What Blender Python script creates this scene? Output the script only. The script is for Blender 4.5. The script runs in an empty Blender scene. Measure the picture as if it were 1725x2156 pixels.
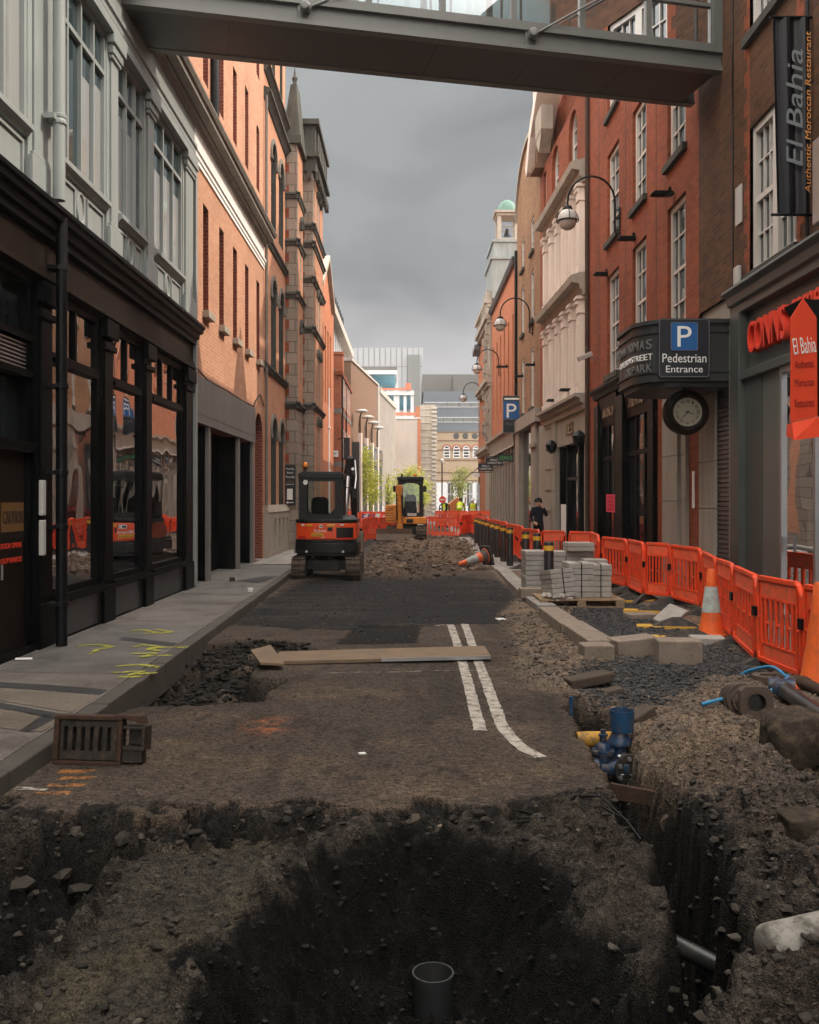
import bpy, bmesh, math, random
import numpy as np
from mathutils import Vector, Matrix
random.seed(7)
rng = np.random.default_rng(11)
S = bpy.context.scene
COL = S.collection
R = math.radians

# ------------------------------------------------------------------ camera, sky, sun, exposure
EYE = 1.75
F = 1950.0            # focal length in pixels of a 1725 x 2156 frame
cam = bpy.data.cameras.new('camera')
camo = bpy.data.objects.new('camera', cam); COL.objects.link(camo)
camo.location = (0, 0, EYE); camo.rotation_euler = (R(90), 0, 0)
cam.sensor_fit = 'HORIZONTAL'; cam.sensor_width = 24.0; cam.lens = 24.0 * F / 1725.0
cam.shift_y = -26.0 / 1725.0
cam.clip_start = 0.05; cam.clip_end = 2000
S.camera = camo
SUN = Vector((0.70, 0.10, 0.715)).normalized()      # direction towards the sun
SUN_EL = math.asin(SUN.z); SUN_AZ = math.atan2(SUN.x, SUN.y)
S.view_settings.view_transform = 'Standard'
S.view_settings.look = 'None'
S.view_settings.gamma = 1
S.view_settings.use_curve_mapping = False
S.view_settings.exposure = 0.9
S.cycles.use_denoising = True
S.cycles.max_bounces = 6; S.cycles.diffuse_bounces = 3; S.cycles.glossy_bounces = 3
S.cycles.transparent_max_bounces = 8
S.cycles.sample_clamp_indirect = 6

sun = bpy.data.lights.new('sun', 'SUN'); sun.energy = 2.1; sun.angle = R(0.5); sun.color = (1, .87, .72)
suno = bpy.data.objects.new('sun', sun); COL.objects.link(suno)
suno.rotation_euler = (-SUN).to_track_quat('-Z', 'Y').to_euler(); suno.location = (20, 5, 40)

W = bpy.data.worlds.new('World'); S.world = W; W.use_nodes = True
def N(nt, t, **kw):
    n = nt.nodes.new(t)
    for k, v in kw.items():
        if k in n.bl_rna.properties: setattr(n, k, v)
        else: n.inputs[k].default_value = v
    return n
def L(nt, a, b): nt.links.new(a, b)
def math_(nt, op, a, b=None, clamp=False):
    n = nt.nodes.new('ShaderNodeMath'); n.operation = op; n.use_clamp = clamp
    for i, v in enumerate((a, b)):
        if v is None: continue
        if isinstance(v, (int, float)): n.inputs[i].default_value = v
        else: L(nt, v, n.inputs[i])
    return n.outputs[0]
def mixc(nt, f, a, b, mode='MIX'):
    n = nt.nodes.new('ShaderNodeMix'); n.data_type = 'RGBA'; n.blend_type = mode; n.clamp_factor = True
    for k, v in ((0, f), (6, a), (7, b)):
        if isinstance(v, (int, float)): n.inputs[k].default_value = v
        elif isinstance(v, tuple): n.inputs[k].default_value = (*v, 1) if len(v) == 3 else v
        else: L(nt, v, n.inputs[k])
    return n.outputs[2]
def ramp(nt, v, stops, interp='EASE'):
    n = nt.nodes.new('ShaderNodeValToRGB'); cr = n.color_ramp; cr.interpolation = interp
    while len(cr.elements) < len(stops): cr.elements.new(.5)
    for e, (p, c) in zip(cr.elements, stops):
        e.position = p; e.color = (*c, 1) if isinstance(c, tuple) else (c, c, c, 1)
    L(nt, v, n.inputs[0]); return n.outputs[0]
def build_world():
    nt = W.node_tree; bg = nt.nodes['Background']
    sky = N(nt, 'ShaderNodeTexSky', sky_type='NISHITA', sun_disc=False)
    sky.sun_elevation = SUN_EL; sky.sun_rotation = SUN_AZ; sky.dust_density = 2.0
    tc = N(nt, 'ShaderNodeTexCoord'); sp = N(nt, 'ShaderNodeSeparateXYZ'); L(nt, tc.outputs['Generated'], sp.inputs[0])
    mp = N(nt, 'ShaderNodeMapping'); mp.inputs['Scale'].default_value = (1.0, 1.0, 2.2); L(nt, tc.outputs['Generated'], mp.inputs[0])
    n1 = N(nt, 'ShaderNodeTexNoise', Scale=3.1, Detail=4.0, Roughness=.48); L(nt, mp.outputs[0], n1.inputs[0])
    # the rain front ahead: pale near the horizon, slate grey above
    zf = math_(nt, 'ADD', sp.outputs[2], math_(nt, 'MULTIPLY', math_(nt, 'SUBTRACT', n1.outputs[0], .5), .34))
    front = ramp(nt, zf, [(0.0, (.34, .325, .337)), (.12, (.295, .286, .30)), (.20, (.238, .238, .247)), (.28, (.155, .164, .170)), (.40, (.168, .178, .179)), (.50, (.21, .218, .215)), (.7, (.45, .46, .45))])
    n2 = N(nt, 'ShaderNodeTexNoise', Scale=5.0, Detail=3.0, Roughness=.42, Distortion=.4); L(nt, mp.outputs[0], n2.inputs[0])
    tex = ramp(nt, n2.outputs[0], [(.34, .82), (.52, 1.0), (.68, 1.16)])
    front = mixc(nt, 1.0, front, tex, 'MULTIPLY')
    bright = ramp(nt, n1.outputs[0], [(.3, (1.75, 1.68, 1.60)), (.62, (2.4, 2.24, 2.06))])
    over = ramp(nt, sp.outputs[2], [(.0, .75), (.62, 1.0)])
    bright = mixc(nt, 1.0, bright, over, 'MULTIPLY')
    fy = ramp(nt, sp.outputs[1], [(.45, 0.0), (.80, 1.0)])
    fz = ramp(nt, sp.outputs[2], [(.42, 1.0), (.66, 0.0)])
    cl = mixc(nt, math_(nt, 'MULTIPLY', fy, fz), bright, front)
    cl10 = mixc(nt, 1.0, cl, (10, 10, 10), 'MULTIPLY')
    L(nt, mixc(nt, .975, sky.outputs[0], cl10), bg.inputs[0]); bg.inputs[1].default_value = .1
build_world()

# ------------------------------------------------------------------ materials
MATS = {}
def base(name):
    m = bpy.data.materials.new(name); m.use_nodes = True; MATS[name] = m
    nt = m.node_tree; b = nt.nodes['Principled BSDF']; return m, nt, b
def pos(nt): return N(nt, 'ShaderNodeNewGeometry').outputs['Position']
def mat(name, col, rough=.7, spec=.3, metal=0.0, var=.18, vs=1.3, bump=0.0, bs=60.0, fine=.12, streak=0.0, emit=None, dirt=0.0, dirt_col=(.10, .075, .055), ds=6.0):
    m, nt, b = base(name)
    p = pos(nt)
    n1 = N(nt, 'ShaderNodeTexNoise', Scale=vs, Detail=5.0, Roughness=.6); L(nt, p, n1.inputs[0])
    n2 = N(nt, 'ShaderNodeTexNoise', Scale=bs, Detail=3.0); L(nt, p, n2.inputs[0])
    f = math_(nt, 'ADD', math_(nt, 'MULTIPLY', math_(nt, 'SUBTRACT', n1.outputs[0], .5), var * 3.2),
              math_(nt, 'MULTIPLY', math_(nt, 'SUBTRACT', n2.outputs[0], .5), fine * 2))
    if streak:
        mp = N(nt, 'ShaderNodeMapping'); mp.inputs['Scale'].default_value = (6, 6, .35); L(nt, p, mp.inputs[0])
        n3 = N(nt, 'ShaderNodeTexNoise', Scale=1.0, Detail=4.0); L(nt, mp.outputs[0], n3.inputs[0])
        f = math_(nt, 'ADD', f, math_(nt, 'MULTIPLY', math_(nt, 'SUBTRACT', n3.outputs[0], .5), streak * 2.5))
    k = math_(nt, 'ADD', f, 1.0)
    c = mixc(nt, 1.0, col, k, 'MULTIPLY')
    if dirt:
        n4 = N(nt, 'ShaderNodeTexNoise', Scale=ds, Detail=6.0, Roughness=.7); L(nt, p, n4.inputs[0])
        c = mixc(nt, ramp(nt, n4.outputs[0], [(.44, 0.0), (.66, dirt)]), c, dirt_col)
    L(nt, c, b.inputs['Base Color'])
    rr = math_(nt, 'ADD', math_(nt, 'MULTIPLY', math_(nt, 'SUBTRACT', n1.outputs[0], .5), .25), rough, True)
    L(nt, rr, b.inputs['Roughness'])
    b.inputs['Specular IOR Level'].default_value = spec; b.inputs['Metallic'].default_value = metal
    if bump:
        bn = N(nt, 'ShaderNodeBump', Strength=min(1, bump), Distance=.01); L(nt, n2.outputs[0], bn.inputs['Height']); L(nt, bn.outputs[0], b.inputs['Normal'])
    if emit:
        b.inputs['Emission Color'].default_value = (*emit[0], 1); b.inputs['Emission Strength'].default_value = emit[1]
    return m
def brick(name, c1, c2, mortar, bw=.225, rh=.075, ms=.008, var=.25, vs=.5, rough=.85, bump=.5, off=.5, soot=.0):
    m, nt, b = base(name)
    p = pos(nt); sp = N(nt, 'ShaderNodeSeparateXYZ'); L(nt, p, sp.inputs[0])
    cb = N(nt, 'ShaderNodeCombineXYZ'); L(nt, math_(nt, 'ADD', sp.outputs[0], sp.outputs[1]), cb.inputs[0]); L(nt, sp.outputs[2], cb.inputs[1])
    t = N(nt, 'ShaderNodeTexBrick'); t.offset = off
    t.inputs['Color1'].default_value = (*c1, 1); t.inputs['Color2'].default_value = (*c2, 1); t.inputs['Mortar'].default_value = (*mortar, 1)
    for k, v in (('Scale', 1.0), ('Mortar Size', ms), ('Brick Width', bw), ('Row Height', rh), ('Bias', .0), ('Mortar Smooth', .2)): t.inputs[k].default_value = v
    L(nt, cb.outputs[0], t.inputs['Vector'])
    n1 = N(nt, 'ShaderNodeTexNoise', Scale=vs, Detail=6.0, Roughness=.62); L(nt, p, n1.inputs[0])
    n2 = N(nt, 'ShaderNodeTexNoise', Scale=22.0, Detail=3.0); L(nt, p, n2.inputs[0])
    k = math_(nt, 'ADD', math_(nt, 'MULTIPLY', math_(nt, 'SUBTRACT', n1.outputs[0], .5), var * 3), 1.0)
    k = math_(nt, 'ADD', k, math_(nt, 'MULTIPLY', math_(nt, 'SUBTRACT', n2.outputs[0], .5), .35))
    c = mixc(nt, 1.0, t.outputs[0], k, 'MULTIPLY')
    if soot:
        mp = N(nt, 'ShaderNodeMapping'); mp.inputs['Scale'].default_value = (1.6, 1.6, .22); L(nt, p, mp.inputs[0])
        n3 = N(nt, 'ShaderNodeTexNoise', Scale=1.0, Detail=5.0, Roughness=.65); L(nt, mp.outputs[0], n3.inputs[0])
        c = mixc(nt, ramp(nt, n3.outputs[0], [(.52, 0.0), (.8, soot)]), c, (.05, .04, .035))
    L(nt, c, b.inputs['Base Color']); b.inputs['Roughness'].default_value = rough; b.inputs['Specular IOR Level'].default_value = .2
    h = math_(nt, 'ADD', math_(nt, 'MULTIPLY', t.outputs[1], -1.0), math_(nt, 'MULTIPLY', n2.outputs[0], .6))
    bn = N(nt, 'ShaderNodeBump', Strength=bump, Distance=.012); L(nt, h, bn.inputs['Height']); L(nt, bn.outputs[0], b.inputs['Normal'])
    return m
def glossy_glass(name, col, rough=.02, spec=.8, wavy=.02):
    m, nt, b = base(name)
    b.inputs['Base Color'].default_value = (*col, 1); b.inputs['Roughness'].default_value = rough
    b.inputs['Specular IOR Level'].default_value = spec; b.inputs['IOR'].default_value = 1.6
    n1 = N(nt, 'ShaderNodeTexNoise', Scale=1.1, Detail=1.0); L(nt, pos(nt), n1.inputs[0])
    bn = N(nt, 'ShaderNodeBump', Strength=1.0, Distance=wavy); L(nt, n1.outputs[0], bn.inputs['Height']); L(nt, bn.outputs[0], b.inputs['Normal'])
    return m
def clear_glass(name, tint=(.8, .86, .86), refl=1.0, wavy=.012, coat=0.0):
    m, nt, b = base(name); nt.nodes.remove(b)
    out = nt.nodes['Material Output']
    tr = N(nt, 'ShaderNodeBsdfTransparent'); tr.inputs[0].default_value = (*tint, 1)
    gl = N(nt, 'ShaderNodeBsdfGlossy', Roughness=.01); gl.inputs[0].default_value = (.95, .97, 1, 1)
    fr = N(nt, 'ShaderNodeFresnel', IOR=1.75)
    n1 = N(nt, 'ShaderNodeTexNoise', Scale=1.0, Detail=1.0); L(nt, pos(nt), n1.inputs[0])
    bn = N(nt, 'ShaderNodeBump', Strength=1.0, Distance=wavy); L(nt, n1.outputs[0], bn.inputs['Height'])
    L(nt, bn.outputs[0], gl.inputs['Normal']); L(nt, bn.outputs[0], fr.inputs['Normal'])
    mx = N(nt, 'ShaderNodeMixShader'); L(nt, math_(nt, 'ADD', math_(nt, 'MULTIPLY', fr.outputs[0], refl), coat, True), mx.inputs[0])
    L(nt, tr.outputs[0], mx.inputs[1]); L(nt, gl.outputs[0], mx.inputs[2]); L(nt, mx.outputs[0], out.inputs[0])
    return m
M = {}
def mk(k, *a, **kw): M[k] = mat(k, *a, **kw)
mk('white_paint', (.28, .305, .30), .45, .4, var=.10, streak=.12, fine=.05)
mk('frieze_sunlit', (.84, .83, .80), .5, .4, var=.08, streak=.12, fine=.05)  # whiter than the other paint: sunlight on the far frieze put into the colour
mk('cream_paint', (.60, .55, .50), .5, .4, var=.08, streak=.10, fine=.05)
mk('pink_stucco', (.68, .59, .52), .6, .3, var=.10, streak=.14)
mk('black_paint', (.004, .0045, .005), .38, .035, var=.3, streak=.3)
mk('dark_timber', (.012, .0085, .0065), .42, .07, var=.35, streak=.4)
mk('black_metal', (.005, .006, .007), .45, .2, var=.3)
mk('iron_grey', (.030, .033, .036), .45, .5, var=.25, streak=.2)
mk('granite_base', (0.0182, 0.0196, 0.021), .35, .5, var=.2, bump=.1, bs=120)
mk('dark_granite', (0.184, 0.1725, 0.161), .6, .35, var=.18, streak=.22, bump=.2, bs=90)
mk('limestone', (0.34, 0.2975, 0.2465), .8, .25, var=.2, streak=.25, bump=.3, bs=35)
mk('grey_stone', (0.176, 0.16, 0.14), .85, .2, var=.3, streak=.3, bump=.5, bs=18)
mk('sooty_stone', (0.07, 0.0686, 0.0595), .9, .2, var=.4, streak=.3, bump=.6, bs=14)
mk('shop_stone', (0.288, 0.256, 0.216), .75, .25, var=.15, streak=.2, bump=.2, bs=30)
mk('lead_roof', (0.208, 0.232, 0.224), .55, .4, var=.25, streak=.35)
mk('slate_roof', (.13, .14, .15), .7, .3, var=.3, bump=.3, bs=20)
mk('copper_green', (.10, .19, .155), .6, .3, var=.25, streak=.3)
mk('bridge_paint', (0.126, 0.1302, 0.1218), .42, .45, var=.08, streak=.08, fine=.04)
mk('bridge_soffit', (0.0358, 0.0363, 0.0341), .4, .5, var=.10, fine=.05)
mk('steel', (.45, .46, .47), .35, .5, metal=.8, var=.15)
mk('dark_room', (.012, .012, .012), .9, .1, var=.2)
mk('grey_room', (.10, .10, .10), .9, .1, var=.2)
mk('grey_cladding', (0.069, 0.078, 0.072), .4, .4, var=.12, streak=.1, dirt=.3, ds=1.5, dirt_col=(.045, .045, .042))
mk('grey_green_panel', (0.1105, 0.117, 0.1073), .35, .5, var=.12, streak=.15)
mk('plaster', (0.4752, 0.4032, 0.36), .85, .2, var=.13, vs=.35, streak=.12)
mk('concrete_pale', (0.416, 0.376, 0.336), .8, .2, var=.15, streak=.22)
mk('far_brown', (0.192, 0.12, 0.084), .9, .1, var=.12, bump=.1)
mk('cladding_pale', (0.31, 0.3224, 0.3472), .4, .4, var=.06, vs=.2)
mk('cladding_grey', (0.1364, 0.1426, 0.1426), .5, .4, var=.08, vs=.2)
mk('roof_grey', (0.1054, 0.1023, 0.0992), .7, .3, var=.15, vs=.3)
mk('blue_sheet', (.06, .26, .36), .5, .4, var=.35, vs=.8)
mk('blue_grey', (0.09, 0.108, 0.132), .5, .4, var=.10, vs=.3)
mk('white_steel', (0.576, 0.584, 0.592), .5, .4, var=.06)
mk('beige_brick', (0.345, 0.255, 0.1725), .85, .2, var=.12, vs=.6, bump=.2, bs=12)
mk('orange_net', (.62, .17, .09), .6, .3, var=.2)
mk('barrier_orange', (.92, .075, .018), .48, .4, var=.16, vs=5, fine=.1, bs=25, dirt=.6, dirt_col=(.42, .10, .05), ds=6)
mk('barrier_pale', (.92, .13, .055), .6, .35, var=.22, vs=6, fine=.15, dirt=.55, dirt_col=(.50, .16, .09), ds=9)
mk('rubber', (.030, .030, .030), .75, .3, var=.35, vs=6, bump=.3, bs=50, dirt=.7, ds=9)
mk('yellow_plastic', (.62, .36, .05), .55, .4, var=.2, vs=4)
mk('cone_orange', (0.792, 0.135, 0.027), .5, .4, var=.15, vs=6, dirt=.4, dirt_col=(.35, .10, .05), ds=8)
mk('cone_white', (.34, .385, .36), .5, .4, var=.2, vs=7, dirt=.7, ds=10, dirt_col=(.22, .19, .16))
mk('cone_dirty', (.10, .085, .075), .8, .3, var=.3, vs=8)
mk('bollard_black', (.015, .015, .016), .45, .5, var=.2, dirt=.3, ds=8)
mk('bollard_yellow', (.75, .42, .04), .45, .4, var=.15)
mk('cornice_grey', (.20, .18, .155), .8, .25, var=.25, streak=.3)
mk('kerb_old', (.085, .075, .065), .75, .3, var=.3, vs=2.5, bump=.4, bs=70, dirt=.6, ds=5, dirt_col=(.06, .05, .042))
mk('kerb_stone', (0.25, 0.205, 0.165), .8, .25, var=.2, vs=3, bump=.5, bs=45, dirt=.6, ds=7, dirt_col=(.16, .12, .09))
mk('old_slab', (.085, .066, .052), .85, .2, var=.3, vs=5, bump=.5, bs=45)
mk('lump_stone', (.040, .031, .024), .9, .2, var=.5, vs=7, bump=.9, bs=30, dirt=.8, ds=12, dirt_col=(.11, .08, .055))
mk('block_grey', (.37, .35, .32), .85, .25, var=.15, vs=3, bump=.5, bs=60, dirt=.3, ds=5, dirt_col=(.18, .15, .12))
mk('pallet_wood', (.34, .24, .15), .8, .2, var=.3, vs=5, bump=.3, bs=40, dirt=.4, ds=6)
mk('plank_wood', (.20, .14, .092), .8, .25, var=.22, vs=4, bump=.3, bs=30, dirt=.5, ds=5, dirt_col=(.13, .10, .075))
mk('timber', (.45, .30, .16), .75, .2, var=.25, vs=5)
mk('cast_iron', (0.0224, 0.0196, 0.0168), .65, .45, var=.4, vs=9, bump=.6, bs=45, dirt=.8, ds=22, dirt_col=(.075, .05, .03))
mk('rust', (.062, .034, .022), .85, .3, var=.45, vs=9, bump=.6, bs=40, dirt=.7, ds=25, dirt_col=(.03, .025, .02))
mk('blue_pipe', (.008, .062, .15), .42, .45, var=.2, vs=6, dirt=.75, ds=14)
mk('blue_hose', (.02, .24, .47), .4, .45, var=.1, vs=6, dirt=.5, ds=10)
mk('blue_iron', (.006, .032, .085), .45, .5, var=.25, vs=9, dirt=.9, ds=16)
mk('yellow_wrap', (.50, .26, .035), .6, .3, var=.3, vs=9, dirt=.8, ds=16)
mk('old_pipe', (.10, .076, .06), .8, .25, var=.3, vs=7, bump=.5, bs=50)
mk('clay_pipe', (.30, .285, .255), .75, .25, var=.25, vs=6, bump=.4, bs=50, dirt=.8, ds=9, dirt_col=(.05, .04, .03))
mk('terracotta', (.35, .10, .04), .8, .2, var=.3, vs=6)
mk('pvc_grey', (0.033, 0.039, 0.0408), .55, .4, var=.25, vs=7, streak=.3, dirt=.7, ds=18, dirt_col=(.04, .032, .026))
mk('pvc_black', (.020, .022, .024), .35, .5, var=.3, vs=6, dirt=.5, ds=12, dirt_col=(.07, .055, .042))
mk('dig_orange', (.90, .085, .012), .38, .5, var=.10, vs=4, fine=.05, dirt=.35, ds=5)
mk('dig_yellow', (.86, .29, .02), .4, .5, var=.15, vs=4, dirt=.4, ds=5)
mk('dig_arm', (.55, .20, .03), .5, .45, var=.4, vs=6)
mk('dig_black', (.009, .010, .011), .42, .3, var=.3, vs=4, dirt=.35, ds=4, dirt_col=(.05, .04, .03))
mk('track_rubber', (0.075, 0.06, 0.048), .9, .2, var=.45, vs=7, bump=.6, bs=40, dirt=.9, ds=9, dirt_col=(.14, .105, .078))
mk('bucket_steel', (.15, .11, .08), .6, .4, var=.35, vs=5, bump=.3)
mk('tail_red', (.55, .03, .02), .25, .6, var=.15)
mk('beacon', (.85, .26, .02), .25, .6, var=.05)
mk('lamp_glass', (.55, .50, .44), .25, .5, var=.08)
mk('lamp_shell', (0.45, 0.432, 0.405), .35, .5, var=.1)
mk('van_white', (.62, .61, .62), .35, .5, var=.06)
mk('skip_orange', (.62, .24, .08), .6, .3, var=.3, vs=2)
mk('hi_vis', (.66, .82, .05), .7, .2, var=.15, vs=5)
mk('helmet', (.82, .82, .80), .4, .5, var=.05)
mk('skin', (.50, .27, .18), .6, .3, var=.1)
mk('navy_cloth', (.014, .017, .026), .85, .1, var=.3, vs=6)
mk('black_cloth', (.012, .012, .013), .9, .1, var=.3, vs=6)
mk('grey_cloth', (.09, .09, .10), .9, .1, var=.3, vs=6)
mk('hair_dark', (.012, .009, .008), .7, .3, var=.3)
mk('sign_blue', (.012, .10, .30), .4, .4, var=.06)
mk('sign_black', (.010, .012, .018), .45, .4, var=.15)
mk('sign_white', (.78, .78, .75), .5, .4, var=.06)
mk('sign_drum', (0.024, 0.027, 0.0288), .45, .45, var=.12, streak=.1)
mk('letter_grey', (.16, .16, .155), .4, .5, var=.15)
mk('letter_gold', (.22, .15, .08), .4, .5, metal=.3, var=.2)
mk('letter_red', (.80, .06, .03), .4, .4, var=.1)
mk('letter_amber', (.62, .27, .08), .5, .4, var=.1)
mk('letter_green', (.10, .42, .12), .5, .4, var=.1)
mk('banner_black', (0.006, 0.0066, 0.0096), .5, .35, var=.2)
mk('banner_grey', (0.165, 0.1815, 0.1925), .6, .3, var=.1)
mk('banner_orange', (.74, .06, .018), .6, .3, var=.14, vs=3)
mk('banner_dark_text', (.22, .015, .01), .6, .3, var=.1)
mk('dial', (.27, .24, .18), .6, .3, var=.1)
mk('poster_pink', (.75, .05, .12), .6, .3, var=.08)
mk('poster_cream', (.50, .45, .38), .6, .3, var=.08)
mk('poster_teal', (.05, .19, .27), .5, .3, var=.3, vs=2)
mk('poster_dark', (.025, .022, .022), .5, .3, var=.2)
mk('poster_brown', (.20, .075, .045), .5, .3, var=.3, vs=2)
mk('caution_amber', (.16, .08, .025), .6, .3, var=.15)
mk('paper', (.72, .71, .68), .7, .2, var=.06)
mk('road_paint', (0.441, 0.399, 0.3518), .8, .2, var=.3, vs=8, fine=.3, bs=60, dirt=.9, ds=11, dirt_col=(.10, .08, .063))
mk('yellow_spray', (.36, .35, .06), .8, .2, var=.3, vs=8)
mk('trunk_bark', (.09, .065, .05), .9, .1, var=.3, vs=8)
mk('meter_box', (.5, .5, .48), .5, .4, var=.1)
M['brick_left'] = brick('brick_left', (.52, .26, .155), (.45, .20, .115), (.50, .36, .27), ms=.008, var=.2, vs=.6, bump=.35)
M['brick_left_shaded'] = brick('brick_left_shaded', (0.24, 0.056, 0.036), (0.192, 0.044, 0.028), (0.24, 0.16, 0.12), var=.15)  # darker twin of the left brick, with the reveals' shade in its colour
M['brick_church'] = brick('brick_church', (0.5225, 0.247, 0.1425), (0.4465, 0.19, 0.1045), (0.456, 0.3135, 0.228), ms=.007, var=.15, vs=.5, bump=.35, soot=.25)
M['brick_right'] = brick('brick_right', (0.2738, 0.0651, 0.0266), (0.1924, 0.0414, 0.0192), (0.1776, 0.0888, 0.0518), var=.34, vs=.7, soot=.5)
M['brick_brown'] = brick('brick_brown', (0.1188, 0.0506, 0.0242), (0.066, 0.0286, 0.0158), (0.088, 0.0616, 0.0396), var=.4, vs=.9, soot=.55)
M['brick_tan'] = brick('brick_tan', (0.285, 0.1575, 0.0825), (0.2025, 0.105, 0.0562), (0.24, 0.165, 0.105), var=.35, vs=.8, soot=.4)
M['brick_orange'] = brick('brick_orange', (0.4675, 0.17, 0.085), (0.3995, 0.1318, 0.0638), (0.357, 0.187, 0.1105), var=.15, vs=.5)
M['brick_far'] = brick('brick_far', (0.36, 0.104, 0.052), (0.288, 0.076, 0.04), (0.32, 0.176, 0.112), var=.18, vs=.5)
M['ashlar'] = brick('ashlar', (0.288, 0.2376, 0.1944), (0.2448, 0.1944, 0.1584), (0.1008, 0.0792, 0.0648), bw=.55, rh=.36, ms=.012, var=.25, vs=.8, bump=.6, soot=.3)
M['glass_dark'] = glossy_glass('glass_dark', (.012, .016, .018), wavy=.006)
M['mirror_glass'] = clear_glass('mirror_glass', (.25, .27, .27), 1.6, .006, .22)
M['glass_teal'] = glossy_glass('glass_teal', (.030, .050, .055), wavy=.004)
M['glass_far'] = glossy_glass('glass_far', (.05, .06, .065), wavy=.002)
M['blind_glass'] = glossy_glass('blind_glass', (.30, .31, .31), wavy=.004)
M['shop_glass'] = clear_glass('shop_glass', (.55, .58, .58), 2.0, .016, .24)
M['cab_glass'] = clear_glass('cab_glass', (.80, .88, .86), .45, 0.0)
M['bridge_glass'] = clear_glass('bridge_glass', (.62, .72, .73), 1.0, .002)

# ------------------------------------------------------------------ mesh helpers
class MB:
    def __init__(s): s.v = []; s.f = []; s.mi = []; s.cur = 0
    def quad(s, *p):
        i = len(s.v); s.v += [tuple(q) for q in p]; s.f.append(tuple(range(i, i + len(p)))); s.mi.append(s.cur); return s
    def hexa(s, c):
        i = len(s.v); s.v += [tuple(q) for q in c]
        for f in ((0, 1, 2, 3), (7, 6, 5, 4), (0, 4, 5, 1), (1, 5, 6, 2), (2, 6, 7, 3), (3, 7, 4, 0)):
            s.f.append(tuple(i + k for k in f)); s.mi.append(s.cur)
        return s
    def box(s, x0, y0, z0, x1, y1, z1):
        return s.hexa([(x0, y0, z0), (x1, y0, z0), (x1, y1, z0), (x0, y1, z0), (x0, y0, z1), (x1, y0, z1), (x1, y1, z1), (x0, y1, z1)])
    def obox(s, c, size, rot=(0, 0, 0)):
        from mathutils import Euler
        m = Euler(rot).to_matrix(); c = Vector(c); h = [k / 2 for k in size]
        return s.hexa([c + m @ Vector((a * h[0], b * h[1], z * h[2])) for z in (-1, 1) for a, b in ((-1, -1), (1, -1), (1, 1), (-1, 1))])
    def pbox(s, P, u0, u1, z0, z1, d0, d1):
        return s.hexa([P(u0, z0, d0), P(u1, z0, d0), P(u1, z0, d1), P(u0, z0, d1), P(u0, z1, d0), P(u1, z1, d0), P(u1, z1, d1), P(u0, z1, d1)])
    def prism(s, pts, axis, a0, a1):
        n = len(pts); i = len(s.v)
        put = {'x': lambda p, a: (a, p[0], p[1]), 'y': lambda p, a: (p[0], a, p[1]), 'z': lambda p, a: (p[0], p[1], a)}[axis]
        s.v += [put(p, a0) for p in pts] + [put(p, a1) for p in pts]
        s.f.append(tuple(i + k for k in range(n))); s.f.append(tuple(i + n + k for k in reversed(range(n)))); s.mi += [s.cur] * 2
        for k in range(n):
            s.f.append((i + k, i + n + k, i + n + (k + 1) % n, i + (k + 1) % n)); s.mi.append(s.cur)
        return s
    def pprism(s, P, pts, d0, d1):     # polygon (u,z) extruded in wall depth
        n = len(pts); i = len(s.v)
        s.v += [P(p[0], p[1], d0) for p in pts] + [P(p[0], p[1], d1) for p in pts]
        s.f.append(tuple(i + k for k in range(n))); s.f.append(tuple(i + n + k for k in reversed(range(n)))); s.mi += [s.cur] * 2
        for k in range(n):
            s.f.append((i + k, i + n + k, i + n + (k + 1) % n, i + (k + 1) % n)); s.mi.append(s.cur)
        return s
    def profile(s, P, prof, u0, u1):   # (d,z) profile run along u
        n = len(prof); i = len(s.v)
        s.v += [P(u0, z, d) for d, z in prof] + [P(u1, z, d) for d, z in prof]
        s.f.append(tuple(i + k for k in range(n))); s.f.append(tuple(i + n + k for k in reversed(range(n)))); s.mi += [s.cur] * 2
        for k in range(n):
            s.f.append((i + k, i + n + k, i + n + (k + 1) % n, i + (k + 1) % n)); s.mi.append(s.cur)
        return s
    def tube(s, path, r, n=8, cap=True):
        path = [Vector(p) for p in path]; rs = r if isinstance(r, (list, tuple)) else [r] * len(path)
        i0 = len(s.v); up = None
        for k, p in enumerate(path):
            t = (path[min(k + 1, len(path) - 1)] - path[max(k - 1, 0)]).normalized()
            if up is None: up = Vector((0, 0, 1)) if abs(t.z) < .9 else Vector((1, 0, 0))
            a = t.cross(up).normalized(); up = a.cross(t).normalized()
            for j in range(n):
                w = 2 * math.pi * j / n; s.v.append(tuple(p + rs[k] * (math.cos(w) * a + math.sin(w) * up)))
        for k in range(len(path) - 1):
            for j in range(n):
                a, b = i0 + k * n + j, i0 + k * n + (j + 1) % n
                s.f.append((a, b, b + n, a + n)); s.mi.append(s.cur)
        if cap:
            s.f.append(tuple(i0 + j for j in reversed(range(n)))); s.f.append(tuple(i0 + (len(path) - 1) * n + j for j in range(n))); s.mi += [s.cur] * 2
        return s
    def lathe(s, prof, c=(0, 0, 0), n=16, axis='z', cap=True):  # prof (r, h)
        i0 = len(s.v); c = Vector(c)
        for r, h in prof:
            for j in range(n):
                w = 2 * math.pi * j / n; a, b = r * math.cos(w), r * math.sin(w)
                s.v.append(tuple(c + Vector({'z': (a, b, h), 'y': (a, h, b), 'x': (h, a, b)}[axis])))
        for k in range(len(prof) - 1):
            for j in range(n):
                a, b = i0 + k * n + j, i0 + k * n + (j + 1) % n
                s.f.append((a, b, b + n, a + n)); s.mi.append(s.cur)
        if cap:
            s.f.append(tuple(i0 + j for j in reversed(range(n)))); s.f.append(tuple(i0 + (len(prof) - 1) * n + j for j in range(n))); s.mi += [s.cur] * 2
        return s
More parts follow.
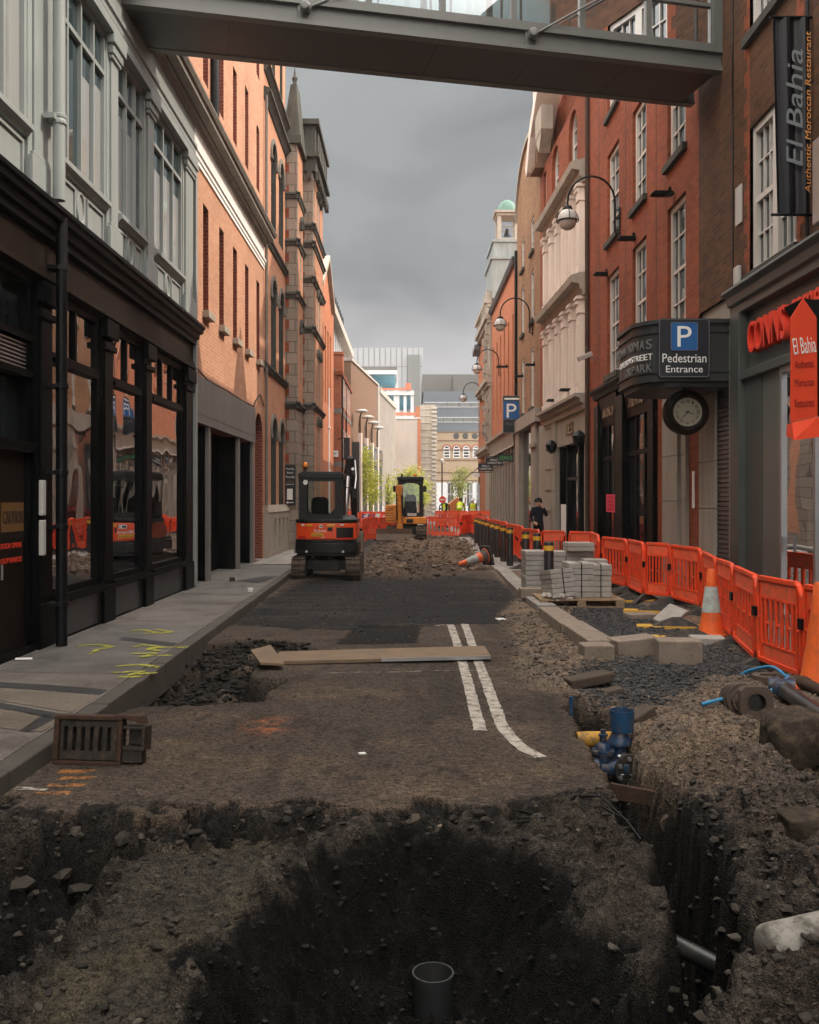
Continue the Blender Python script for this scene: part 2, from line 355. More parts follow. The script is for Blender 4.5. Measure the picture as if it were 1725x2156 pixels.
    def build(s, name, mats, parent=None, smooth=False, bevel=0.0, origin=None):
        root = parent
        while root is not None and root.parent is not None: root = root.parent
        o0 = Vector(root.location) if root is not None else (Vector(origin) if origin is not None else Vector((0, 0, 0)))
        me = bpy.data.meshes.new(name)
        me.from_pydata([tuple(Vector(p) - o0) for p in s.v], [], s.f); me.update()
        bm = bmesh.new(); bm.from_mesh(me)
        bmesh.ops.recalc_face_normals(bm, faces=bm.faces); bm.to_mesh(me); bm.free()
        for m in (mats if isinstance(mats, (list, tuple)) else [mats]): me.materials.append(M[m] if isinstance(m, str) else m)
        me.polygons.foreach_set('material_index', s.mi)
        if smooth: me.polygons.foreach_set('use_smooth', [True] * len(me.polygons))
        o = bpy.data.objects.new(name, me); COL.objects.link(o)
        if parent is not None: o.parent = parent
        elif origin is not None: o.location = o0
        if bevel:
            b = o.modifiers.new('bevel', 'BEVEL'); b.width = bevel; b.segments = 2; b.limit_method = 'ANGLE'; b.angle_limit = R(40)
        if smooth == 'auto' or smooth is True:
            try: me.set_sharp_from_angle(angle=R(42))
            except Exception: pass
        return o
def tag(o, label, cat, group=None):
    o['label'] = label; o['category'] = cat
    if group: o['group'] = group
    return o
def thing(name, label, cat, loc=(0, 0, 0), group=None):
    o = bpy.data.objects.new(name, None); COL.objects.link(o); o.location = loc; o.empty_display_size = .2
    return tag(o, label, cat, group)
def struct(o): o['kind'] = 'structure'; return o
def stuff(o): o['kind'] = 'stuff'; return o
def kids(o): return [c for c in COL.objects if c.parent == o]
def dup(o, loc, rz=0.0, label=None, group=None, sx=1.0, tree=None, scale=None):
    r = o.copy(); COL.objects.link(r); r.location = loc; r.rotation_euler = (0, 0, rz)
    r.scale = scale or (sx, 1, 1)
    if label: r['label'] = label
    if group: r['group'] = group
    for ch, gs in (tree or [(c, kids(c)) for c in kids(o)]):
        c = ch.copy(); COL.objects.link(c); c.parent = r
        for g in gs:
            d = g.copy(); COL.objects.link(d); d.parent = c
    return r
def tree_of(o): return [(c, kids(c)) for c in kids(o)]
def text(s, p, right, up, h, m, parent, name='lettering', ext=.003, width=None, mid=True, shear=0.0):
    cu = bpy.data.curves.new('t', 'FONT'); cu.body = s; cu.align_x = 'CENTER'; cu.extrude = 1e-4; cu.shear = shear
    cu.resolution_u = 3
    to = bpy.data.objects.new('t', cu); COL.objects.link(to)
    dg = bpy.context.evaluated_depsgraph_get(); dg.update()
    me = bpy.data.meshes.new_from_object(to.evaluated_get(dg)); bpy.data.objects.remove(to); bpy.data.curves.remove(cu)
    v = np.empty(len(me.vertices) * 3); me.vertices.foreach_get('co', v); v = v.reshape(-1, 3)
    lo, hi = v.min(0), v.max(0); sc = h / max(1e-6, hi[1] - lo[1]); sx = sc if width is None else width / max(1e-6, hi[0] - lo[0])
    right = np.array(Vector(right).normalized()); up = np.array(Vector(up).normalized()); nn = np.cross(right, up)
    c = (lo + hi) / 2
    root = parent
    while root.parent is not None: root = root.parent
    o0 = np.array(root.location)
    zz = np.where(v[:, 2] > 0, ext, 0.0)
    w = np.array(p) + ((v[:, 0] - c[0]) * sx)[:, None] * right + ((v[:, 1] - c[1]) * sc)[:, None] * up + zz[:, None] * nn - o0
    me.vertices.foreach_set('co', w.ravel()); me.update(); me.name = name
    me.materials.clear(); me.materials.append(M[m])
    o = bpy.data.objects.new(name, me); COL.objects.link(o); o.parent = parent
    return o
def G(x, y, z=0.0):                       # the ground point at height z that the photograph shows at (x, y)
    Y = F * (EYE - z) / (y - 1052.0); return ((x - 862.5) * Y / F, Y)
def PL(X): return lambda u, z, d: (X - d, u, z)
def PR(X): return lambda u, z, d: (X + d, u, z)
def PF(Y): return lambda u, z, d: (u, Y + d, z)
def PO(x0, y0, x1, y1, side):             # oblique wall; side=+1: the solid lies towards +X
    t = Vector((x1 - x0, y1 - y0)); l = t.length; t /= l; n = Vector((t.y, -t.x)) * (1 if t.y * side > 0 else -1)
    return lambda u, z, d: (x0 + t.x * u + n.x * d, y0 + t.y * u + n.y * d, z)
def arch_pts(u0, u1, z1, rise, n=10):
    uc, r = (u0 + u1) / 2, (u1 - u0) / 2
    return [(uc - r * math.cos(math.pi * k / n), z1 - rise + rise * math.sin(math.pi * k / n)) for k in range(n + 1)]
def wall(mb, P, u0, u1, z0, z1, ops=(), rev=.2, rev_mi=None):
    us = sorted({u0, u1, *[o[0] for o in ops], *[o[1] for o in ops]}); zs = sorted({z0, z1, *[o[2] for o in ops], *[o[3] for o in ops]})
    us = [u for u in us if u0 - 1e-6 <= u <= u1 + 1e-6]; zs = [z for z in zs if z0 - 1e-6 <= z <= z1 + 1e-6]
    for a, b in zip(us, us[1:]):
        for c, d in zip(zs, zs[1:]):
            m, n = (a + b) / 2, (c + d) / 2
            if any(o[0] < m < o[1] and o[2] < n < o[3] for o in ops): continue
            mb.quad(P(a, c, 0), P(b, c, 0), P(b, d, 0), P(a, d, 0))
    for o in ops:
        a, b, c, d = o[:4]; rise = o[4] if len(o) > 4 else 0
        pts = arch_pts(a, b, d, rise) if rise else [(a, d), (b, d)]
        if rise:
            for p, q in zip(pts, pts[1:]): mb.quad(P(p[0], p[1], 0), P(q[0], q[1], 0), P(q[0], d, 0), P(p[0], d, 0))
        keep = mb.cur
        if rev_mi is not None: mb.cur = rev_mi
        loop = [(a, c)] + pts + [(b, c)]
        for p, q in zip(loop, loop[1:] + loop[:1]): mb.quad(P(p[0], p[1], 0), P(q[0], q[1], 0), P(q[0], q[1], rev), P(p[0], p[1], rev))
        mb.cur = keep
def window(parent, P, u0, u1, z0, z1, d=.1, cols=2, rows=2, fm='cream_paint', gm='glass_dark', fw=.07, mw=.028, rise=0, sill=None, sill_m='limestone', meet=True, sill_w=.06):
    mb = MB()
    top = z1 - rise
    mb.pbox(P, u0, u0 + fw, z0, top, d - .03, d + .05); mb.pbox(P, u1 - fw, u1, z0, top, d - .03, d + .05)
    mb.pbox(P, u0 + fw, u1 - fw, z0, z0 + fw, d - .028, d + .048)
    if rise:
        a, b = arch_pts(u0, u1, z1, rise), arch_pts(u0 + fw, u1 - fw, z1 - fw, rise - fw * .5)
        for k in range(len(a) - 1):
            q = [a[k], a[k + 1], b[k + 1], b[k]]
            mb.hexa([P(*q[0], d - .03), P(*q[1], d - .03), P(*q[2], d - .03), P(*q[3], d - .03), P(*q[0], d + .05), P(*q[1], d + .05), P(*q[2], d + .05), P(*q[3], d + .05)])
    else: mb.pbox(P, u0 + fw, u1 - fw, z1 - fw, z1, d - .028, d + .048)
    for k in range(1, cols):
        u = u0 + (u1 - u0) * k / cols; mb.pbox(P, u - mw / 2, u + mw / 2, z0 + fw, z1 - fw, d, d + .03)
    for k in range(1, rows):
        z = z0 + (z1 - z0) * k / rows; w = mw * (2 if meet and rows % 2 == 0 and k == rows // 2 else 1)
        mb.pbox(P, u0 + fw, u1 - fw, z - w / 2, z + w / 2, d - .004, d + .026)
    o = mb.build('window', fm, parent)
    g = MB(); g.quad(P(u0, z0, d + .035), P(u1, z0, d + .035), P(u1, z1, d + .035), P(u0, z1, d + .035)); g.build('pane', gm, o)
    if sill: MB().pbox(P, u0 - .08, u1 + .08, z0 - sill, z0, -sill_w, d - .032).build('sill', sill_m, o)
    return o
# ------------------------------------------------------------------ ground: one height field, worked over by the dig
def _hash(ix, iy, s):
    h = (ix.astype(np.int64) * 374761393 + iy.astype(np.int64) * 668265263 + s * 974711) & 0x7fffffff
    h = ((h ^ (h >> 13)) * 1274126177) & 0x7fffffff
    return ((h ^ (h >> 16)) & 0xffff) / 65535.0
def vnoise(x, y, s=0):
    ix, iy = np.floor(x), np.floor(y); fx, fy = x - ix, y - iy
    fx, fy = fx * fx * (3 - 2 * fx), fy * fy * (3 - 2 * fy)
    a, b, c, d = _hash(ix, iy, s), _hash(ix + 1, iy, s), _hash(ix, iy + 1, s), _hash(ix + 1, iy + 1, s)
    return (a * (1 - fx) + b * fx) * (1 - fy) + (c * (1 - fx) + d * fx) * fy
def fbm(x, y, s=0, o=5, g=.5):
    t, a, n = 0, 1, 0
    for k in range(o):
        t = t + a * vnoise(x * 2 ** k + 17.3 * k, y * 2 ** k - 9.1 * k, s + k * 31); n += a; a *= g
    return t / n - .5
def ridged(x, y, s=0, o=4):
    t, a, n = 0, 1, 0
    for k in range(o):
        t = t + a * (1 - np.abs(2 * vnoise(x * 2 ** k + 5.7 * k, y * 2 ** k + 3.3 * k, s + k * 17) - 1)); n += a; a *= .5
    return t / n
def sdf(poly, x, y):                     # signed distance, negative inside
    d = np.full(x.shape, 1e9); ins = np.zeros(x.shape, bool)
    for (ax, ay), (bx, by) in zip(poly, poly[1:] + poly[:1]):
        ex, ey = bx - ax, by - ay; t = np.clip(((x - ax) * ex + (y - ay) * ey) / (ex * ex + ey * ey + 1e-12), 0, 1)
        d = np.minimum(d, np.hypot(x - ax - t * ex, y - ay - t * ey))
        c = ((ay > y) != (by > y)) & (x < (bx - ax) * (y - ay) / (by - ay + 1e-12) + ax); ins ^= c
    return np.where(ins, -d, d)
def sst(e0, e1, v): t = np.clip((v - e0) / (e1 - e0), 0, 1); return t * t * (3 - 2 * t)
def Gp(pts, z=0.0): return [G(x, y, z) for x, y in pts]
def kerbX(Y): return -2.385 - np.maximum(0, np.minimum(Y, 24) - 7.5) * .018
Z1 = -.12
CUT = [(-2.5, 5.55)] + Gp([(0, 1686), (120, 1704), (250, 1690), (380, 1712), (500, 1702), (640, 1688), (760, 1714), (900, 1692), (1050, 1704), (1200, 1668), (1290, 1652)]) + [(1.75, 5.3), (1.9, 1), (-3, 1)]
PIT = Gp([(815, 1768), (900, 1776), (985, 1784), (1060, 1808), (1150, 1836), (1205, 1880), (1220, 1940), (1240, 1990), (1300, 2015), (1340, 2080), (1330, 2300), (330, 2300), (395, 2120), (405, 2065), (365, 2008), (430, 1985), (500, 1968), (540, 1905), (600, 1842), (700, 1805), (760, 1790)], Z1)
LTR = [(-2.6, 5.1)] + Gp([(90, 1760), (200, 1745), (270, 1752), (330, 1740), (500, 1742), (520, 1765), (400, 1778), (300, 1790), (240, 1830), (205, 1880), (190, 1930), (120, 1990), (40, 2040)], Z1) + [(-2.6, 3.4)]
SLAB = Gp([(300, 1800), (380, 1782), (460, 1770), (560, 1776), (620, 1800), (590, 1845), (540, 1900), (500, 1968), (430, 1985), (365, 2010), (400, 2070), (390, 2300), (40, 2300), (60, 2080), (180, 1990), (230, 1900), (250, 1840)], Z1)
TRENCH = Gp([(1196, 1462), (1235, 1470), (1285, 1500), (1325, 1545), (1335, 1600), (1362, 1636), (1425, 1682), (1500, 1745), (1538, 1826), (1552, 1900), (1580, 1965), (1560, 2030), (1500, 2090), (1470, 2160), (1480, 2300), (1280, 2300), (1290, 2100), (1330, 2060), (1400, 2010), (1420, 1960), (1405, 1880), (1385, 1820), (1362, 1770), (1330, 1730), (1300, 1680), (1285, 1635), (1262, 1590), (1232, 1540), (1210, 1505)])
SHAFT = Gp([(1345, 1700), (1430, 1695), (1500, 1755), (1535, 1840), (1525, 1890), (1450, 1895), (1395, 1830)], -.05)
MIDHOLE = [(-2.46, 7.3)] + Gp([(290, 1482), (430, 1482), (540, 1474), (560, 1455), (592, 1432), (520, 1428), (540, 1398), (620, 1380), (680, 1372), (640, 1352), (520, 1345)]) + [(-2.5, 11.2)]
EDGE_R = Gp([(1050, 1290), (1090, 1350), (1075, 1400), (1110, 1450), (1190, 1462), (1225, 1540), (1262, 1600), (1290, 1650), (1330, 1730), (1390, 1850), (1420, 1960)]) + [(2.2, 1), (9, 1), (9, 60), (2.3, 60)] + Gp([(1045, 1215), (1095, 1255)])
GRAVEL = Gp([(1200, 1285), (1330, 1268), (1480, 1320), (1600, 1400), (1640, 1440), (1500, 1445), (1400, 1500), (1310, 1500), (1240, 1470), (1190, 1440), (1230, 1400), (1300, 1395), (1265, 1350)])
MILL = Gp([(470, 1315), (560, 1262), (640, 1222), (800, 1212), (960, 1212), (1060, 1222), (1130, 1262), (1165, 1300), (1050, 1312), (925, 1315), (880, 1318), (720, 1326)])
PATCH = Gp([(706, 1356), (756, 1314), (888, 1314), (876, 1354)])
HEAP = Gp([(755, 1216), (772, 1170), (800, 1142), (840, 1134), (960, 1132), (1000, 1142), (1016, 1178), (1000, 1205), (940, 1214), (850, 1220)])
def ground_fields(X, Y):
    n_tiny = fbm(X * 27, Y * 27, 8, 3, .6); n_big, n_mid, n_fine = fbm(X * .9, Y * .9, 1), fbm(X * 3.2, Y * 3.2, 2), fbm(X * 13, Y * 13, 3, 4, .6)
    clod = ridged(X * 5, Y * 5, 4)
    rag = n_mid * .22 + n_fine * .10
    near = Y < 14
    d_cut, d_pit, d_ltr, d_slab = sdf(CUT, X, Y), sdf(PIT, X, Y), sdf(LTR, X, Y), sdf(SLAB, X, Y)
    d_tr, d_sh, d_mid = sdf(TRENCH, X, Y), sdf(SHAFT, X, Y), sdf(MIDHOLE, X, Y)
    d_er, d_gr, d_mill, d_patch, d_heap = sdf(EDGE_R, X, Y), sdf(GRAVEL, X, Y), sdf(MILL, X, Y), sdf(PATCH, X, Y), sdf(HEAP, X, Y)
    H = n_big * .03 + n_fine * .004
    H = H * (1 - sst(.3, 0, d_heap))
    soil = sst(.10, -.12, d_er + rag * 1.4)
    mill = sst(.12, -.12, d_mill + rag * 1.5); H = H - .025 * mill + mill * n_fine * .012
    patch = sst(.03, -.03, d_patch + n_fine * .05); H = H - .035 * patch
    heap = sst(.15, -.9, d_heap + rag * 2)
    H = H + heap * (.05 + .20 * (ridged(X * 1.3 + Y * .45, Y * .6, 9) - .45) + n_mid * .20 + (clod - .5) * .20 + n_fine * .12)
    wx, wy = X + n_mid * .25, Y + fbm(X * 3, Y * 3, 61) * .25
    blk = _hash(np.floor(wx * 5.5), np.floor(wy * 7.0), 71) - .5; blk2 = _hash(np.floor(wx * 11 + 3.1), np.floor(wy * 13 + 1.7), 73) - .5
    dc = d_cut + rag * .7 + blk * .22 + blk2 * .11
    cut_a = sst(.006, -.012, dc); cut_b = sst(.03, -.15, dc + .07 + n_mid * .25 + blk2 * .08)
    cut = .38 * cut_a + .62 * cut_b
    slab = sst(.06, -.06, d_slab + rag * .8) * cut
    lump = np.maximum(0, clod - .42)
    H = H + cut * (Z1 + (1 - slab) * (n_mid * .18 + lump * .24 + n_fine * .09) + slab * (n_fine * .022 + n_mid * .03))
    ltr = sst(.10, -.32, d_ltr + rag * .9) * cut
    H = H + ltr * (-.34 + n_mid * .16 + lump * .12)
    # right-hand soil bank beside the trench
    bank = sst(.05, -.5, d_er) * (1 - sst(9.0, 11.0, Y))
    bank_r = bank * sst(.0, .28, d_tr)
    H = H + soil * (n_mid * .05 + n_fine * .028 + lump * .035) + bank_r * (.05 + n_big * .14 + n_mid * .12 + lump * .12 * sst(7.2, 5.5, Y))
    H = H + bank_r * sst(7.0, 5.7, Y) * ((ridged(X * 2.6, Y * 2.6, 91) - .55) * .20 + n_mid * .10)
    tongue = sst(.0, .25, d_pit) * sst(0.0, .2, d_tr) * cut * sst(.3, .9, X)
    H = H + tongue * (.03 + n_mid * .12 + lump * .1)
    mid = sst(.04, -.10, d_mid + rag * .6)
    H = H + mid * (-.30 + n_mid * .18 + lump * .10 + n_fine * .05) + mid * .20 * sst(10.2, 11.4, Y)
    tr = sst(.05, -.11, d_tr + rag * .9 + blk2 * .05)
    tdep = -.42 - .22 * sst(8.5, 6.4, Y) + n_mid * .10
    H = H + tr * (tdep - .45 * sst(.04, -.08, d_sh) - .30 * sst(4.6, 3.9, Y))
    pit = sst(.06, -.42, d_pit + rag * .6)
    H = H + pit * (-.60 + n_mid * .12 + n_fine * .07 - cut * 0)
    grav = sst(.1, -.15, d_gr + rag * 1.6) * (1 - tr)
    H = H + grav * (n_fine * .03 - .03)
    rough = np.maximum.reduce([cut, soil * .8, mid, tr, heap]); H = H + rough * (n_tiny * .035 + np.maximum(0, ridged(X * 14, Y * 14, 12) - .62) * .05)
    # material colours, with shade and near darkening painted into the dig
    c = np.empty(X.shape + (3,)); asp = np.array([.088, .068, .053]); c[:] = asp
    v = 1 + n_big * .5 + n_mid * .3; c *= v[..., None]
    def lay(col, m, amt=1.0):
        col = np.array(col); m = np.clip(m * amt, 0, 1)[..., None]; c[:] = c * (1 - m) + col * (1 + (n_mid * .7 + n_fine * .9))[..., None] * m
    dust = sst(.02, .22, fbm(X * 1.1, Y * 2.4, 21)); lay((.150, .105, .070), dust, .55)
    lay((.050, .041, .034), sst(.06, .26, fbm(X * 2.4, Y * .33, 77)), .7); lay((.045, .038, .032), sst(.16, .22, fbm(X * 6, Y * 5, 78)), .6)
    lay((.021, .0205, .0215), mill); lay((.013, .0125, .0125), patch)
    lay((.06, .048, .037), mill * sst(.0, .2, fbm(X * .8, Y * 3.5, 33)), .6)
    lay((.215, .155, .110), soil); lay((.115, .095, .080), soil * sst(-.02, .12, n_mid), .7); lay((.055, .045, .036), soil * sst(7.0, 4.9, Y), .85)  # last layer: near soil painted darker towards the camera to follow the vignette
    lay((.045, .047, .050), grav, .92)
    lay((.17, .115, .080), heap); lay((.055, .046, .040), heap * sst(0, .15, fbm(X * .7, Y * .35, 41)), .8)
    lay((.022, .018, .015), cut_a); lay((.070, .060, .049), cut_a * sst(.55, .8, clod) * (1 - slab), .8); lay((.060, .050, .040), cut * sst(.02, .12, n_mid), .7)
    lay((.072, .060, .041), slab); lay((.042, .038, .032), slab * sst(-.05, .1, fbm(X * 2, Y * 2, 55)), .6)
    lay((.05, .04, .031), tongue)
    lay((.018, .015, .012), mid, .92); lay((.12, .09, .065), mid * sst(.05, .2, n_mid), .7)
    lay((.016, .013, .010), sst(.05, -.04, d_tr + rag * .9)); lay((.004, .0035, .003), sst(.10, -.02, d_sh + rag * .5)); lay((.006, .005, .0045), sst(.06, -.02, d_tr + rag * .4) * sst(4.7, 4.1, Y)); lay((.008, .007, .0065), ltr); lay((.0035, .0033, .003), sst(.06, -.03, d_pit + rag * 1.3 + blk2 * .05)); lay((.018, .016, .015), cut_a * sst(.75, .4, cut_b), .9)  # dark wet soil with shade painted in: pit, shaft, lower trench, undercut edge
    orange = np.exp(-(((X - G(565, 1527)[0]) / .16) ** 2 + ((Y - G(565, 1527)[1]) / .22) ** 2)) * sst(-.2, .2, n_fine); lay((.55, .16, .05), orange, .55)
    for px in ((160, 1625), (165, 1640), (140, 1655), (112, 1672)):
        q = G(*px); o = (np.abs(Y - q[1]) < .035) * (np.abs(X - q[0]) < .11) * sst(-.15, .1, n_fine); lay((.5, .2, .05), o, .7)
    return H, np.clip(c, .004, .8)
_zg = {}
def build_ground():
    xs = np.concatenate([np.arange(-2.62, 3.2, .017), np.arange(3.2, 5.16, .03)])
    ys = [1.2]
    while ys[-1] < 70: ys.append(ys[-1] + min(.22, max(.013, ys[-1] ** 2 / 2600)))
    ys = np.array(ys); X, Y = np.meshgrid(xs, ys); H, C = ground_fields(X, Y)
    fade = np.minimum(1, np.minimum((Y - 1.2) / .5, (70 - Y) / 3)); H *= fade
    ny, nx = X.shape
    v = np.stack([X, Y, H], -1).reshape(-1, 3)
    idx = np.arange(nx * ny).reshape(ny, nx)
    q = np.stack([idx[:-1, :-1], idx[:-1, 1:], idx[1:, 1:], idx[1:, :-1]], -1).reshape(-1, 4)
    # the outer sheet, to the horizon
    B = 900.0; n0 = len(v); x0, x1, y0, y1 = xs[0], xs[-1], ys[0], ys[-1]
    out = np.array([(-B, -B, 0), (B, -B, 0), (B, B, 0), (-B, B, 0), (x0, y0, 0), (x1, y0, 0), (x1, y1, 0), (x0, y1, 0)], float)
    oq = np.array([(0, 1, 5, 4), (1, 2, 6, 5), (2, 3, 7, 6), (3, 0, 4, 7)]) + n0
    v = np.concatenate([v, out]); q = np.concatenate([q, oq]); col = np.concatenate([C.reshape(-1, 3), np.full((8, 3), .09)])
    me = bpy.data.meshes.new('ground'); me.vertices.add(len(v)); me.vertices.foreach_set('co', v.ravel())
    me.loops.add(q.size); me.loops.foreach_set('vertex_index', q.ravel().astype(np.int32))
    me.polygons.add(len(q)); me.polygons.foreach_set('loop_start', np.arange(0, q.size, 4, dtype=np.int32)); me.polygons.foreach_set('loop_total', np.full(len(q), 4, np.int32))
    me.polygons.foreach_set('use_smooth', np.ones(len(q), bool)); me.update(calc_edges=True); me.validate()
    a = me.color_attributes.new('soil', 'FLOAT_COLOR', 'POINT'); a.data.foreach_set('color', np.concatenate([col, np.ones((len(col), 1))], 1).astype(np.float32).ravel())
    m, nt, b = base('ground_mat')
    at = N(nt, 'ShaderNodeVertexColor', layer_name='soil'); p = pos(nt)
    n1 = N(nt, 'ShaderNodeTexNoise', Scale=90.0, Detail=4.0, Roughness=.7); L(nt, p, n1.inputs[0])
    vo = N(nt, 'ShaderNodeTexVoronoi', Scale=130.0); L(nt, p, vo.inputs['Vector'])
    vo2 = N(nt, 'ShaderNodeTexVoronoi', Scale=38.0); L(nt, p, vo2.inputs['Vector'])
    sp = N(nt, 'ShaderNodeSeparateColor'); L(nt, vo.outputs['Color'], sp.inputs[0])
    sp2 = N(nt, 'ShaderNodeSeparateColor'); L(nt, vo2.outputs['Color'], sp2.inputs[0])
    k = math_(nt, 'ADD', math_(nt, 'MULTIPLY', n1.outputs[0], 1.0), math_(nt, 'MULTIPLY', math_(nt, 'POWER', sp.outputs[0], 2.0), 1.1))
    k = math_(nt, 'ADD', k, math_(nt, 'MULTIPLY', math_(nt, 'SUBTRACT', sp2.outputs[0], .35), .7))
    n7 = N(nt, 'ShaderNodeTexNoise', Scale=15.0, Detail=4.0, Roughness=.7); L(nt, p, n7.inputs[0]); k = math_(nt, 'ADD', k, math_(nt, 'MULTIPLY', math_(nt, 'SUBTRACT', n7.outputs[0], .5), 1.0))
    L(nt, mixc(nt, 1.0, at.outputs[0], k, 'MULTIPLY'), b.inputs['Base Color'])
    b.inputs['Roughness'].default_value = .86; b.inputs['Specular IOR Level'].default_value = .22
    h = math_(nt, 'ADD', math_(nt, 'MULTIPLY', n1.outputs[0], .8), math_(nt, 'MULTIPLY', vo.outputs['Distance'], 1.1))
    h = math_(nt, 'ADD', h, math_(nt, 'MULTIPLY', vo2.outputs['Distance'], .8))
    bn = N(nt, 'ShaderNodeBump', Strength=.9, Distance=.012); L(nt, h, bn.inputs['Height']); L(nt, bn.outputs[0], b.inputs['Normal'])
    me.materials.append(m)
    o = bpy.data.objects.new('ground', me); COL.objects.link(o); struct(o)
    _zg['xs'], _zg['ys'], _zg['H'] = xs, ys, H
build_ground()
def gz(x, y):                             # height of the built ground
    x, y = np.asarray(x, float), np.asarray(y, float)
    xs, ys, H = _zg['xs'], _zg['ys'], _zg['H']
    i = np.clip(np.searchsorted(xs, x) - 1, 0, len(xs) - 2); j = np.clip(np.searchsorted(ys, y) - 1, 0, len(ys) - 2)
    fx, fy = np.clip((x - xs[i]) / (xs[i + 1] - xs[i]), 0, 1), np.clip((y - ys[j]) / (ys[j + 1] - ys[j]), 0, 1)
    r = (H[j, i] * (1 - fx) + H[j, i + 1] * fx) * (1 - fy) + (H[j + 1, i] * (1 - fx) + H[j + 1, i + 1] * fx) * fy
    return float(r) if r.ndim == 0 else r
def stone_mat(name, cols):
    m, nt, b = base(name); g = N(nt, 'ShaderNodeNewGeometry')
    c = ramp(nt, g.outputs['Random Per Island'], [(i / max(1, len(cols) - 1), c) for i, c in enumerate(cols)], 'LINEAR')
    n1 = N(nt, 'ShaderNodeTexNoise', Scale=60.0, Detail=3.0); L(nt, g.outputs['Position'], n1.inputs[0])
    c = mixc(nt, 1.0, c, math_(nt, 'ADD', math_(nt, 'MULTIPLY', n1.outputs[0], 1.0), .5), 'MULTIPLY')
    L(nt, c, b.inputs['Base Color']); b.inputs['Roughness'].default_value = .85; b.inputs['Specular IOR Level'].default_value = .25; M[name] = m
stone_mat('gravel_stone', [(.03, .034, .039), (.065, .068, .072), (.045, .044, .043), (.12, .10, .085)])
stone_mat('rubble_stone', [(.07, .055, .042), (.14, .105, .075), (.045, .038, .032), (.20, .165, .13)])
stone_mat('dark_clod', [(.007, .006, .0055), (.015, .013, .011), (.010, .009, .008), (.035, .028, .023)])
stone_mat('dirt_stone', [(.028, .023, .019), (.055, .046, .038), (.018, .016, .014), (.10, .086, .070)])
stone_mat('bank_stone', [(.09, .068, .05), (.17, .125, .09), (.06, .048, .038), (.24, .19, .145)])
stone_mat('heap_stone', [(.11, .078, .056), (.19, .13, .09), (.06, .048, .039), (.25, .19, .145)])
def rocks(name, m, P, sz, flat=.6, sink=.3):
    n = len(P); g = (1 + 5 ** .5) / 2; ico = np.array([(-1, g, 0), (1, g, 0), (-1, -g, 0), (1, -g, 0), (0, -1, g), (0, 1, g), (0, -1, -g), (0, 1, -g), (g, 0, -1), (g, 0, 1), (-g, 0, -1), (-g, 0, 1)]) / 1.9
    v = ico[None] * rng.uniform(.62, 1.2, (n, 12, 1)) * .82
    ax = rng.normal(size=(n, 3)); ax /= np.linalg.norm(ax, axis=1, keepdims=True); an = rng.uniform(0, 6.28, n)
    K = np.zeros((n, 3, 3)); K[:, 0, 1], K[:, 0, 2], K[:, 1, 0], K[:, 1, 2], K[:, 2, 0], K[:, 2, 1] = -ax[:, 2], ax[:, 1], ax[:, 2], -ax[:, 0], -ax[:, 1], ax[:, 0]
    Rm = np.eye(3) + np.sin(an)[:, None, None] * K + (1 - np.cos(an))[:, None, None] * (K @ K)
    v = np.einsum('nij,nkj->nki', Rm, v * np.array([1, .8, .65])); v[:, :, 2] *= flat
    v = v * np.asarray(sz)[:, None, None] + P[:, None, :]; v[:, :, 2] += (np.asarray(sz) * flat * (1 - sink) * .5)[:, None]
    f = np.array([(0, 11, 5), (0, 5, 1), (0, 1, 7), (0, 7, 10), (0, 10, 11), (1, 5, 9), (5, 11, 4), (11, 10, 2), (10, 7, 6), (7, 1, 8), (3, 9, 4), (3, 4, 2), (3, 2, 6), (3, 6, 8), (3, 8, 9), (4, 9, 5), (2, 4, 11), (6, 2, 10), (8, 6, 7), (9, 8, 1)])
    q = (f[None] + (np.arange(n) * 12)[:, None, None]).reshape(-1, 3)
    me = bpy.data.meshes.new(name); v = v.reshape(-1, 3); me.vertices.add(len(v)); me.vertices.foreach_set('co', v.ravel())
    me.loops.add(q.size); me.loops.foreach_set('vertex_index', q.ravel().astype(np.int32)); me.polygons.add(len(q))
    me.polygons.foreach_set('loop_start', np.arange(0, q.size, 3, dtype=np.int32)); me.polygons.foreach_set('loop_total', np.full(len(q), 3, np.int32)); me.polygons.foreach_set('use_smooth', np.zeros(len(q), bool)); me.update(calc_edges=True)
    me.materials.append(M[m]); o = bpy.data.objects.new(name, me); COL.objects.link(o); return stuff(o)
def scatter(poly, n, cond=None):
    xs, ys = [p[0] for p in poly], [p[1] for p in poly]; out = []
    X, Y = rng.uniform(min(xs), max(xs), n * 4), rng.uniform(max(1.5, min(ys)), max(ys), n * 4)
    k = sdf(poly, X, Y) < 0
    X, Y = X[k][:n], Y[k][:n]
    return np.stack([X, Y, gz(X, Y)], 1)
def pw(n, lo, hi, k): return lo + (hi - lo) * rng.uniform(0, 1, n) ** k
P = scatter(GRAVEL, 11000); rocks('gravel', 'gravel_stone', P, pw(len(P), .012, .038, 1.6))
P = scatter(Gp([(1050, 1290), (1200, 1280), (1300, 1400), (1300, 1500), (1180, 1460), (1080, 1440), (1060, 1380)]), 2600); rocks('rubble', 'rubble_stone', P, pw(len(P), .008, .05, 4))
P = scatter(Gp([(1330, 1480), (1725, 1420), (1800, 1900), (1700, 2200), (1520, 2200), (1610, 1970), (1420, 1720), (1340, 1600)]), 7000); P = P[sdf(TRENCH, P[:, 0], P[:, 1]) > .03]; near = P[:, 1] < 5.6; rocks('rubble', 'bank_stone', P[~near], pw((~near).sum(), .004, .034, 6)); rocks('rubble', 'dirt_stone', P[near], pw(near.sum(), .004, .05, 6))
P = scatter(CUT, 9000); P = P[(P[:, 1] > 2.8)]; dp = sdf(PIT, P[:, 0], P[:, 1]); P = P[dp > .0]; rocks('rubble', 'dirt_stone', P, pw(len(P), .004, .045, 7))
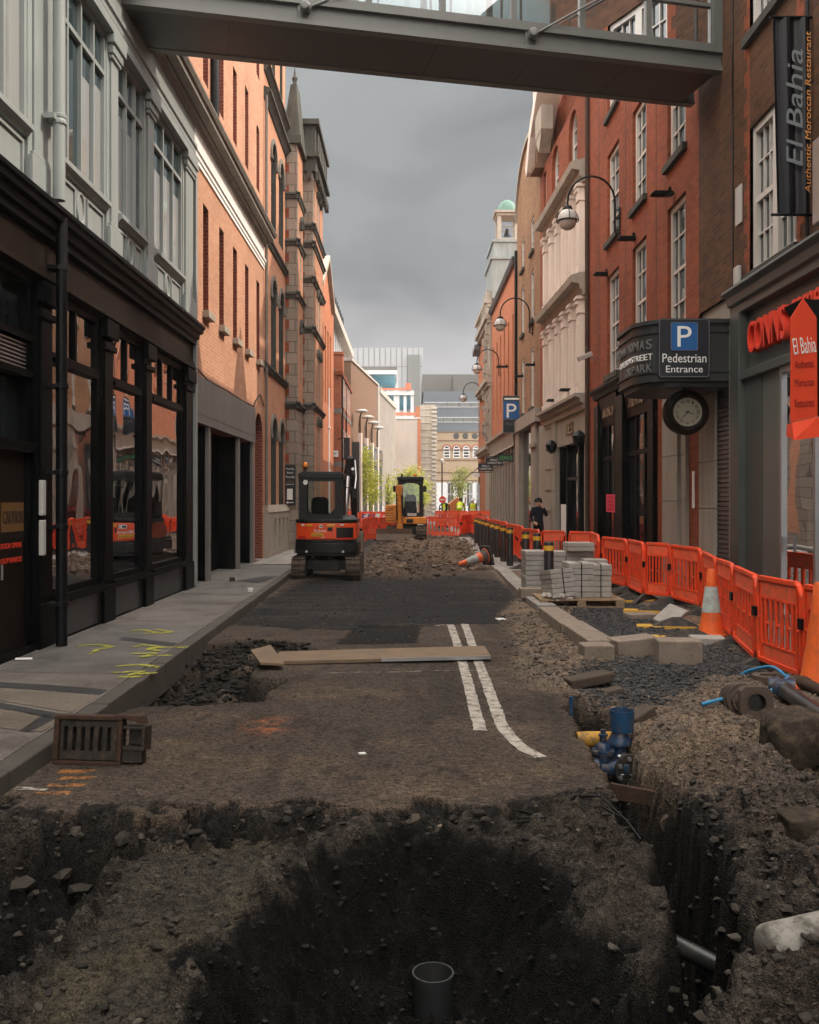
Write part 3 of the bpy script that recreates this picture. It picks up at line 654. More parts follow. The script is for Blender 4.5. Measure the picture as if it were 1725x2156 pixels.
P = scatter(PIT, 2500); rocks('soil_clods', 'dark_clod', P, pw(len(P), .005, .035, 5))
P = scatter(MIDHOLE, 2500); rocks('soil_clods', 'dark_clod', P, pw(len(P), .012, .09, 4))
P = scatter(HEAP, 5000); rocks('rubble_heap', 'heap_stone', P, pw(len(P), .012, .13, 5), .7)
P = scatter(TRENCH, 1200); rocks('rubble', 'dirt_stone', P, pw(len(P), .006, .05, 4))
P = scatter([(-2.3, 5.4), (1.4, 5.4), (1.9, 12.5), (-2.3, 12.5)], 1500); P = P[np.abs(P[:, 2]) < .06]; rocks('grit', 'rubble_stone', P, pw(len(P), .004, .022, 3))
P = scatter(MILL, 1500); rocks('grit', 'gravel_stone', P, pw(len(P), .01, .05, 4))
# cut edge of the asphalt: broken crumbs hanging over the pit
P = np.array([(x + rng.normal(0, .03), y - abs(rng.normal(.02, .07)), 0) for (ax, ay), (bx, by) in zip(CUT[1:11], CUT[2:12]) for t in np.linspace(0, 1, 30) for x, y in [(ax + (bx - ax) * t, ay + (by - ay) * t)]])
P[:, 2] = gz(P[:, 0], P[:, 1]); P = P[P[:, 2] < -.03]; rocks('rubble', 'dirt_stone', P, pw(len(P), .010, .075, 4), .7)

P = scatter(Gp([(660, 1702), (1010, 1700), (1040, 1745), (900, 1752), (690, 1742)], -.1), 110); P = P[P[:, 2] < -.07]; rocks('rubble', 'bank_stone', P, pw(len(P), .015, .09, 3), .8)
P = scatter(Gp([(0, 1702), (700, 1708), (1250, 1680), (1300, 1740), (700, 1730), (300, 1760), (0, 1790)], -.1), 300); P = P[P[:, 2] < -.07]; rocks('rubble', 'dirt_stone', P, pw(len(P), .015, .11, 4), .8)

# ------------------------------------------------------------------ pavements, kerbs, markings
def pave_mat(name, c1, bw, rh, col2=None, wet=False):
    m, nt, b = base(name); p = pos(nt); sp = N(nt, 'ShaderNodeSeparateXYZ'); L(nt, p, sp.inputs[0])
    cb = N(nt, 'ShaderNodeCombineXYZ'); L(nt, sp.outputs[1], cb.inputs[0]); L(nt, sp.outputs[0], cb.inputs[1])
    t = N(nt, 'ShaderNodeTexBrick'); t.offset = .37
    for k, v in (('Color1', (*c1, 1)), ('Color2', (*(col2 or c1), 1)), ('Mortar', (.03, .028, .025, 1)), ('Scale', 1.0), ('Brick Width', bw), ('Row Height', rh), ('Mortar Size', .008), ('Mortar Smooth', .1)): t.inputs[k].default_value = v
    L(nt, cb.outputs[0], t.inputs['Vector'])
    n1 = N(nt, 'ShaderNodeTexNoise', Scale=1.6, Detail=6.0, Roughness=.65); L(nt, p, n1.inputs[0])
    n2 = N(nt, 'ShaderNodeTexNoise', Scale=120.0, Detail=2.0); L(nt, p, n2.inputs[0])
    vo = N(nt, 'ShaderNodeTexVoronoi', Scale=95.0); L(nt, p, vo.inputs['Vector']); sv = N(nt, 'ShaderNodeSeparateColor'); L(nt, vo.outputs['Color'], sv.inputs[0])
    n3 = N(nt, 'ShaderNodeTexNoise', Scale=.5, Detail=4.0); L(nt, p, n3.inputs[0])
    k = math_(nt, 'ADD', math_(nt, 'MULTIPLY', n1.outputs[0], 1.2), math_(nt, 'MULTIPLY', sv.outputs[0], .55)); k = math_(nt, 'ADD', k, math_(nt, 'MULTIPLY', math_(nt, 'SUBTRACT', n3.outputs[0], .45), 1.0))
    c = mixc(nt, 1.0, t.outputs[0], k, 'MULTIPLY'); L(nt, c, b.inputs['Base Color'])
    L(nt, ramp(nt, n1.outputs[0], [(.35, .42 if wet else .7), (.6, .72 if wet else .9)]), b.inputs['Roughness']); b.inputs['Specular IOR Level'].default_value = .4
    bn = N(nt, 'ShaderNodeBump', Strength=.5, Distance=.006); L(nt, math_(nt, 'ADD', n2.outputs[0], math_(nt, 'MULTIPLY', t.outputs[1], -1.5)), bn.inputs['Height']); L(nt, bn.outputs[0], b.inputs['Normal'])
    M[name] = m
pave_mat('pave_left', (.135, .125, .115), 3.3, 2.4, (.155, .135, .118), True)
pave_mat('pave_far', (.30, .28, .25), .9, .6, (.26, .24, .22))
pave_mat('pave_right', (.16, .145, .13), .9, .6, (.13, .12, .11))
m = MB(); ys = np.arange(1.0, 24.5, .5)
for a, c in zip(ys, ys[1:]):
    xa, xc = float(kerbX(a)) - .17, float(kerbX(c)) - .17
    m.hexa([(-5.5, a, -.2), (xa, a, -.2), (xc, c, -.2), (-5.5, c, -.2), (-5.5, a, .155), (xa, a, .118), (xc, c, .118), (-5.5, c, .155)])
struct(m.build('pavement', 'pave_left'))
m = MB(); m.box(-5.5, 24.52, -.2, float(kerbX(24)) - .17, 62, .15); m.box(-3.95, 23.0, .135, -2.85, 24.5, .150); struct(m.build('pavement', 'pave_far'))
m = MB(); m.cur = 0; y = 1.0
while y < 60:
    l = .915; xa, xc = float(kerbX(y)), float(kerbX(y + l)); j = random.uniform(-.006, .006)
    m.hexa([(xa - .165, y, -.16), (xa, y, -.16), (xc, y + l - .01, -.16), (xc - .165, y + l - .01, -.16), (xa - .165, y, .124 + j), (xa - .02, y, .122 + j), (xc - .02, y + l - .01, .122 + j), (xc - .165, y + l - .01, .124 + j)])
    y += l
struct(m.build('kerb', 'kerb_old', bevel=.012))
m = MB(); pr = [(4.05, 7.0), (4.05, 9.6), (4.4, 11.5), (4.75, 13.6), (4.75, 17.5), (4.3, 20.5), (3.2, 23.5), (2.75, 24.5), (2.75, 62)]
for (a, b_), (c, d) in zip(pr, pr[1:]): m.hexa([(a, b_, -.2), (5.6, b_, -.2), (5.6, d, -.2), (c, d, -.2), (a, b_, .06), (5.6, b_, .06), (5.6, d, .06), (c, d, .06)])
struct(m.build('pavement', 'pave_right'))
def pslab(q, m_):       # repairs in the footway, laid as thin sheets
    mb = MB(); P = [G(x, y, .135) for x, y in q]; P = [(min(x, float(kerbX(y)) - .19), y) for x, y in P]; mb.quad(*[(x, y, .155 - (x + 5.5) * .0125 + .004) for x, y in P]); struct(mb.build('pavement_patch', m_))
pave_mat('pave_dark', (.036, .036, .036), 40, 40, None, True); pave_mat('pave_sand', (.15, .122, .096), 40, 40)
pslab([(0, 1436), (110, 1441), (300, 1449), (290, 1460), (110, 1452), (0, 1447)], 'pave_dark'); pslab([(0, 1478), (262, 1502), (248, 1514), (0, 1489)], 'pave_dark'); pslab([(0, 1492), (90, 1500), (60, 1536), (0, 1530)], 'pave_sand'); pslab([(128, 1504), (246, 1515), (215, 1536), (66, 1537)], 'pave_sand'); pslab([(92, 1501), (126, 1505), (64, 1538), (40, 1536)], 'pave_dark')
pslab([(0, 1450), (280, 1463), (255, 1497), (0, 1474)], 'pave_sand')
pslab([(500, 1222), (560, 1212), (590, 1213), (545, 1226)], 'pave_dark'); pslab([(260, 1340), (420, 1352), (405, 1358), (250, 1346)], 'pave_dark')
# new kerb line on the right
m = MB(); kp = Gp([(1046, 1205), (1070, 1232), (1100, 1262), (1132, 1286)])
for (a, b_), (c, d) in zip(kp, kp[1:]): m.hexa([(a, b_, -.1), (a + .3, b_, -.1), (c + .3, d, -.1), (c, d, -.1), (a, b_, .09), (a + .3, b_, .09), (c + .3, d, .09), (c, d, .09)])
m.hexa([(kp[0][0], kp[0][1], -.1), (2.9, kp[0][1], -.1), (2.9, 62, -.1), (2.3, 62, -.1), (kp[0][0], kp[0][1], .055), (2.9, kp[0][1], .055), (2.9, 62, .055), (2.3, 62, .055)])
struct(m.build('kerb', 'pave_far', bevel=.01))
def stripe(pts, w, name, m_, lift=.006, cut=0.0):
    mb = MB(); P = []
    for (ax, ay), (bx, by) in zip(pts, pts[1:]):
        n = max(2, int(math.hypot(bx - ax, by - ay) / .05)); P += [(ax + (bx - ax) * t / n, ay + (by - ay) * t / n) for t in range(n)]
    P.append(pts[-1]); i0 = 0
    for k, (x, y) in enumerate(P):
        a, c = P[max(0, k - 1)], P[min(len(P) - 1, k + 1)]; t = Vector((c[0] - a[0], c[1] - a[1])).normalized(); n = Vector((t.y, -t.x))
        for s in np.linspace(-.5, .5, 5): 
            j = random.uniform(-.006, .006) if abs(s) == .5 else 0
            px, py = x + n.x * (w * s + j), y + n.y * (w * s + j); mb.v.append((px, py, gz(px, py) + lift))
    for k in range(len(P) - 1):
        for j in range(4):
            if random.random() < cut: continue
            mb.f.append((k * 5 + j, k * 5 + j + 1, k * 5 + j + 6, k * 5 + j + 5)); mb.mi.append(0)
    return struct(mb.build(name, m_))
stripe(Gp([(948, 1314), (968, 1372), (990, 1455), (1012, 1540)]), .10, 'road_marking', 'road_paint', cut=.0)
stripe(Gp([(978, 1314), (1000, 1372), (1030, 1455), (1058, 1530), (1078, 1558), (1105, 1580), (1140, 1597)]), .10, 'road_marking', 'road_paint', cut=.0)
stripe(Gp([(640, 1420), (760, 1416), (880, 1414), (1000, 1412), (1060, 1411)]), .018, 'road_marking', 'road_paint', cut=.4)
stripe(Gp([(1000, 1441), (1070, 1440)]), .02, 'road_marking', 'road_paint', cut=.4)
stripe(Gp([(915, 1318), (950, 1316)]), .16, 'road_marking', 'road_paint', cut=.55)
stripe(Gp([(30, 1664), (100, 1667)]), .05, 'road_marking', 'road_paint', cut=.4)
def spray(strokes):
    mb = MB()
    for pts in strokes:
        P = [G(x, y, .13) for x, y in pts]
        for (ax, ay), (bx, by) in zip(P, P[1:]):
            n = max(1, int(math.hypot(bx - ax, by - ay) / .02))
            for t in range(n):
                if random.random() < .25: continue
                x, y = ax + (bx - ax) * t / n + random.gauss(0, .006), ay + (by - ay) * t / n + random.gauss(0, .012)
                z = .155 - (x + 5.5) * .0125 + .006; w, h = random.uniform(.012, .03), random.uniform(.02, .05); mb.quad((x - w, y - h, z), (x + w, y - h * .6, z), (x + w, y + h, z), (x - w, y + h * .5, z))
    return struct(mb.build('pavement_marking', 'yellow_spray'))
spray([[(275, 1330), (300, 1326), (330, 1332), (305, 1334)], [(330, 1325), (362, 1330), (335, 1334)], [(168, 1360), (205, 1358), (240, 1362), (205, 1368), (190, 1378)], [(285, 1362), (300, 1357), (345, 1362), (310, 1366), (340, 1370)], [(318, 1363), (395, 1361)], [(278, 1376), (330, 1374), (300, 1381), (360, 1378)], [(250, 1402), (290, 1398), (340, 1402)], [(240, 1415), (300, 1412), (270, 1420), (330, 1414)], [(248, 1424), (300, 1422)]])
# ------------------------------------------------------------------ left row
P4 = PL(-4.0)
ENT = [(0.02, 8.05), (-.03, 8.05), (-.03, 8.12), (-.05, 8.14), (-.05, 8.22), (-.08, 8.24), (-.08, 8.30), (-.03, 8.32), (-.03, 8.66), (.02, 8.66)]
COR = [(.02, 8.662), (-.06, 8.662), (-.08, 8.70), (-.10, 8.74), (-.15, 8.76), (-.15, 8.79), (-.30, 8.80), (-.30, 8.88), (-.34, 8.90), (-.38, 8.97), (-.38, 9.0), (.02, 9.08)]
def shop_building():
    b = thing('shop_building', 'corner shop with black glazed shopfront below and tall grey-white windows above', 'building', (-4, 12, 0))
    # body behind the fronts, plus an unseen mass, added to block skylight behind camera
    m = MB(); m.box(-12, 6.0, 0, -5.6, 17.1, 9); m.box(-12, -16, 0, -4.0, 5.99, 13.5); m.box(-5.6, 6.0, 9.0, -3.99, 17.1, 9.05); m.box(-5.6, 17.0, 0, -4.0, 17.1, 9.0)
    m.box(-5.6, 6.0, 4.62, -4.3, 17.0, 4.9); m.box(-5.6, 6.0, -.1, -4.02, 17.0, .16); m.box(-5.6, 6.0, 0, -4.0, 6.1, 9)
    m.build('wall', 'dark_room', b)
    bays = [(6.1, 7.2), (7.6, 9.72), (10.45, 12.25), (12.72, 14.0), (14.5, 16.35)]
    piers = [(7.2, 7.6), (9.72, 10.45), (12.25, 12.72), (14.0, 14.5), (16.35, 17.1)]
    # upper storey
    for a, c in piers:
        m = MB()
        m.pbox(P4, a, c, 5.02, 7.92, 0, .3); m.pbox(P4, a + .1, c - .1, 5.4, 7.62, -.03, -.002)
        m.pbox(P4, a - .02, c + .02, 5.04, 5.38, -.06, -.002); m.pbox(P4, a + .04, c - .04, 5.38, 5.44, -.05, -.002)
        m.pbox(P4, a + .05, c - .05, 7.62, 7.68, -.06, -.002); m.pbox(P4, a + .02, c - .02, 7.68, 7.80, -.08, -.002); m.pbox(P4, a - .03, c + .03, 7.80, 7.92, -.11, -.002)
        m.build('pilaster', 'white_paint', b, bevel=.012)
    m = MB(); m.profile(P4, COR, 6.0, 17.12); m.build('cornice', 'cornice_grey', b)
    m = MB(); m.profile(P4, ENT, 6.0, 17.12); m.pbox(P4, 6, 17.1, 7.922, 8.048, -.10, .3)
    m.build('frieze', 'white_paint', b)
    for i, (a, c) in enumerate(bays):
        p = MB(); mid = (a + c) / 2
        p.pbox(P4, a, c, 5.02, 5.56, .04, .12)
        for q, w in ((a + .08, mid - .2), (mid + .2, c - .08)):
            for u0, u1, z0, z1 in ((q, w, 5.10, 5.13), (q, w, 5.47, 5.50), (q, q + .03, 5.13, 5.47), (w - .03, w, 5.13, 5.47)): p.pbox(P4, u0, u1, z0, z1, .015, .041)
        ring = [P4(mid + .12 * math.cos(t * math.pi / 10), 5.31 + .19 * math.sin(t * math.pi / 10), .035) for t in range(21)]
        p.tube(ring, .02, 6, cap=False)
        p.build('panel', 'white_paint', b)
        s = MB(); s.profile(P4, [(.16, 5.56), (.0, 5.56), (-.03, 5.60), (-.06, 5.62), (-.06, 5.68), (.16, 5.70)], a, c); s.build('sill', 'white_paint', b)
        n = 4 if c - a > 1.5 and i < 3 else 3
        w = MB(); 
        w.pbox(P4, a, a + .06, 5.7, 7.92, .02, .12); w.pbox(P4, c - .06, c, 5.7, 7.92, .02, .12); w.pbox(P4, a + .06, c - .06, 7.84, 7.92, .02, .12); w.pbox(P4, a + .06, c - .06, 5.7, 5.76, .022, .12)
        w.pbox(P4, a + .06, c - .06, 7.33, 7.39, .018, .12)
        for k in range(1, n):
            u = a + (c - a) * k / n; w.pbox(P4, u - .022, u + .022, 5.76, 7.84, .02, .12)
        wo = w.build('window', 'white_paint', b)
        g = MB(); g.quad(P4(a, 5.7, .07), P4(c, 5.7, .07), P4(c, 7.9, .07), P4(a, 7.9, .07)); g.build('pane', 'glass_teal', wo)
        bl = MB()
        for k in range(n):
            u0, u1 = a + (c - a) * k / n, a + (c - a) * (k + 1) / n
            if (i * 3 + k) % 4 != 3 and i > 0: bl.quad(P4(u0 + .04, 5.74, .068), P4(u1 - .04, 5.74, .068), P4(u1 - .04, 7.02 + .1 * ((i + k) % 2), .068), P4(u0 + .04, 7.02 + .1 * ((i + k) % 2), .068))
        if bl.v: bl.build('blind', 'blind_glass', wo)
    # shop cornice and fascia
    m = MB()
    m.profile(P4, [(.05, 5.10), (-.10, 4.97), (-.24, 4.93), (-.24, 4.88), (-.21, 4.86), (-.20, 4.80), (-.14, 4.78), (-.13, 4.70), (-.08, 4.68), (-.08, 4.60), (.0, 4.58), (.05, 4.58)], 6.0, 17.06)
    m.build('shop_cornice', 'black_paint', b)
    m = MB(); m.profile(P4, [(.05, 4.579), (.0, 4.579), (.0, 4.30), (-.03, 4.29), (-.03, 4.25), (-.05, 4.24), (-.05, 4.20), (-.08, 4.18), (-.08, 4.14), (.0, 4.12), (.05, 4.12)], 6.0, 17.06)
    m.build('fascia', 'dark_timber', b)
    # shopfront
    for a, c in ((6.0, 7.0), (9.95, 10.38), (12.05, 12.5), (13.95, 14.38), (16.45, 17.06)):
        m = MB(); m.pbox(P4, a, c, .12, 4.12, 0, .35); m.pbox(P4, a + .06, c - .06, .7, 3.7, -.02, -.001)
        m.pbox(P4, a - .01, c + .01, .12, .62, -.035, -.002); m.pbox(P4, a - .02, c + .02, 3.72, 3.80, -.05, -.002); m.pbox(P4, a - .02, c + .02, 3.88, 4.11, -.08, -.002)
        m.build('shop_pier', 'black_paint', b, bevel=.01)
    fronts = [(10.38, 12.05, 2), (12.5, 13.95, 2), (14.38, 16.45, 3)]
    for i, (a, c, n) in enumerate(fronts):
        m = MB(); m.pbox(P4, a, c, .10, .56, .02, .3); m.build('stall_riser', 'granite_base', b)
        m = MB()
        m.pbox(P4, a, c, .56, .66, -.03, .3); m.pbox(P4, a, c, .66, .74, .03, .3)
        m.pbox(P4, a, a + .07, .74, 4.12, .03, .12); m.pbox(P4, c - .12, c, .74, 4.12, .03, .12); m.pbox(P4, a + .07, c - .12, 4.02, 4.12, .03, .12)
        m.pbox(P4, a + .07, c - .12, 3.30, 3.36, -.01, .12); m.pbox(P4, a + .07, c - .12, 3.36, 3.42, .03, .12)
        for k in range(1, n):
            u = a + .07 + (c - .19 - a) * k / n; m.pbox(P4, u - .03, u + .03, 3.42, 4.02, .03, .12)
        wo = m.build('shop_window', 'black_paint', b)
        g = MB(); g.quad(P4(a + .07, .74, .07), P4(c - .1, .74, .07), P4(c - .1, 4.05, .07), P4(a + .07, 4.05, .07)); g.build('pane', 'shop_glass', wo)
    # posters hung behind the shop glass
    X = -4.22
    def poster(a, c, z0, z1, m_): 
        q = MB(); q.box(X - .02, a, z0, X, c, z1); return q.build('poster', m_, b)
    up, rt = (0, 0, 1), (0, 1, 0)
    poster(10.9, 12.1, .85, 3.05, 'poster_cream')
    sh = MB(); sh.prism([(11.50, .95), (11.62, 1.0), (11.70, 1.6), (11.66, 2.1), (11.60, 2.30), (11.62, 2.75), (11.55, 2.9), (11.48, 2.75), (11.50, 2.30), (11.40, 2.0), (11.42, 1.5), (11.52, 1.2)], 'x', X + .002, X + .008); sh.build('printed_figure', 'poster_dark', b)
    text('PRADA', (X + .01, 10.95, 3.08), rt, up, .15, 'sign_white', b, width=.52)
    po = poster(12.6, 13.75, .9, 3.15, 'poster_teal')
    text('PRADA', (X + .01, 13.1, 2.98), rt, up, .16, 'sign_white', b, width=.62)
    sh = MB(); sh.prism([(13.05, 2.62), (13.2, 2.72), (13.6, 2.74), (13.72, 2.66), (13.5, 2.62), (13.45, 2.55), (13.6, 2.5), (13.3, 2.48)], 'x', X + .002, X + .008); sh.build('printed_figure', 'paper', b)
    for zz in (2.25, 1.95): MB().box(X, 12.65, zz, X + .006, 13.7, zz + .02).build('printed_rule', 'paper', b)
    sh = MB(); sh.prism([(12.8, .95), (13.1, .95), (13.15, 1.5), (13.05, 1.9), (12.95, 2.15), (12.85, 1.9), (12.75, 1.5)], 'x', X + .002, X + .008); sh.build('printed_figure', 'poster_brown', b)
    poster(14.5, 15.75, 2.6, 3.2, 'poster_brown'); poster(14.5, 15.75, .9, 2.58, 'poster_dark')
    text('CELINE', (X + .01, 15.1, 2.95), rt, up, .10, 'letter_amber', b, width=.5)
    MB().box(X, 14.6, 2.42, X + .006, 15.6, 2.55).build('printed_rule', 'paper', b)
    # door bay at the near end
    m = MB()
    m.pbox(P4, 7.0, 9.9, .1, .2, .0, .3)
    m.pbox(P4, 7.0, 9.9, 2.25, 2.36, .0, .25); m.pbox(P4, 7.0, 9.9, 3.05, 3.12, .02, .25); m.pbox(P4, 7.0, 9.9, 3.43, 3.50, .02, .25); m.pbox(P4, 7.0, 9.9, 4.05, 4.12, .02, .25)
    for u in (7.0, 8.42, 9.8): m.pbox(P4, u, u + .1, .2, 4.05, .05, .25)
    fr = m.build('door_frame', 'black_paint', b)
    g = MB(); g.quad(P4(7.1, 2.36, .15), P4(9.8, 2.36, .15), P4(9.8, 3.05, .15), P4(7.1, 3.05, .15)); g.quad(P4(7.1, 3.5, .15), P4(9.8, 3.5, .15), P4(9.8, 4.05, .15), P4(7.1, 4.05, .15)); g.build('pane', 'glass_dark', fr)
    m = MB()
    for k in range(7): z = 3.13 + k * .042; m.hexa([P4(7.1, z, .06), P4(9.8, z, .06), P4(9.8, z + .005, .14), P4(7.1, z + .005, .14), P4(7.1, z + .018, .06), P4(9.8, z + .018, .06), P4(9.8, z + .023, .14), P4(7.1, z + .023, .14)])
    m.build('vent_louvre', 'steel', fr)
    for a, c in ((8.52, 9.15), (9.16, 9.8)):
        m = MB(); m.pbox(P4, a, c, .2, 2.25, .08, .13)
        d = m.build('door', 'dark_timber', b)
        MB().pbox(P4, a + .08, c - .03, 1.42, 1.72, .072, .079).build('caution_sticker', 'caution_amber', d)
        text('CAUTION', P4((a + c) / 2 + .03, 1.57, .071), rt, up, .13, 'sign_black', d, width=c - a - .16)
        text('DOOR OPENS', P4((a + c) / 2, 1.28, .078), rt, up, .055, 'letter_red', d, width=.5)
        text('OUTWARDS', P4((a + c) / 2, 1.13, .078), rt, up, .055, 'letter_red', d, width=.5)
        h = MB(); h.tube([P4(9.1 if a < 9 else 9.2, .95, .05), P4(9.1 if a < 9 else 9.2, 1.1, .05)], .012, 6); h.build('door_handle', 'steel', d)
    MB().pbox(P4, 7.1, 8.42, .2, 2.25, .08, .13).build('door', 'dark_timber', b)
    return b
shop_building()
t = thing('drainpipe', 'black iron drainpipe running down the shopfront beside the caution doors', 'drainpipe', (-3.9, 10.25, 0))
m = MB(); m.tube([(-3.84, 10.22, .14), (-3.84, 10.22, 4.9)], .062, 12)
m.build('pipe', 'black_metal', t, smooth=True)
for z in (.6, 1.45, 2.05, 3.0, 4.3): m = MB(); m.lathe([(.062, z - .03), (.074, z - .025), (.074, z + .025), (.062, z + .03)], (-3.84, 10.22, 0), 12); m.box(-3.98, 10.12, z - .02, -3.84, 10.32, z + .02); m.build('bracket', 'black_metal', t)
t = thing('drainpipe', 'grey-white painted drainpipe on the pier between the tall white windows', 'drainpipe', (-3.9, 10.2, 5))
m = MB(); m.tube([(-3.83, 10.12, 5.02), (-3.83, 10.12, 9.0)], .066, 12); m.build('pipe', 'white_paint', t, smooth=True)
for z in (5.9, 7.9): m = MB(); m.lathe([(.066, z - .06), (.082, z - .05), (.082, z - .02), (.074, z), (.082, z + .02), (.082, z + .05), (.066, z + .06)], (-3.83, 10.12, 0), 12); m.box(-3.95, 9.98, z - .03, -3.83, 10.26, z + .03); m.build('bracket', 'white_paint', t)
t = thing('meter_box', 'small pale switch boxes fixed to the pier beside the caution doors', 'switch box', (-3.95, 9.97, 1.3))
for z in (1.15, 1.58): MB().box(-3.98 + .0, 9.93, z, -3.93, 10.02, z + .38).build('box', 'meter_box', t, bevel=.01)

def garage_building():
    b = thing('brick_building', 'orange brick building with narrow slit windows above a dark garage entrance', 'building', (-4, 21, 0))
    Y0, Y1 = 17.12, 25.35
    sl = [17.94, 19.46, 20.98, 22.52, 24.2]; ops = [(y, y + .48, 5.42, 7.5) for y in sl]
    ops += [(17.25, 23.55, .1, 3.2), (23.95, 25.2, .1, 4.05, .62)]
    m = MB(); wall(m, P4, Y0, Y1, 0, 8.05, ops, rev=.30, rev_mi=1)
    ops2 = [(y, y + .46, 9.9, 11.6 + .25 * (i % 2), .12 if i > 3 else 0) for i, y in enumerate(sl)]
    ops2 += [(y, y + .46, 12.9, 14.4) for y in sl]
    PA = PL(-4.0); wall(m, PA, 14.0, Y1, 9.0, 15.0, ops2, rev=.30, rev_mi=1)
    m.build('wall', ['brick_left', 'brick_left_shaded'], b)
    m = MB(); m.box(-12, 17.12, 0, -5.2, Y1, 15); m.box(-5.2, 14, 14.9, -4.001, Y1, 14.99); m.box(-5.2, Y1 - .1, 0, -4.005, Y1, 15); m.box(-12, 14.0, 9.06, -5.2, 17.12, 15); m.box(-5.2, 14.0, 9.06, -4.005, 14.1, 15)
    for y in sl: m.box(-4.5, y - .05, 5.3, -4.299, y + .6, 7.6); m.box(-4.5, y - .05, 9.8, -4.299, y + .6, 14.6)
    m.build('core', 'brick_left_shaded', b)
    for y in sl:
        o = MB(); o.pbox(P4, y - .05, y + .53, 5.28, 5.415, -.13, .05); o.build('sill', 'limestone', b, bevel=.008)
        if y == sl[0]: continue
    m = MB(); m.profile(P4, ENT, Y0, Y1); m.build('frieze', 'frieze_sunlit', b)
    m = MB(); m.profile(P4, COR, Y0, Y1); m.build('cornice', 'cornice_grey', b)
    m = MB(); m.pbox(P4, Y0, Y0 + .14, .15, 8.04, -.05, .02); m.build('corner_pipe', 'white_paint', b)
    # granite surround of the garage
    m = MB(); m.pbox(P4, 17.27, 23.75, 3.2, 4.08, -.05, .02); m.pbox(P4, 17.27, 23.75, 3.37, 3.39, -.055, -.049); m.build('granite_band', 'dark_granite', b)
    for a, c, dd in ((18.35, 18.55, .5), (21.55, 21.75, .5), (23.5, 23.75, .3)): MB().pbox(P4, a, c, .1, 3.2, -.02, .05).build('pier', 'dark_granite', b); MB().pbox(P4, a, c, .1, 3.2, .051, dd).build('garage_jamb', 'black_paint', b)
    for a, c in ((17.27, 18.35), (18.55, 21.55), (21.75, 23.5)):
        MB().pbox(P4, a, c, .12, 3.2, .45, .5).build('garage_door', 'black_paint', b)
    m = MB(); m.tube([P4(17.3, 4.2, -.03), P4(18.2, 4.10, -.03), P4(20, 4.12, -.03), P4(22.2, 4.10, -.03), P4(23.6, 4.12, -.03), P4(23.9, 4.3, -.03), P4(24.6, 4.55, -.03), P4(25.3, 4.3, -.03)], .016, 5); m.build('cable', 'black_metal', b)
    m = MB()
    for k in range(48): z = .14 + k * .075; m.hexa([P4(23.95, z, .20), P4(25.2, z, .20), P4(25.2, z, .25), P4(23.95, z, .25), P4(23.95, z + .07, .215), P4(25.2, z + .07, .215), P4(25.2, z + .07, .25), P4(23.95, z + .07, .25)])
    m.build('roller_shutter', 'iron_grey', b)
    m = MB(); m.tube([P4(21.0 - 2.35, 9.1, -.08), P4(21.0 - 2.35, 14.8, -.08)], .09, 10); m.build('downpipe', 'black_metal', b)
garage_building()

def string_course(mb, P, u0, u1, z, h=.17, pr=.11):
    mb.profile(P, [(.02, z - h), (-.04, z - h), (-pr * .7, z - h * .45), (-pr, z - h * .3), (-pr, z), (.02, z + .08)], u0, u1)
def arched_window(parent, P, u0, u1, z0, z1, stone='grey_stone', d=.13):
    rise = (u1 - u0) / 2
    h = MB(); a = arch_pts(u0 - .13, u1 + .13, z1 + .13, rise + .13, 12); c = arch_pts(u0, u1, z1, rise, 12)
    for k in range(len(a) - 1):
        q = [a[k], a[k + 1], c[k + 1], c[k]]
        h.hexa([P(*w, -.05) for w in q] + [P(*w, .02) for w in q])
    h.pbox(P, u0 - .16, u0, z1 - rise - .12, z1 - rise, -.07, .02); h.pbox(P, u1, u1 + .16, z1 - rise - .12, z1 - rise, -.07, .02)
    h.build('hood_mould', stone, parent)
    return window(parent, P, u0, u1, z0, z1, d, 2, 2, fm='iron_grey', gm='glass_dark', fw=.05, rise=rise, meet=False)
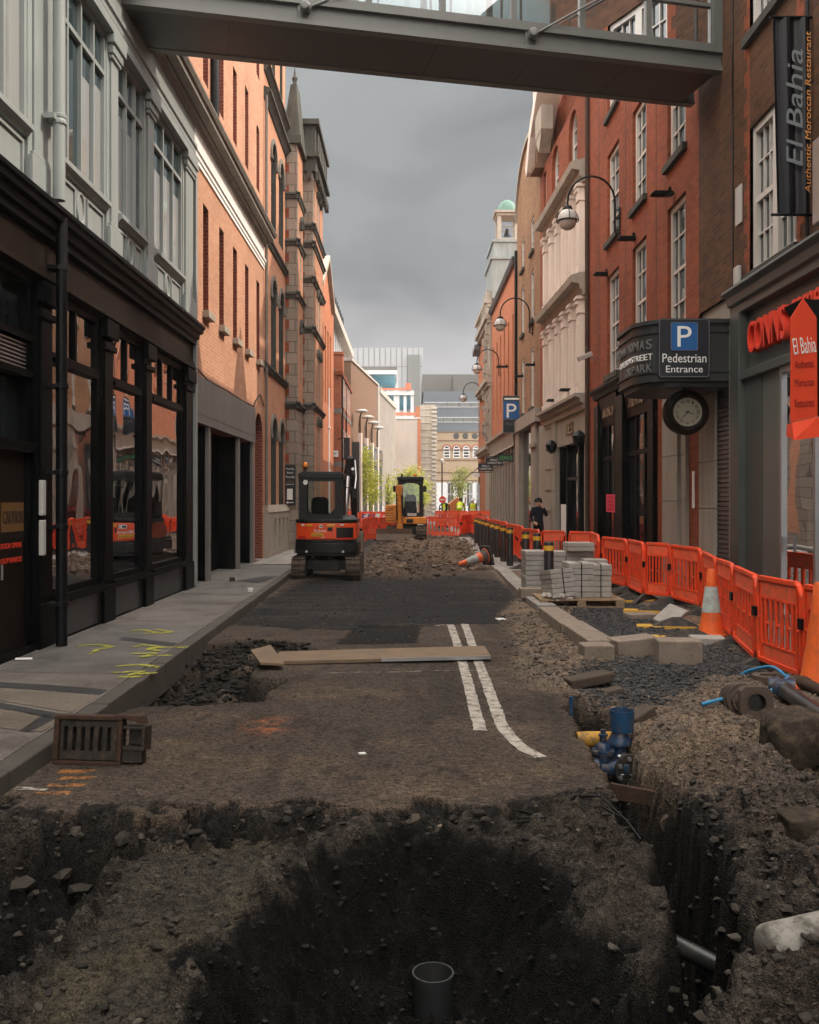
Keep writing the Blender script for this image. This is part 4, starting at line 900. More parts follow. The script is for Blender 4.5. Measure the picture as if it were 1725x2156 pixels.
def church():
    b = thing('church_building', 'orange brick gabled hall with round-arched windows and stone buttress towers', 'building', (-4, 31, 0))
    Y0, Y1 = 25.36, 29.8
    pairs = [(26.75, 27.75), (28.35, 29.35)]
    ops = []
    for a, c in pairs: ops += [(a, c, 1.5, 4.15, .5), (a, c, 5.5, 8.2, .5), (a, c, 9.6, 12.2, .5), (a + .2, c - .2, 14.3, 17.0)]
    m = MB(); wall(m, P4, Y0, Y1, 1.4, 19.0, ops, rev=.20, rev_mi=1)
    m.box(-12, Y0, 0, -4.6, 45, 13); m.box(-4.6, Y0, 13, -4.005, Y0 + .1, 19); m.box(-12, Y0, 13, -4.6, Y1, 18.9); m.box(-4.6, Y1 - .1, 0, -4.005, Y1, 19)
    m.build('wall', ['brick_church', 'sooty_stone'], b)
    m = MB(); m.pbox(P4, Y0, 26.1, .1, 1.4, -.14, .3); m.profile(P4, [(.02, 1.4), (-.16, 1.4), (-.05, 1.6), (.02, 1.6)], Y0, Y1)
    ws = [(26.1, 26.5), (26.95, 27.3), (27.75, 28.2), (28.65, 29.0), (29.4, 29.8)]
    for a, c in ws: m.pbox(P4, a, c, .3, 1.2, -.14, .3)
    m.pbox(P4, 26.1, Y1, .1, .3, -.14, .3); m.pbox(P4, 26.1, Y1, 1.2, 1.4, -.14, .3); m.pbox(P4, 26.1, Y1, .3, 1.2, .1, .3)
    m.build('plinth', 'limestone', b)
    for z, h_, p_ in ((5.5, .18, .12), (9.1, .18, .12), (13.05, .26, .2), (13.75, .2, .18)):
        m = MB(); string_course(m, P4, 25.4, Y1, z, h_, p_); m.build('string_course', 'sooty_stone', b)
    for a, c in pairs:
        for z0, z1 in ((1.5, 4.15), (5.5, 8.2), (9.6, 12.2)): arched_window(b, P4, a, c, z0, z1)
        window(b, P4, a + .2, c - .2, 14.3, 17.0, .2, 1, 2, fm='iron_grey')
    m = MB(); m.tube([(-3.93, 25.45, .2), (-3.93, 25.45, 13)], .04, 8); m.build('downpipe', 'grey_stone', b)
    # first buttress with its gabled pinnacle
    t = thing('buttress_tower', 'stone and brick buttress with red corner bricks and a sooty gabled pinnacle', 'tower', (-3.8, 30.6, 0))
    m = MB(); m.box(-4.2, 29.81, .1, -3.62, 31.5, 13.4)
    m.build('shaft', 'ashlar', t)
    Ps = PL(-3.62); Pf = PF(29.81)
    m = MB()
    wall(m, PL(-3.612), 30.0, 31.4, 4.9, 13.2, [(30.5, 30.95, 5.6, 7.6, .22), (30.5, 30.95, 9.0, 11.0, .22)], rev=.1)
    m.build('brick_face', 'brick_church', t)
    for z0, z1 in ((5.6, 7.6), (9.0, 11.0)):
        w = MB(); w.quad(*[PL(-3.60)(u, z, .06) for u, z in ((30.5, z0), (30.95, z0), (30.95, z1), (30.5, z1))]); w.build('slit_window', 'glass_dark', t)
        h = MB(); a = arch_pts(30.38, 31.07, z1 + .12, .34); c = arch_pts(30.5, 30.95, z1, .22)
        for k in range(len(a) - 1): h.hexa([Ps(*w_, -.1) for w_ in (a[k], a[k + 1], c[k + 1], c[k])] + [Ps(*w_, .02) for w_ in (a[k], a[k + 1], c[k + 1], c[k])])
        h.pbox(Ps, 30.3, 30.52, z1 - .4, z1 - .2, -.12, .02); h.build('hood_mould', 'sooty_stone', t)
    for k in range(16): z = 2.2 + k * .72; MB().box(-4.02, 29.80, z, -3.88, 29.86, z + .30).build('corner_brick', 'brick_right', t)
    for z in (4.85, 8.4, 10.1, 11.6):
        m = MB(); string_course(m, Pf, -4.1, -3.51, z); string_course(m, Ps, 29.70, 31.55, z); m.build('string_course', 'sooty_stone', t)
    m = MB(); m.box(-4.12, 29.68, 13.2, -3.48, 31.6, 13.45)
    m.hexa([(-4.08, 29.75, 13.45), (-3.52, 29.75, 13.45), (-3.52, 31.5, 13.45), (-4.08, 31.5, 13.45), (-3.88, 30.2, 15.3), (-3.70, 30.2, 15.3), (-3.66, 30.9, 15.3), (-3.88, 30.9, 15.3)]); m.hexa([(-3.95, 29.72, 13.45), (-3.62, 29.72, 13.45), (-3.62, 29.85, 13.45), (-3.95, 29.85, 13.45), (-3.80, 29.95, 14.6), (-3.76, 29.95, 14.6), (-3.76, 30.1, 14.6), (-3.80, 30.1, 14.6)])
    m.lathe([(.11, 15.3), (.06, 15.5), (.10, 15.62), (.04, 15.72), (.0, 16.05)], (-3.78, 30.5, 0), 8)
    m.build('pinnacle', 'sooty_stone', t)
    # second, taller tower
    t = thing('buttress_tower', 'square stone church tower with a heavy dark bracketed top against the sky', 'tower', (-3.6, 33.4, 0))
    m = MB(); m.box(-4.6, 31.51, .1, -3.29, 35.2, 12.9); m.build('shaft', 'ashlar', t)
    Ps = PL(-3.29); Pf = PF(31.51)
    m = MB(); ops = [(32.7 + k * .8, 33.15 + k * .8, z0, z1, .22) for k in range(2) for z0, z1 in ((1.8, 4.6), (5.2, 7.0), (7.8, 9.1), (11.2, 12.6))]
    wall(m, PL(-3.282), 32.0, 35.0, .6, 12.8, ops, rev=.12); m.build('brick_face', 'brick_church', t)
    for o_ in ops:
        w = MB(); w.quad(*[PL(-3.27)(u, z, .07) for u, z in ((o_[0], o_[2]), (o_[1], o_[2]), (o_[1], o_[3]), (o_[0], o_[3]))]); w.build('slit_window', 'glass_dark', t)
        h = MB(); a = arch_pts(o_[0] - .1, o_[1] + .1, o_[3] + .1, .32); c = arch_pts(o_[0], o_[1], o_[3], .22)
        for k in range(len(a) - 1): h.hexa([Ps(*w_, -.1) for w_ in (a[k], a[k + 1], c[k + 1], c[k])] + [Ps(*w_, .02) for w_ in (a[k], a[k + 1], c[k + 1], c[k])])
        h.build('hood_mould', 'sooty_stone', t)
    for k in range(13): z = 2.0 + k * .72; MB().box(-3.66, 31.50, z, -3.57, 31.56, z + .30).build('corner_brick', 'brick_right', t)
    for z in (5.0, 7.6, 9.3, 10.5, 11.1):
        m = MB(); string_course(m, Pf, -4.2, -3.18, z); string_course(m, Ps, 31.40, 35.3, z); m.build('string_course', 'sooty_stone', t)
    m = MB(); m.box(-4.6, 31.4, 12.9, -3.18, 35.3, 13.35); m.box(-4.7, 31.25, 13.35, -3.05, 35.45, 13.5); m.box(-4.6, 31.4, 13.5, -3.2, 35.25, 14.45); m.box(-4.7, 31.25, 14.45, -3.06, 35.4, 14.62)
    for k in range(14): m.box(-3.2, 31.5 + k * .27, 12.62, -3.06, 31.62 + k * .27, 12.9)
    for k in range(4): m.box(-4.2 + k * .25, 31.30, 12.62, -4.08 + k * .25, 31.42, 12.9)
    for k in range(6): m.box(-3.2, 31.7 + k * .6, 13.6, -3.12, 32.1 + k * .6, 14.3)
    m.box(-4.0, 31.32, 13.7, -3.7, 31.42, 14.2)
    m.build('parapet', 'sooty_stone', t)
    m = MB(); m.prism([(-6, 13.2), (-4.25, 13.2), (-5.2, 14.9)], 'y', 30.0, 40); m.build('copper_roof', 'copper_green', b)
church()
t = thing('wall_sign', 'black chalk-style cafe sign reading OPEN on the first stone buttress', 'sign', (-3.8, 29.7, 2))
MB().box(-4.0, 29.72, .98 + .6, -3.66, 29.795, 2.86).build('board', 'sign_black', t)
for s, z, h, w, mt in (("If You Want", 2.74, .07, .26, 'sign_white'), ("Bonnie's", 2.62, .07, .2, 'sign_white'), ("Privy Cafe", 2.47, .09, .28, 'sign_white'), ("OPEN", 2.32, .09, .2, 'caution_amber'), ("BREAKFAST", 2.24, .035, .26, 'sign_white')):
    text(s, (-3.83, 29.718, z), (1, 0, 0), (0, 0, 1), h, mt, t, width=w)
MB().box(-3.93, 29.712, 1.75, -3.75, 29.719, 2.1).build('menu_sheet', 'paper', t)
m = MB(); m.prism([(-3.96, 1.66), (-3.9, 1.62), (-3.9, 1.65), (-3.72, 1.65), (-3.72, 1.67), (-3.9, 1.67), (-3.9, 1.70)], 'y', 29.712, 29.719); m.build('arrow', 'sign_white', t)

# beyond the church
def gable_house():
    b = thing('brick_house', 'tall orange brick gabled house with slender windows beyond the church tower', 'building', (-4.4, 45, 0))
    P = PL(-4.1); m = MB(); wall(m, P, 36, 50, 0, 11.6, [(43.4 + k * 1.4, 44.1 + k * 1.4, 6.5, 10.2) for k in range(4)], rev=.2)
    m.pprism(P, [(42.5, 11.6), (48.5, 11.6), (45.5, 13.3)], 0, .4); m.box(-10, 36, 0, -4.5, 50, 11.5)
    m.build('wall', 'brick_orange', b)
    for k in range(4): window(b, P, 43.4 + k * 1.4, 44.1 + k * 1.4, 6.5, 10.2, .1, 1, 3, fm='pink_stucco')
    m = MB(); q = [(42.2, 11.5), (45.5, 13.5), (48.8, 11.5), (48.8, 11.75), (45.5, 13.75), (42.2, 11.75)]; m.pprism(P, q, -.2, .45); m.build('coping', 'limestone', b)
gable_house()
def fin_block():
    b = thing('office_block', 'white modern block with vertical fins and dark slatted roof screen', 'building', (-4.6, 60, 0))
    P = PL(-4.75); m = MB(); m.box(-12, 50.1, 0, -5.1, 71, 12.6); m.build('core', 'glass_far', b)
    m = MB()
    for k in range(13): m.pbox(P, 50.2 + k * 1.68, 50.75 + k * 1.68, 0, 12.6, 0, .4)
    for z in (3.2, 6.2, 9.2): m.pbox(P, 50.2, 71, z, z + .6, .05, .4)
    m.build('fins', 'white_steel', b)
    m = MB(); m.pbox(P, 50, 71.2, 12.6, 13.1, -.45, .4); m.build('eave', 'concrete_pale', b)
    m = MB()
    for k in range(30): m.pbox(P, 50.3 + k * .68, 50.8 + k * .68, 13.1, 15.4, .2 + .05 * (k % 2), .5)
    m.build('roof_screen', 'iron_grey', b)
fin_block()
def corner_brick():
    b = thing('brick_building', 'red brick corner building with slate roof and stone bands beyond the church', 'building', (-4.4, 55, 0))
    m = MB(); m.box(-7, 52, 0, -3.87, 61, 8.9); m.build('wall', 'brick_far', b)
    m = MB()
    for z in (3.6, 6.6): m.box(-7.02, 51.97, z, -3.84, 61.02, z + .3)
    m.box(-7.02, 51.95, .0, -3.83, 61.02, .7); m.build('stone_band', 'grey_stone', b)
    m = MB()
    for k in range(9): m.box(-7 + k * .36, 51.9, 8.55, -6.84 + k * .36, 52.0, 8.75)
    m.box(-7.05, 51.85, 8.75, -3.75, 61.05, 8.95); m.build('brick_cornice', 'brick_right', b)
    m = MB(); m.prism([(-7.0, 8.95), (-4.1, 8.95), (-5.4, 10.6), (-7.0, 10.6)], 'y', 51.9, 61); m.build('roof', 'slate_roof', b)
    m = MB(); m.box(-4.35, 52.6, 8.95, -3.8, 53.6, 10.0); m.box(-4.4, 52.5, 10.0, -3.76, 53.7, 10.15); m.build('chimney', 'brick_far', b)
    P = PL(-3.87)
    for k in range(3):
        for z in (1.2, 4.2, 7.1): window(b, P, 53.5 + k * 2.4, 54.7 + k * 2.4, z, z + 1.6, -.02, 2, 2, gm='glass_far')
    for x in (-3.83,): 
        m = MB(); m.tube([(x, 52.6, 0), (x, 52.6, 8.7)], .06, 8); m.tube([(x, 56, 0), (x, 56, 8.7)], .05, 8); m.build('downpipe', 'black_metal', b)
    P = PF(51.94)
    o = MB(); o.pbox(P, -5.2, -4.3, 2.8 + .6, 4.3, .0, .1); o.build('dark_opening', 'dark_room', b)
    MB().box(-4.75, 51.9, 4.15, -4.0, 51.96, 4.5).build('street_sign', 'sign_white', b)
    text('BROAD STREET', (-4.38, 51.89, 4.33), (1, 0, 0), (0, 0, 1), .12, 'sign_blue', b, width=.62)
corner_brick()
# ------------------------------------------------------------------ right row
P5 = PR(5.0)
def restaurant():
    b = thing('brick_building', 'dark brown brick building with white sash windows over a grey camera shop', 'building', (5, 12, 0))
    ops = [(11.95, 13.6, 5.05, 7.2), (11.95, 13.6, 8.55, 10.7), (7.9, 9.6, 5.05, 7.2), (7.9, 9.6, 8.55, 10.7)]
    m = MB(); wall(m, P5, 5.5, 16.0, 4.95, 13.2, ops, rev=.2)
    m.box(5.4, 5.5, 0, 13, 16.0, 4.9); m.box(5.0, -16, 0, 13, 5.49, 14); m.box(5.3, 5.5, 4.9, 13, 16.0, 13.1); m.box(5.0, 5.5, 0, 5.3, 5.6, 13.2); m.box(5.01, 5.5, 13.1, 13, 16, 13.2)  # the box behind the camera is unseen, added to darken the foreground
    m.build('wall', 'brick_brown', b)
    for u0, sg in ((13.6, 1), (11.95, -1)):
        o_ = [(u0, 5.05), (u0, 10.7)]
        for k in range(25, -1, -1): z = 5.05 + k * .217; w = .22 if k % 2 else .11; o_ += [(u0 + sg * w, z + .217), (u0 + sg * w, z)]
        MB().pprism(P5, o_, -.004, .05).build('red_brick_trim', 'brick_right', b)
    for i, (a, c, z0, z1) in enumerate(ops):
        mid = (a + c) / 2
        w = MB(); 
        for u0, u1 in ((a, a + .09), (mid - .09, mid + .09), (c - .09, c)): w.pbox(P5, u0, u1, z0, z1, .05, .2)
        w.pbox(P5, a + .09, c - .09, z1 - .1, z1, .052, .2); w.pbox(P5, a + .09, c - .09, z0, z0 + .1, .052, .2)
        for s0, s1 in ((a + .09, mid - .09), (mid + .09, c - .09)):
            w.pbox(P5, s0, s1, (z0 + z1) / 2 - .04, (z0 + z1) / 2 + .04, .07, .2)
            for k in (1, 2): u = s0 + (s1 - s0) * k / 3; w.pbox(P5, u - .012, u + .012, z0 + .1, z1 - .1, .09, .16)
            for zz in (z0 + (z1 - z0) * .26, z0 + (z1 - z0) * .75): w.pbox(P5, s0, s1, zz - .012, zz + .012, .092, .158)
        wo = w.build('window', 'cream_paint', b)
        g = MB(); g.quad(P5(a, z0, .13), P5(c, z0, .13), P5(c, z1, .13), P5(a, z1, .13)); g.build('pane', 'glass_teal', wo)
        MB().pbox(P5, a - .12, c + .12, z0 - .13, z0 - .002, -.09, .05).build('sill', 'sooty_stone', b)
    m = MB(); m.pbox(P5, 14.28, 14.33, 4.97, 13.2, -.012, .02); m.build('movement_joint', 'black_metal', b)
    # grey shopfront
    m = MB(); m.profile(P5, [(.3, 4.95), (-.16, 4.95), (-.18, 4.90), (-.10, 4.84), (-.08, 4.72), (-.02, 4.70), (-.02, 4.58), (.3, 4.58)], 5.5, 14.35)
    m.pbox(P5, 13.95, 14.35, .05, 4.58, -.04, .35); m.pbox(P5, 10.3, 10.6, .05, 4.58, -.04, .35); m.pbox(P5, 10.6, 13.95, 3.55, 3.68, -.02, .35)
    m.build('shopfront', 'grey_cladding', b, bevel=.01)
    MB().pbox(P5, 10.6, 13.95, 3.68, 4.58, .12, .35).build('fascia', 'grey_cladding', b)
    text('CONNS', P5(13.0, 4.13, .118), (0, -1, 0), (0, 0, 1), .46, 'letter_red', b, ext=.13, width=1.35)
    text('cameras', P5(11.5, 4.22, .118), (0, -1, 0), (0, 0, 1), .3, 'letter_red', b, ext=.10, width=1.4)
    MB().pbox(P5, 13.3, 13.95, .05, 3.55, .06, .3).build('panel', 'grey_cladding', b)
    MB().pbox(P5, 12.62, 13.29, .05, 3.55, .07, .3).build('panel', 'grey_green_panel', b)
    m = MB(); m.pbox(P5, 12.55, 12.61, .05, 3.55, .04, .2); m.pbox(P5, 11.5, 11.56, .05, 3.55, .04, .2); m.pbox(P5, 10.6, 12.55, 3.47, 3.549, .04, .2); m.pbox(P5, 10.6, 12.55, .05, .2, .04, .2)
    w = m.build('shop_window', 'steel', b)
    g = MB(); g.quad(P5(10.6, .2, .08), P5(12.55, .2, .08), P5(12.55, 3.5, .08), P5(10.6, 3.5, .08)); g.build('pane', 'mirror_glass', w)
    m = MB(); m.tube([P5(12.4, 1.05, .0), P5(12.4, 1.25, .0)], .02, 6); m.build('door_handle', 'steel', w)
    m = MB(); m.pbox(P5, 5.6, 10.3, .05, 4.58, .1, .35); m.build('panel', 'grey_cladding', b)
    # shutter bay beside the shop
    m = MB()
    for k in range(46): z = .08 + k * .075; m.hexa([P5(14.4, z, .01), P5(15.1, z, .01), P5(15.1, z, .2), P5(14.4, z, .2), P5(14.4, z + .068, .03), P5(15.1, z + .068, .03), P5(15.1, z + .068, .2), P5(14.4, z + .068, .2)])
    m.build('roller_shutter', 'iron_grey', b)
    for a, c in ((14.352, 14.42), (15.1, 15.92)):
        m = MB()
        for k in range(6): m.pbox(P5, a, c, .05 + k * .78, .05 + k * .78 + .765, -.025, .25)
        m.pbox(P5, a + .01, c - .01, .05, 4.7, -.012, .24); m.build('stone_pier', 'shop_stone', b)
    MB().pbox(P5, 14.352, 16.0, 3.5, 4.95, .06, .3).build('stone_lintel', 'shop_stone', b)
    # roof gables whose shadows fall on the brick opposite
    m = MB(); m.box(5.1, 8.0, 13.2, 9, 9.2, 14.9); m.build('chimney', 'brick_brown', b)
restaurant()
def red_block():
    b = thing('brick_building', 'red brick building with tall white sash windows above black shopfronts', 'building', (5, 21, 0))
    cols = [(16.75, 17.95), (19.55, 20.75), (22.1, 23.4)]; rows = [(4.85, 7.35), (8.2, 10.4), (11.35, 12.75)]
    ops = [(a, c, z0, z1) for a, c in cols for z0, z1 in rows]
    m = MB(); wall(m, P5, 16.0, 25.85, 4.62, 13.4, ops, rev=.2)
    wall(m, P5, 16.0, 18.66, 0, 4.62, [], rev=.1); wall(m, P5, 24.6, 25.85, 0, 4.62, [])
    m.box(5.35, 16.0, 4.6, 13, 25.85, 13.3); m.box(5.6, 16, 0, 13, 25.85, 4.6); m.box(5.0, 16.0, 13.3, 13, 25.85, 13.4)
    m.build('wall', 'brick_right', b)
    for a, c, z0, z1 in ops:
        window(b, P5, a, c, z0, z1, .1, 3, 4, fm='cream_paint', gm='glass_teal', fw=.10, mw=.03, sill=.13, sill_m='sooty_stone', sill_w=.09)
    for u in (18.75, 21.4, 24.4): MB().pbox(P5, u, u + .03, 4.9, 13.4, -.006, .02).build('movement_joint', 'sooty_stone', b)
    m = MB(); m.tube([P5(25.7, .2, -.07), P5(25.7, 13.2, -.07)], .06, 8); m.build('downpipe', 'rust', b)
    for u in (18.3, 23.2):
        m = MB(); m.pprism(P5, [(u - .9, 13.4), (u + .9, 13.4), (u, 15.2)], .05, 3.0); m.build('dormer', 'slate_roof', b)
    # black shopfronts
    m = MB()
    for a, c in ((18.66, 19.1), (21.35, 22.1), (24.1, 24.62)): m.pbox(P5, a, c, .05, 4.2, -.10, .4)
    m.profile(P5, [(.4, 4.62), (-.22, 4.62), (-.22, 4.55), (-.14, 4.46), (-.10, 4.36), (.4, 4.36)], 18.62, 24.66)
    m.build('shopfront', 'black_paint', b, bevel=.015)
    for a, c, s in ((19.1, 21.35, 'MILANO'), (22.1, 24.1, 'BOBOS')):
        f = MB(); f.hexa([P5(a, 3.62, .02), P5(c, 3.62, .02), P5(c, 3.62, .3), P5(a, 3.62, .3), P5(a, 4.34, -.08), P5(c, 4.34, -.08), P5(c, 4.34, .3), P5(a, 4.34, .3)]); fo = f.build('fascia', 'dark_timber', b)
        text(s, P5((a + c) / 2, 3.98, -.032), (0, -1, 0), (.13, 0, 1), .34, 'letter_gold', fo, ext=.02, width=(c - a) * .6)
        w = MB(); n = 3
        for k in range(n + 1): u = a + (c - a) * k / n; w.pbox(P5, u - .05, u + .05, .05, 3.62, .03, .15)
        w.pbox(P5, a, c, .05, .7, .035, .15); w.pbox(P5, a, c, 2.75, 2.85, .035, .15)
        wo = w.build('shop_window', 'black_paint', b)
        g = MB(); g.quad(P5(a, .7, .07), P5(c, .7, .07), P5(c, 3.6, .07), P5(a, 3.6, .07)); g.build('pane', 'glass_dark', wo)
    MB().pbox(P5, 22.55, 23.6, 1.44, 1.88, .012, .028).build('notice', 'poster_pink', b)
    for k, s in enumerate(('SALE', 'IDEAL', 'CLOSE', 'NOTICE')): text(s, P5(23.07, 1.81 - k * .10, .010), (0, -1, 0), (0, 0, 1), .06, 'banner_dark_text', b, width=.7)
    for a, c in ((16.85, 17.85), (16.55, 16.85)):
        m = MB()
        for k in range(5): m.pbox(P5, a, c, .05 + k * .84, .05 + k * .84 + .825, -.07 - .06 * (c - a > .5), .2)
        m.pbox(P5, a + .01, c - .01, .05, 4.24, -.055 - .06 * (c - a > .5), .19)
        m.build('stone_pilaster', 'shop_stone', b)
    MB().pbox(P5, 16.22, 16.32, 1.6, 2.25, -.02, .02).build('name_plate', 'paper', b)
red_block()

def pediment_house():
    P = PO(5.0, 25.86, 4.75, 33.6, 1)
    b = thing('gabled_house', 'red brick gabled house with pink-white columned bays and moulded cornices', 'building', (5, 29, 0))
    ops = [(1.5, 2.7, 11.6, 13.5, .6), (4.3, 5.5, 11.6, 13.5, .6), (6.55, 7.1, 5.0, 7.3), (6.55, 7.1, 8.4, 10.2), (6.55, 7.1, 11.9, 13.3)]
    m = MB(); wall(m, P, 0, 7.75, 4.4, 13.6, ops, rev=.3); m.pprism(P, [(0.0, 15.6), (7.75, 15.6), (3.9, 19.5)], 0, .3)
    m.pbox(P, 0, 7.75, 0, 15.5, .4, 8); m.build('wall', 'brick_right', b)
    for o_ in ops[:2]: window(b, P, *o_[:4], .15, 2, 4, rise=.6, gm='glass_teal')
    for o_ in ops[2:]: window(b, P, *o_[:4], .12, 1, 3, sill=.12, sill_m='sooty_stone', sill_w=.1)
    cor = lambda z: [(.02, z), (-.10, z), (-.12, z + .12), (-.18, z + .16), (-.20, z + .30), (-.42, z + .34), (-.46, z + .52), (-.40, z + .56), (.02, z + .66)]
    m = MB(); m.profile(P, cor(7.55), .25, 6.35); m.profile(P, cor(10.75), .25, 6.35); m.build('cornice', 'limestone', b)
    for z0, z1 in ((4.75, 7.55), (8.2, 10.75)):
        MB().pbox(P, .3, 6.3, z0, z1, .0, .05).build('panel', 'pink_stucco', b)
        for k in range(6):
            m = MB(); u = .45 + k * 1.1; m.pbox(P, u, u + .34, z0, z1 - .5, -.16, -.001)
            for j in range(3): m.pbox(P, u + .04 + j * .1, u + .09 + j * .1, z0 + .3, z1 - .55, -.185, -.161)
            m.pbox(P, u - .05, u + .39, z0, z0 + .25, -.2, -.002)
            m.pbox(P, u - .03, u + .37, z1 - .5, z1 - .44, -.20, -.001); m.pbox(P, u + .03, u + .31, z1 - .44, z1 - .1, -.20, -.001); m.tube([P(u + .02, z1 - .2, -.2), P(u + .32, z1 - .2, -.2)], .06, 10); m.pbox(P, u - .04, u + .38, z1 - .1, z1 - .002, -.25, -.001)
            m.build('pilaster', 'pink_stucco', b, bevel=.015)
    for z0, z1 in ((5.1, 7.0), (8.5, 10.2)):
        for k in range(5): window(b, P, .82 + k * 1.1, 1.53 + k * 1.1, z0, z1, -.03, 1, 2, fm='pink_stucco', gm='blind_glass', fw=.09)
    # barge boards and bracketed eave
    m = MB(); m.pprism(P, [(7.9, 13.5), (8.1, 13.9), (7.2, 15.0), (4.9, 16.5), (3.4, 16.0), (-.3, 13.9), (-.3, 13.6), (3.5, 15.6), (4.9, 16.0), (7.0, 14.6), (7.7, 13.6)], -.5, .3); m.build('barge_board', 'pink_stucco', b)
    m = MB(); m.pbox(P, 7.0, 7.74, 13.6, 17.4, -.25, .9); m.pbox(P, 6.9, 7.84, 17.4, 17.6, -.35, 1.0); m.pbox(P, 6.9, 7.84, 13.5, 13.7, -.35, 1.0); m.build('chimney', 'far_brown', b); MB().pbox(P, 7.55, 7.76, 13.7, 17.4, -.27, .0).build('chimney_strip', 'pink_stucco', b)
    m = MB(); m.pbox(P, 5.2, 6.4, 14.2, 15.0, -.42, -.02); m.pprism(P, [(5.2, 14.2), (6.4, 14.2), (5.8, 13.6)], -.4, -.02); m.build('oriel', 'limestone', b)
    # stone shopfront
    m = MB(); m.profile(P, [(.3, 4.75), (-.35, 4.75), (-.35, 4.66), (-.22, 4.6), (-.2, 4.5), (-.12, 4.45), (-.12, 4.3), (.3, 4.3)], .1, 6.6); m.pbox(P, .3, 4.4, 3.45, 4.299, -.04, .3); m.pbox(P, 0, .28, 0, 4.3, -.06, .3); m.pbox(P, 4.4, 5.1, 0, 4.3, -.10, .3); m.pbox(P, 5.3, 6.2, 0, 4.3, -.08, .3); m.pbox(P, 6.3, 7.75, 0, 4.4, -.05, .3)
    for k in range(6): m.pbox(P, 4.38, 6.22, .7 * k + .68, .7 * k + .70, -.11, -.05)
    m.build('shopfront', 'shop_stone', b)
    text('ILES', P(2.3, 3.92, -.05), (0, -1, 0), (0, 0, 1), .36, 'letter_gold', b, ext=.03, width=1.2)
    m = MB()
    for u in (.3, 1.45, 1.55, 3.2, 4.3): m.pbox(P, u, u + .1, .05, 3.45, .05, .25)
    m.pbox(P, 1.65, 3.2, 2.35, 2.43, .05, .25)
    w = m.build('shop_window', 'black_paint', b)
    g = MB(); g.quad(P(.3, .05, .2), P(4.4, .05, .2), P(4.4, 3.45, .2), P(.3, 3.45, .2)); g.build('pane', 'glass_dark', w)
    MB().pbox(P, 3.35, 4.1, .6, 1.6, .03, .05).build('notice', 'paper', b)
    m = MB(); m.lathe([(.02, 0), (.16, .1), (.2, .3), (.1, .42), (.02, .46)], P(.3, 3.25, -.2), 10); m.build('wall_lantern', 'black_metal', b)
    m = MB(); m.lathe([(.02, 0), (.16, .1), (.2, .3), (.1, .42), (.02, .46)], P(4.5, 3.25, -.2), 10); m.build('wall_lantern', 'black_metal', b)
    return b
pediment_house()
def dutch_gable():
    P = PO(4.75, 33.62, 4.7, 40.5, 1)
    b = thing('brick_building', 'tan brick building with a curved Dutch gable edge against the sky', 'building', (4.7, 37, 0))
    ops = [(a, a + .9, z0, z1) for a in (1.6, 4.4) for z0, z1 in ((5.3, 7.6), (8.6, 10.6), (11.3, 12.6))]
    m = MB(); wall(m, P, 0, 6.9, 4.6, 13.0, ops, rev=.15)
    pts = [(0, 13.0), (0.0, 14.6)] + [(.4 + 3.2 - 3.2 * math.cos(math.pi * k / 14), 14.2 + 2.0 * math.sin(math.pi * k / 14) - .4 * k / 14) for k in range(15)] + [(6.9, 13.0)]
    m.pprism(P, pts, 0, .4); m.pbox(P, 0, 6.9, 0, 13, .3, 8); m.build('wall', 'brick_tan', b)
    c = MB()
    ar = pts[2:-1]
    for p, q in zip(ar, ar[1:]): c.hexa([P(p[0], p[1], -.1), P(q[0], q[1], -.1), P(q[0], q[1], .5), P(p[0], p[1], .5), P(p[0], p[1] + .16, -.1), P(q[0], q[1] + .16, -.1), P(q[0], q[1] + .16, .5), P(p[0], p[1] + .16, .5)])
    c.build('coping', 'limestone', b)
    for o_ in ops: window(b, P, *o_, .06, 2, 3, fm='cream_paint', gm='blind_glass' if o_[2] < 8 else 'glass_dark', sill=.12, sill_m='sooty_stone', sill_w=.1)
    m = MB(); m.pbox(P, .4, 1.6, 0, 4.6, -.12, .3); m.pbox(P, 5.4, 6.6, 0, 4.6, -.12, .3); m.pbox(P, 0, 6.9, 4.6, 5.1, -.2, .3); m.pbox(P, .3, 1.7, 3.7, 3.85, -.2, -.119); m.pbox(P, .7, 1.3, 2.2, 3.5, -.14, -.12); m.pbox(P, .7, 1.3, .4, 2.0, -.14, -.12); m.build('shopfront', 'shop_stone', b)
    m = MB(); m.pbox(P, 1.6, 5.4, 0, 4.6, .1, .3); m.build('shop_window', 'glass_dark', b)
    m = MB(); m.tube([P(6.75, 0, -.06), P(6.75, 12.6, -.06)], .07, 8); m.build('downpipe', 'black_metal', b)
dutch_gable()
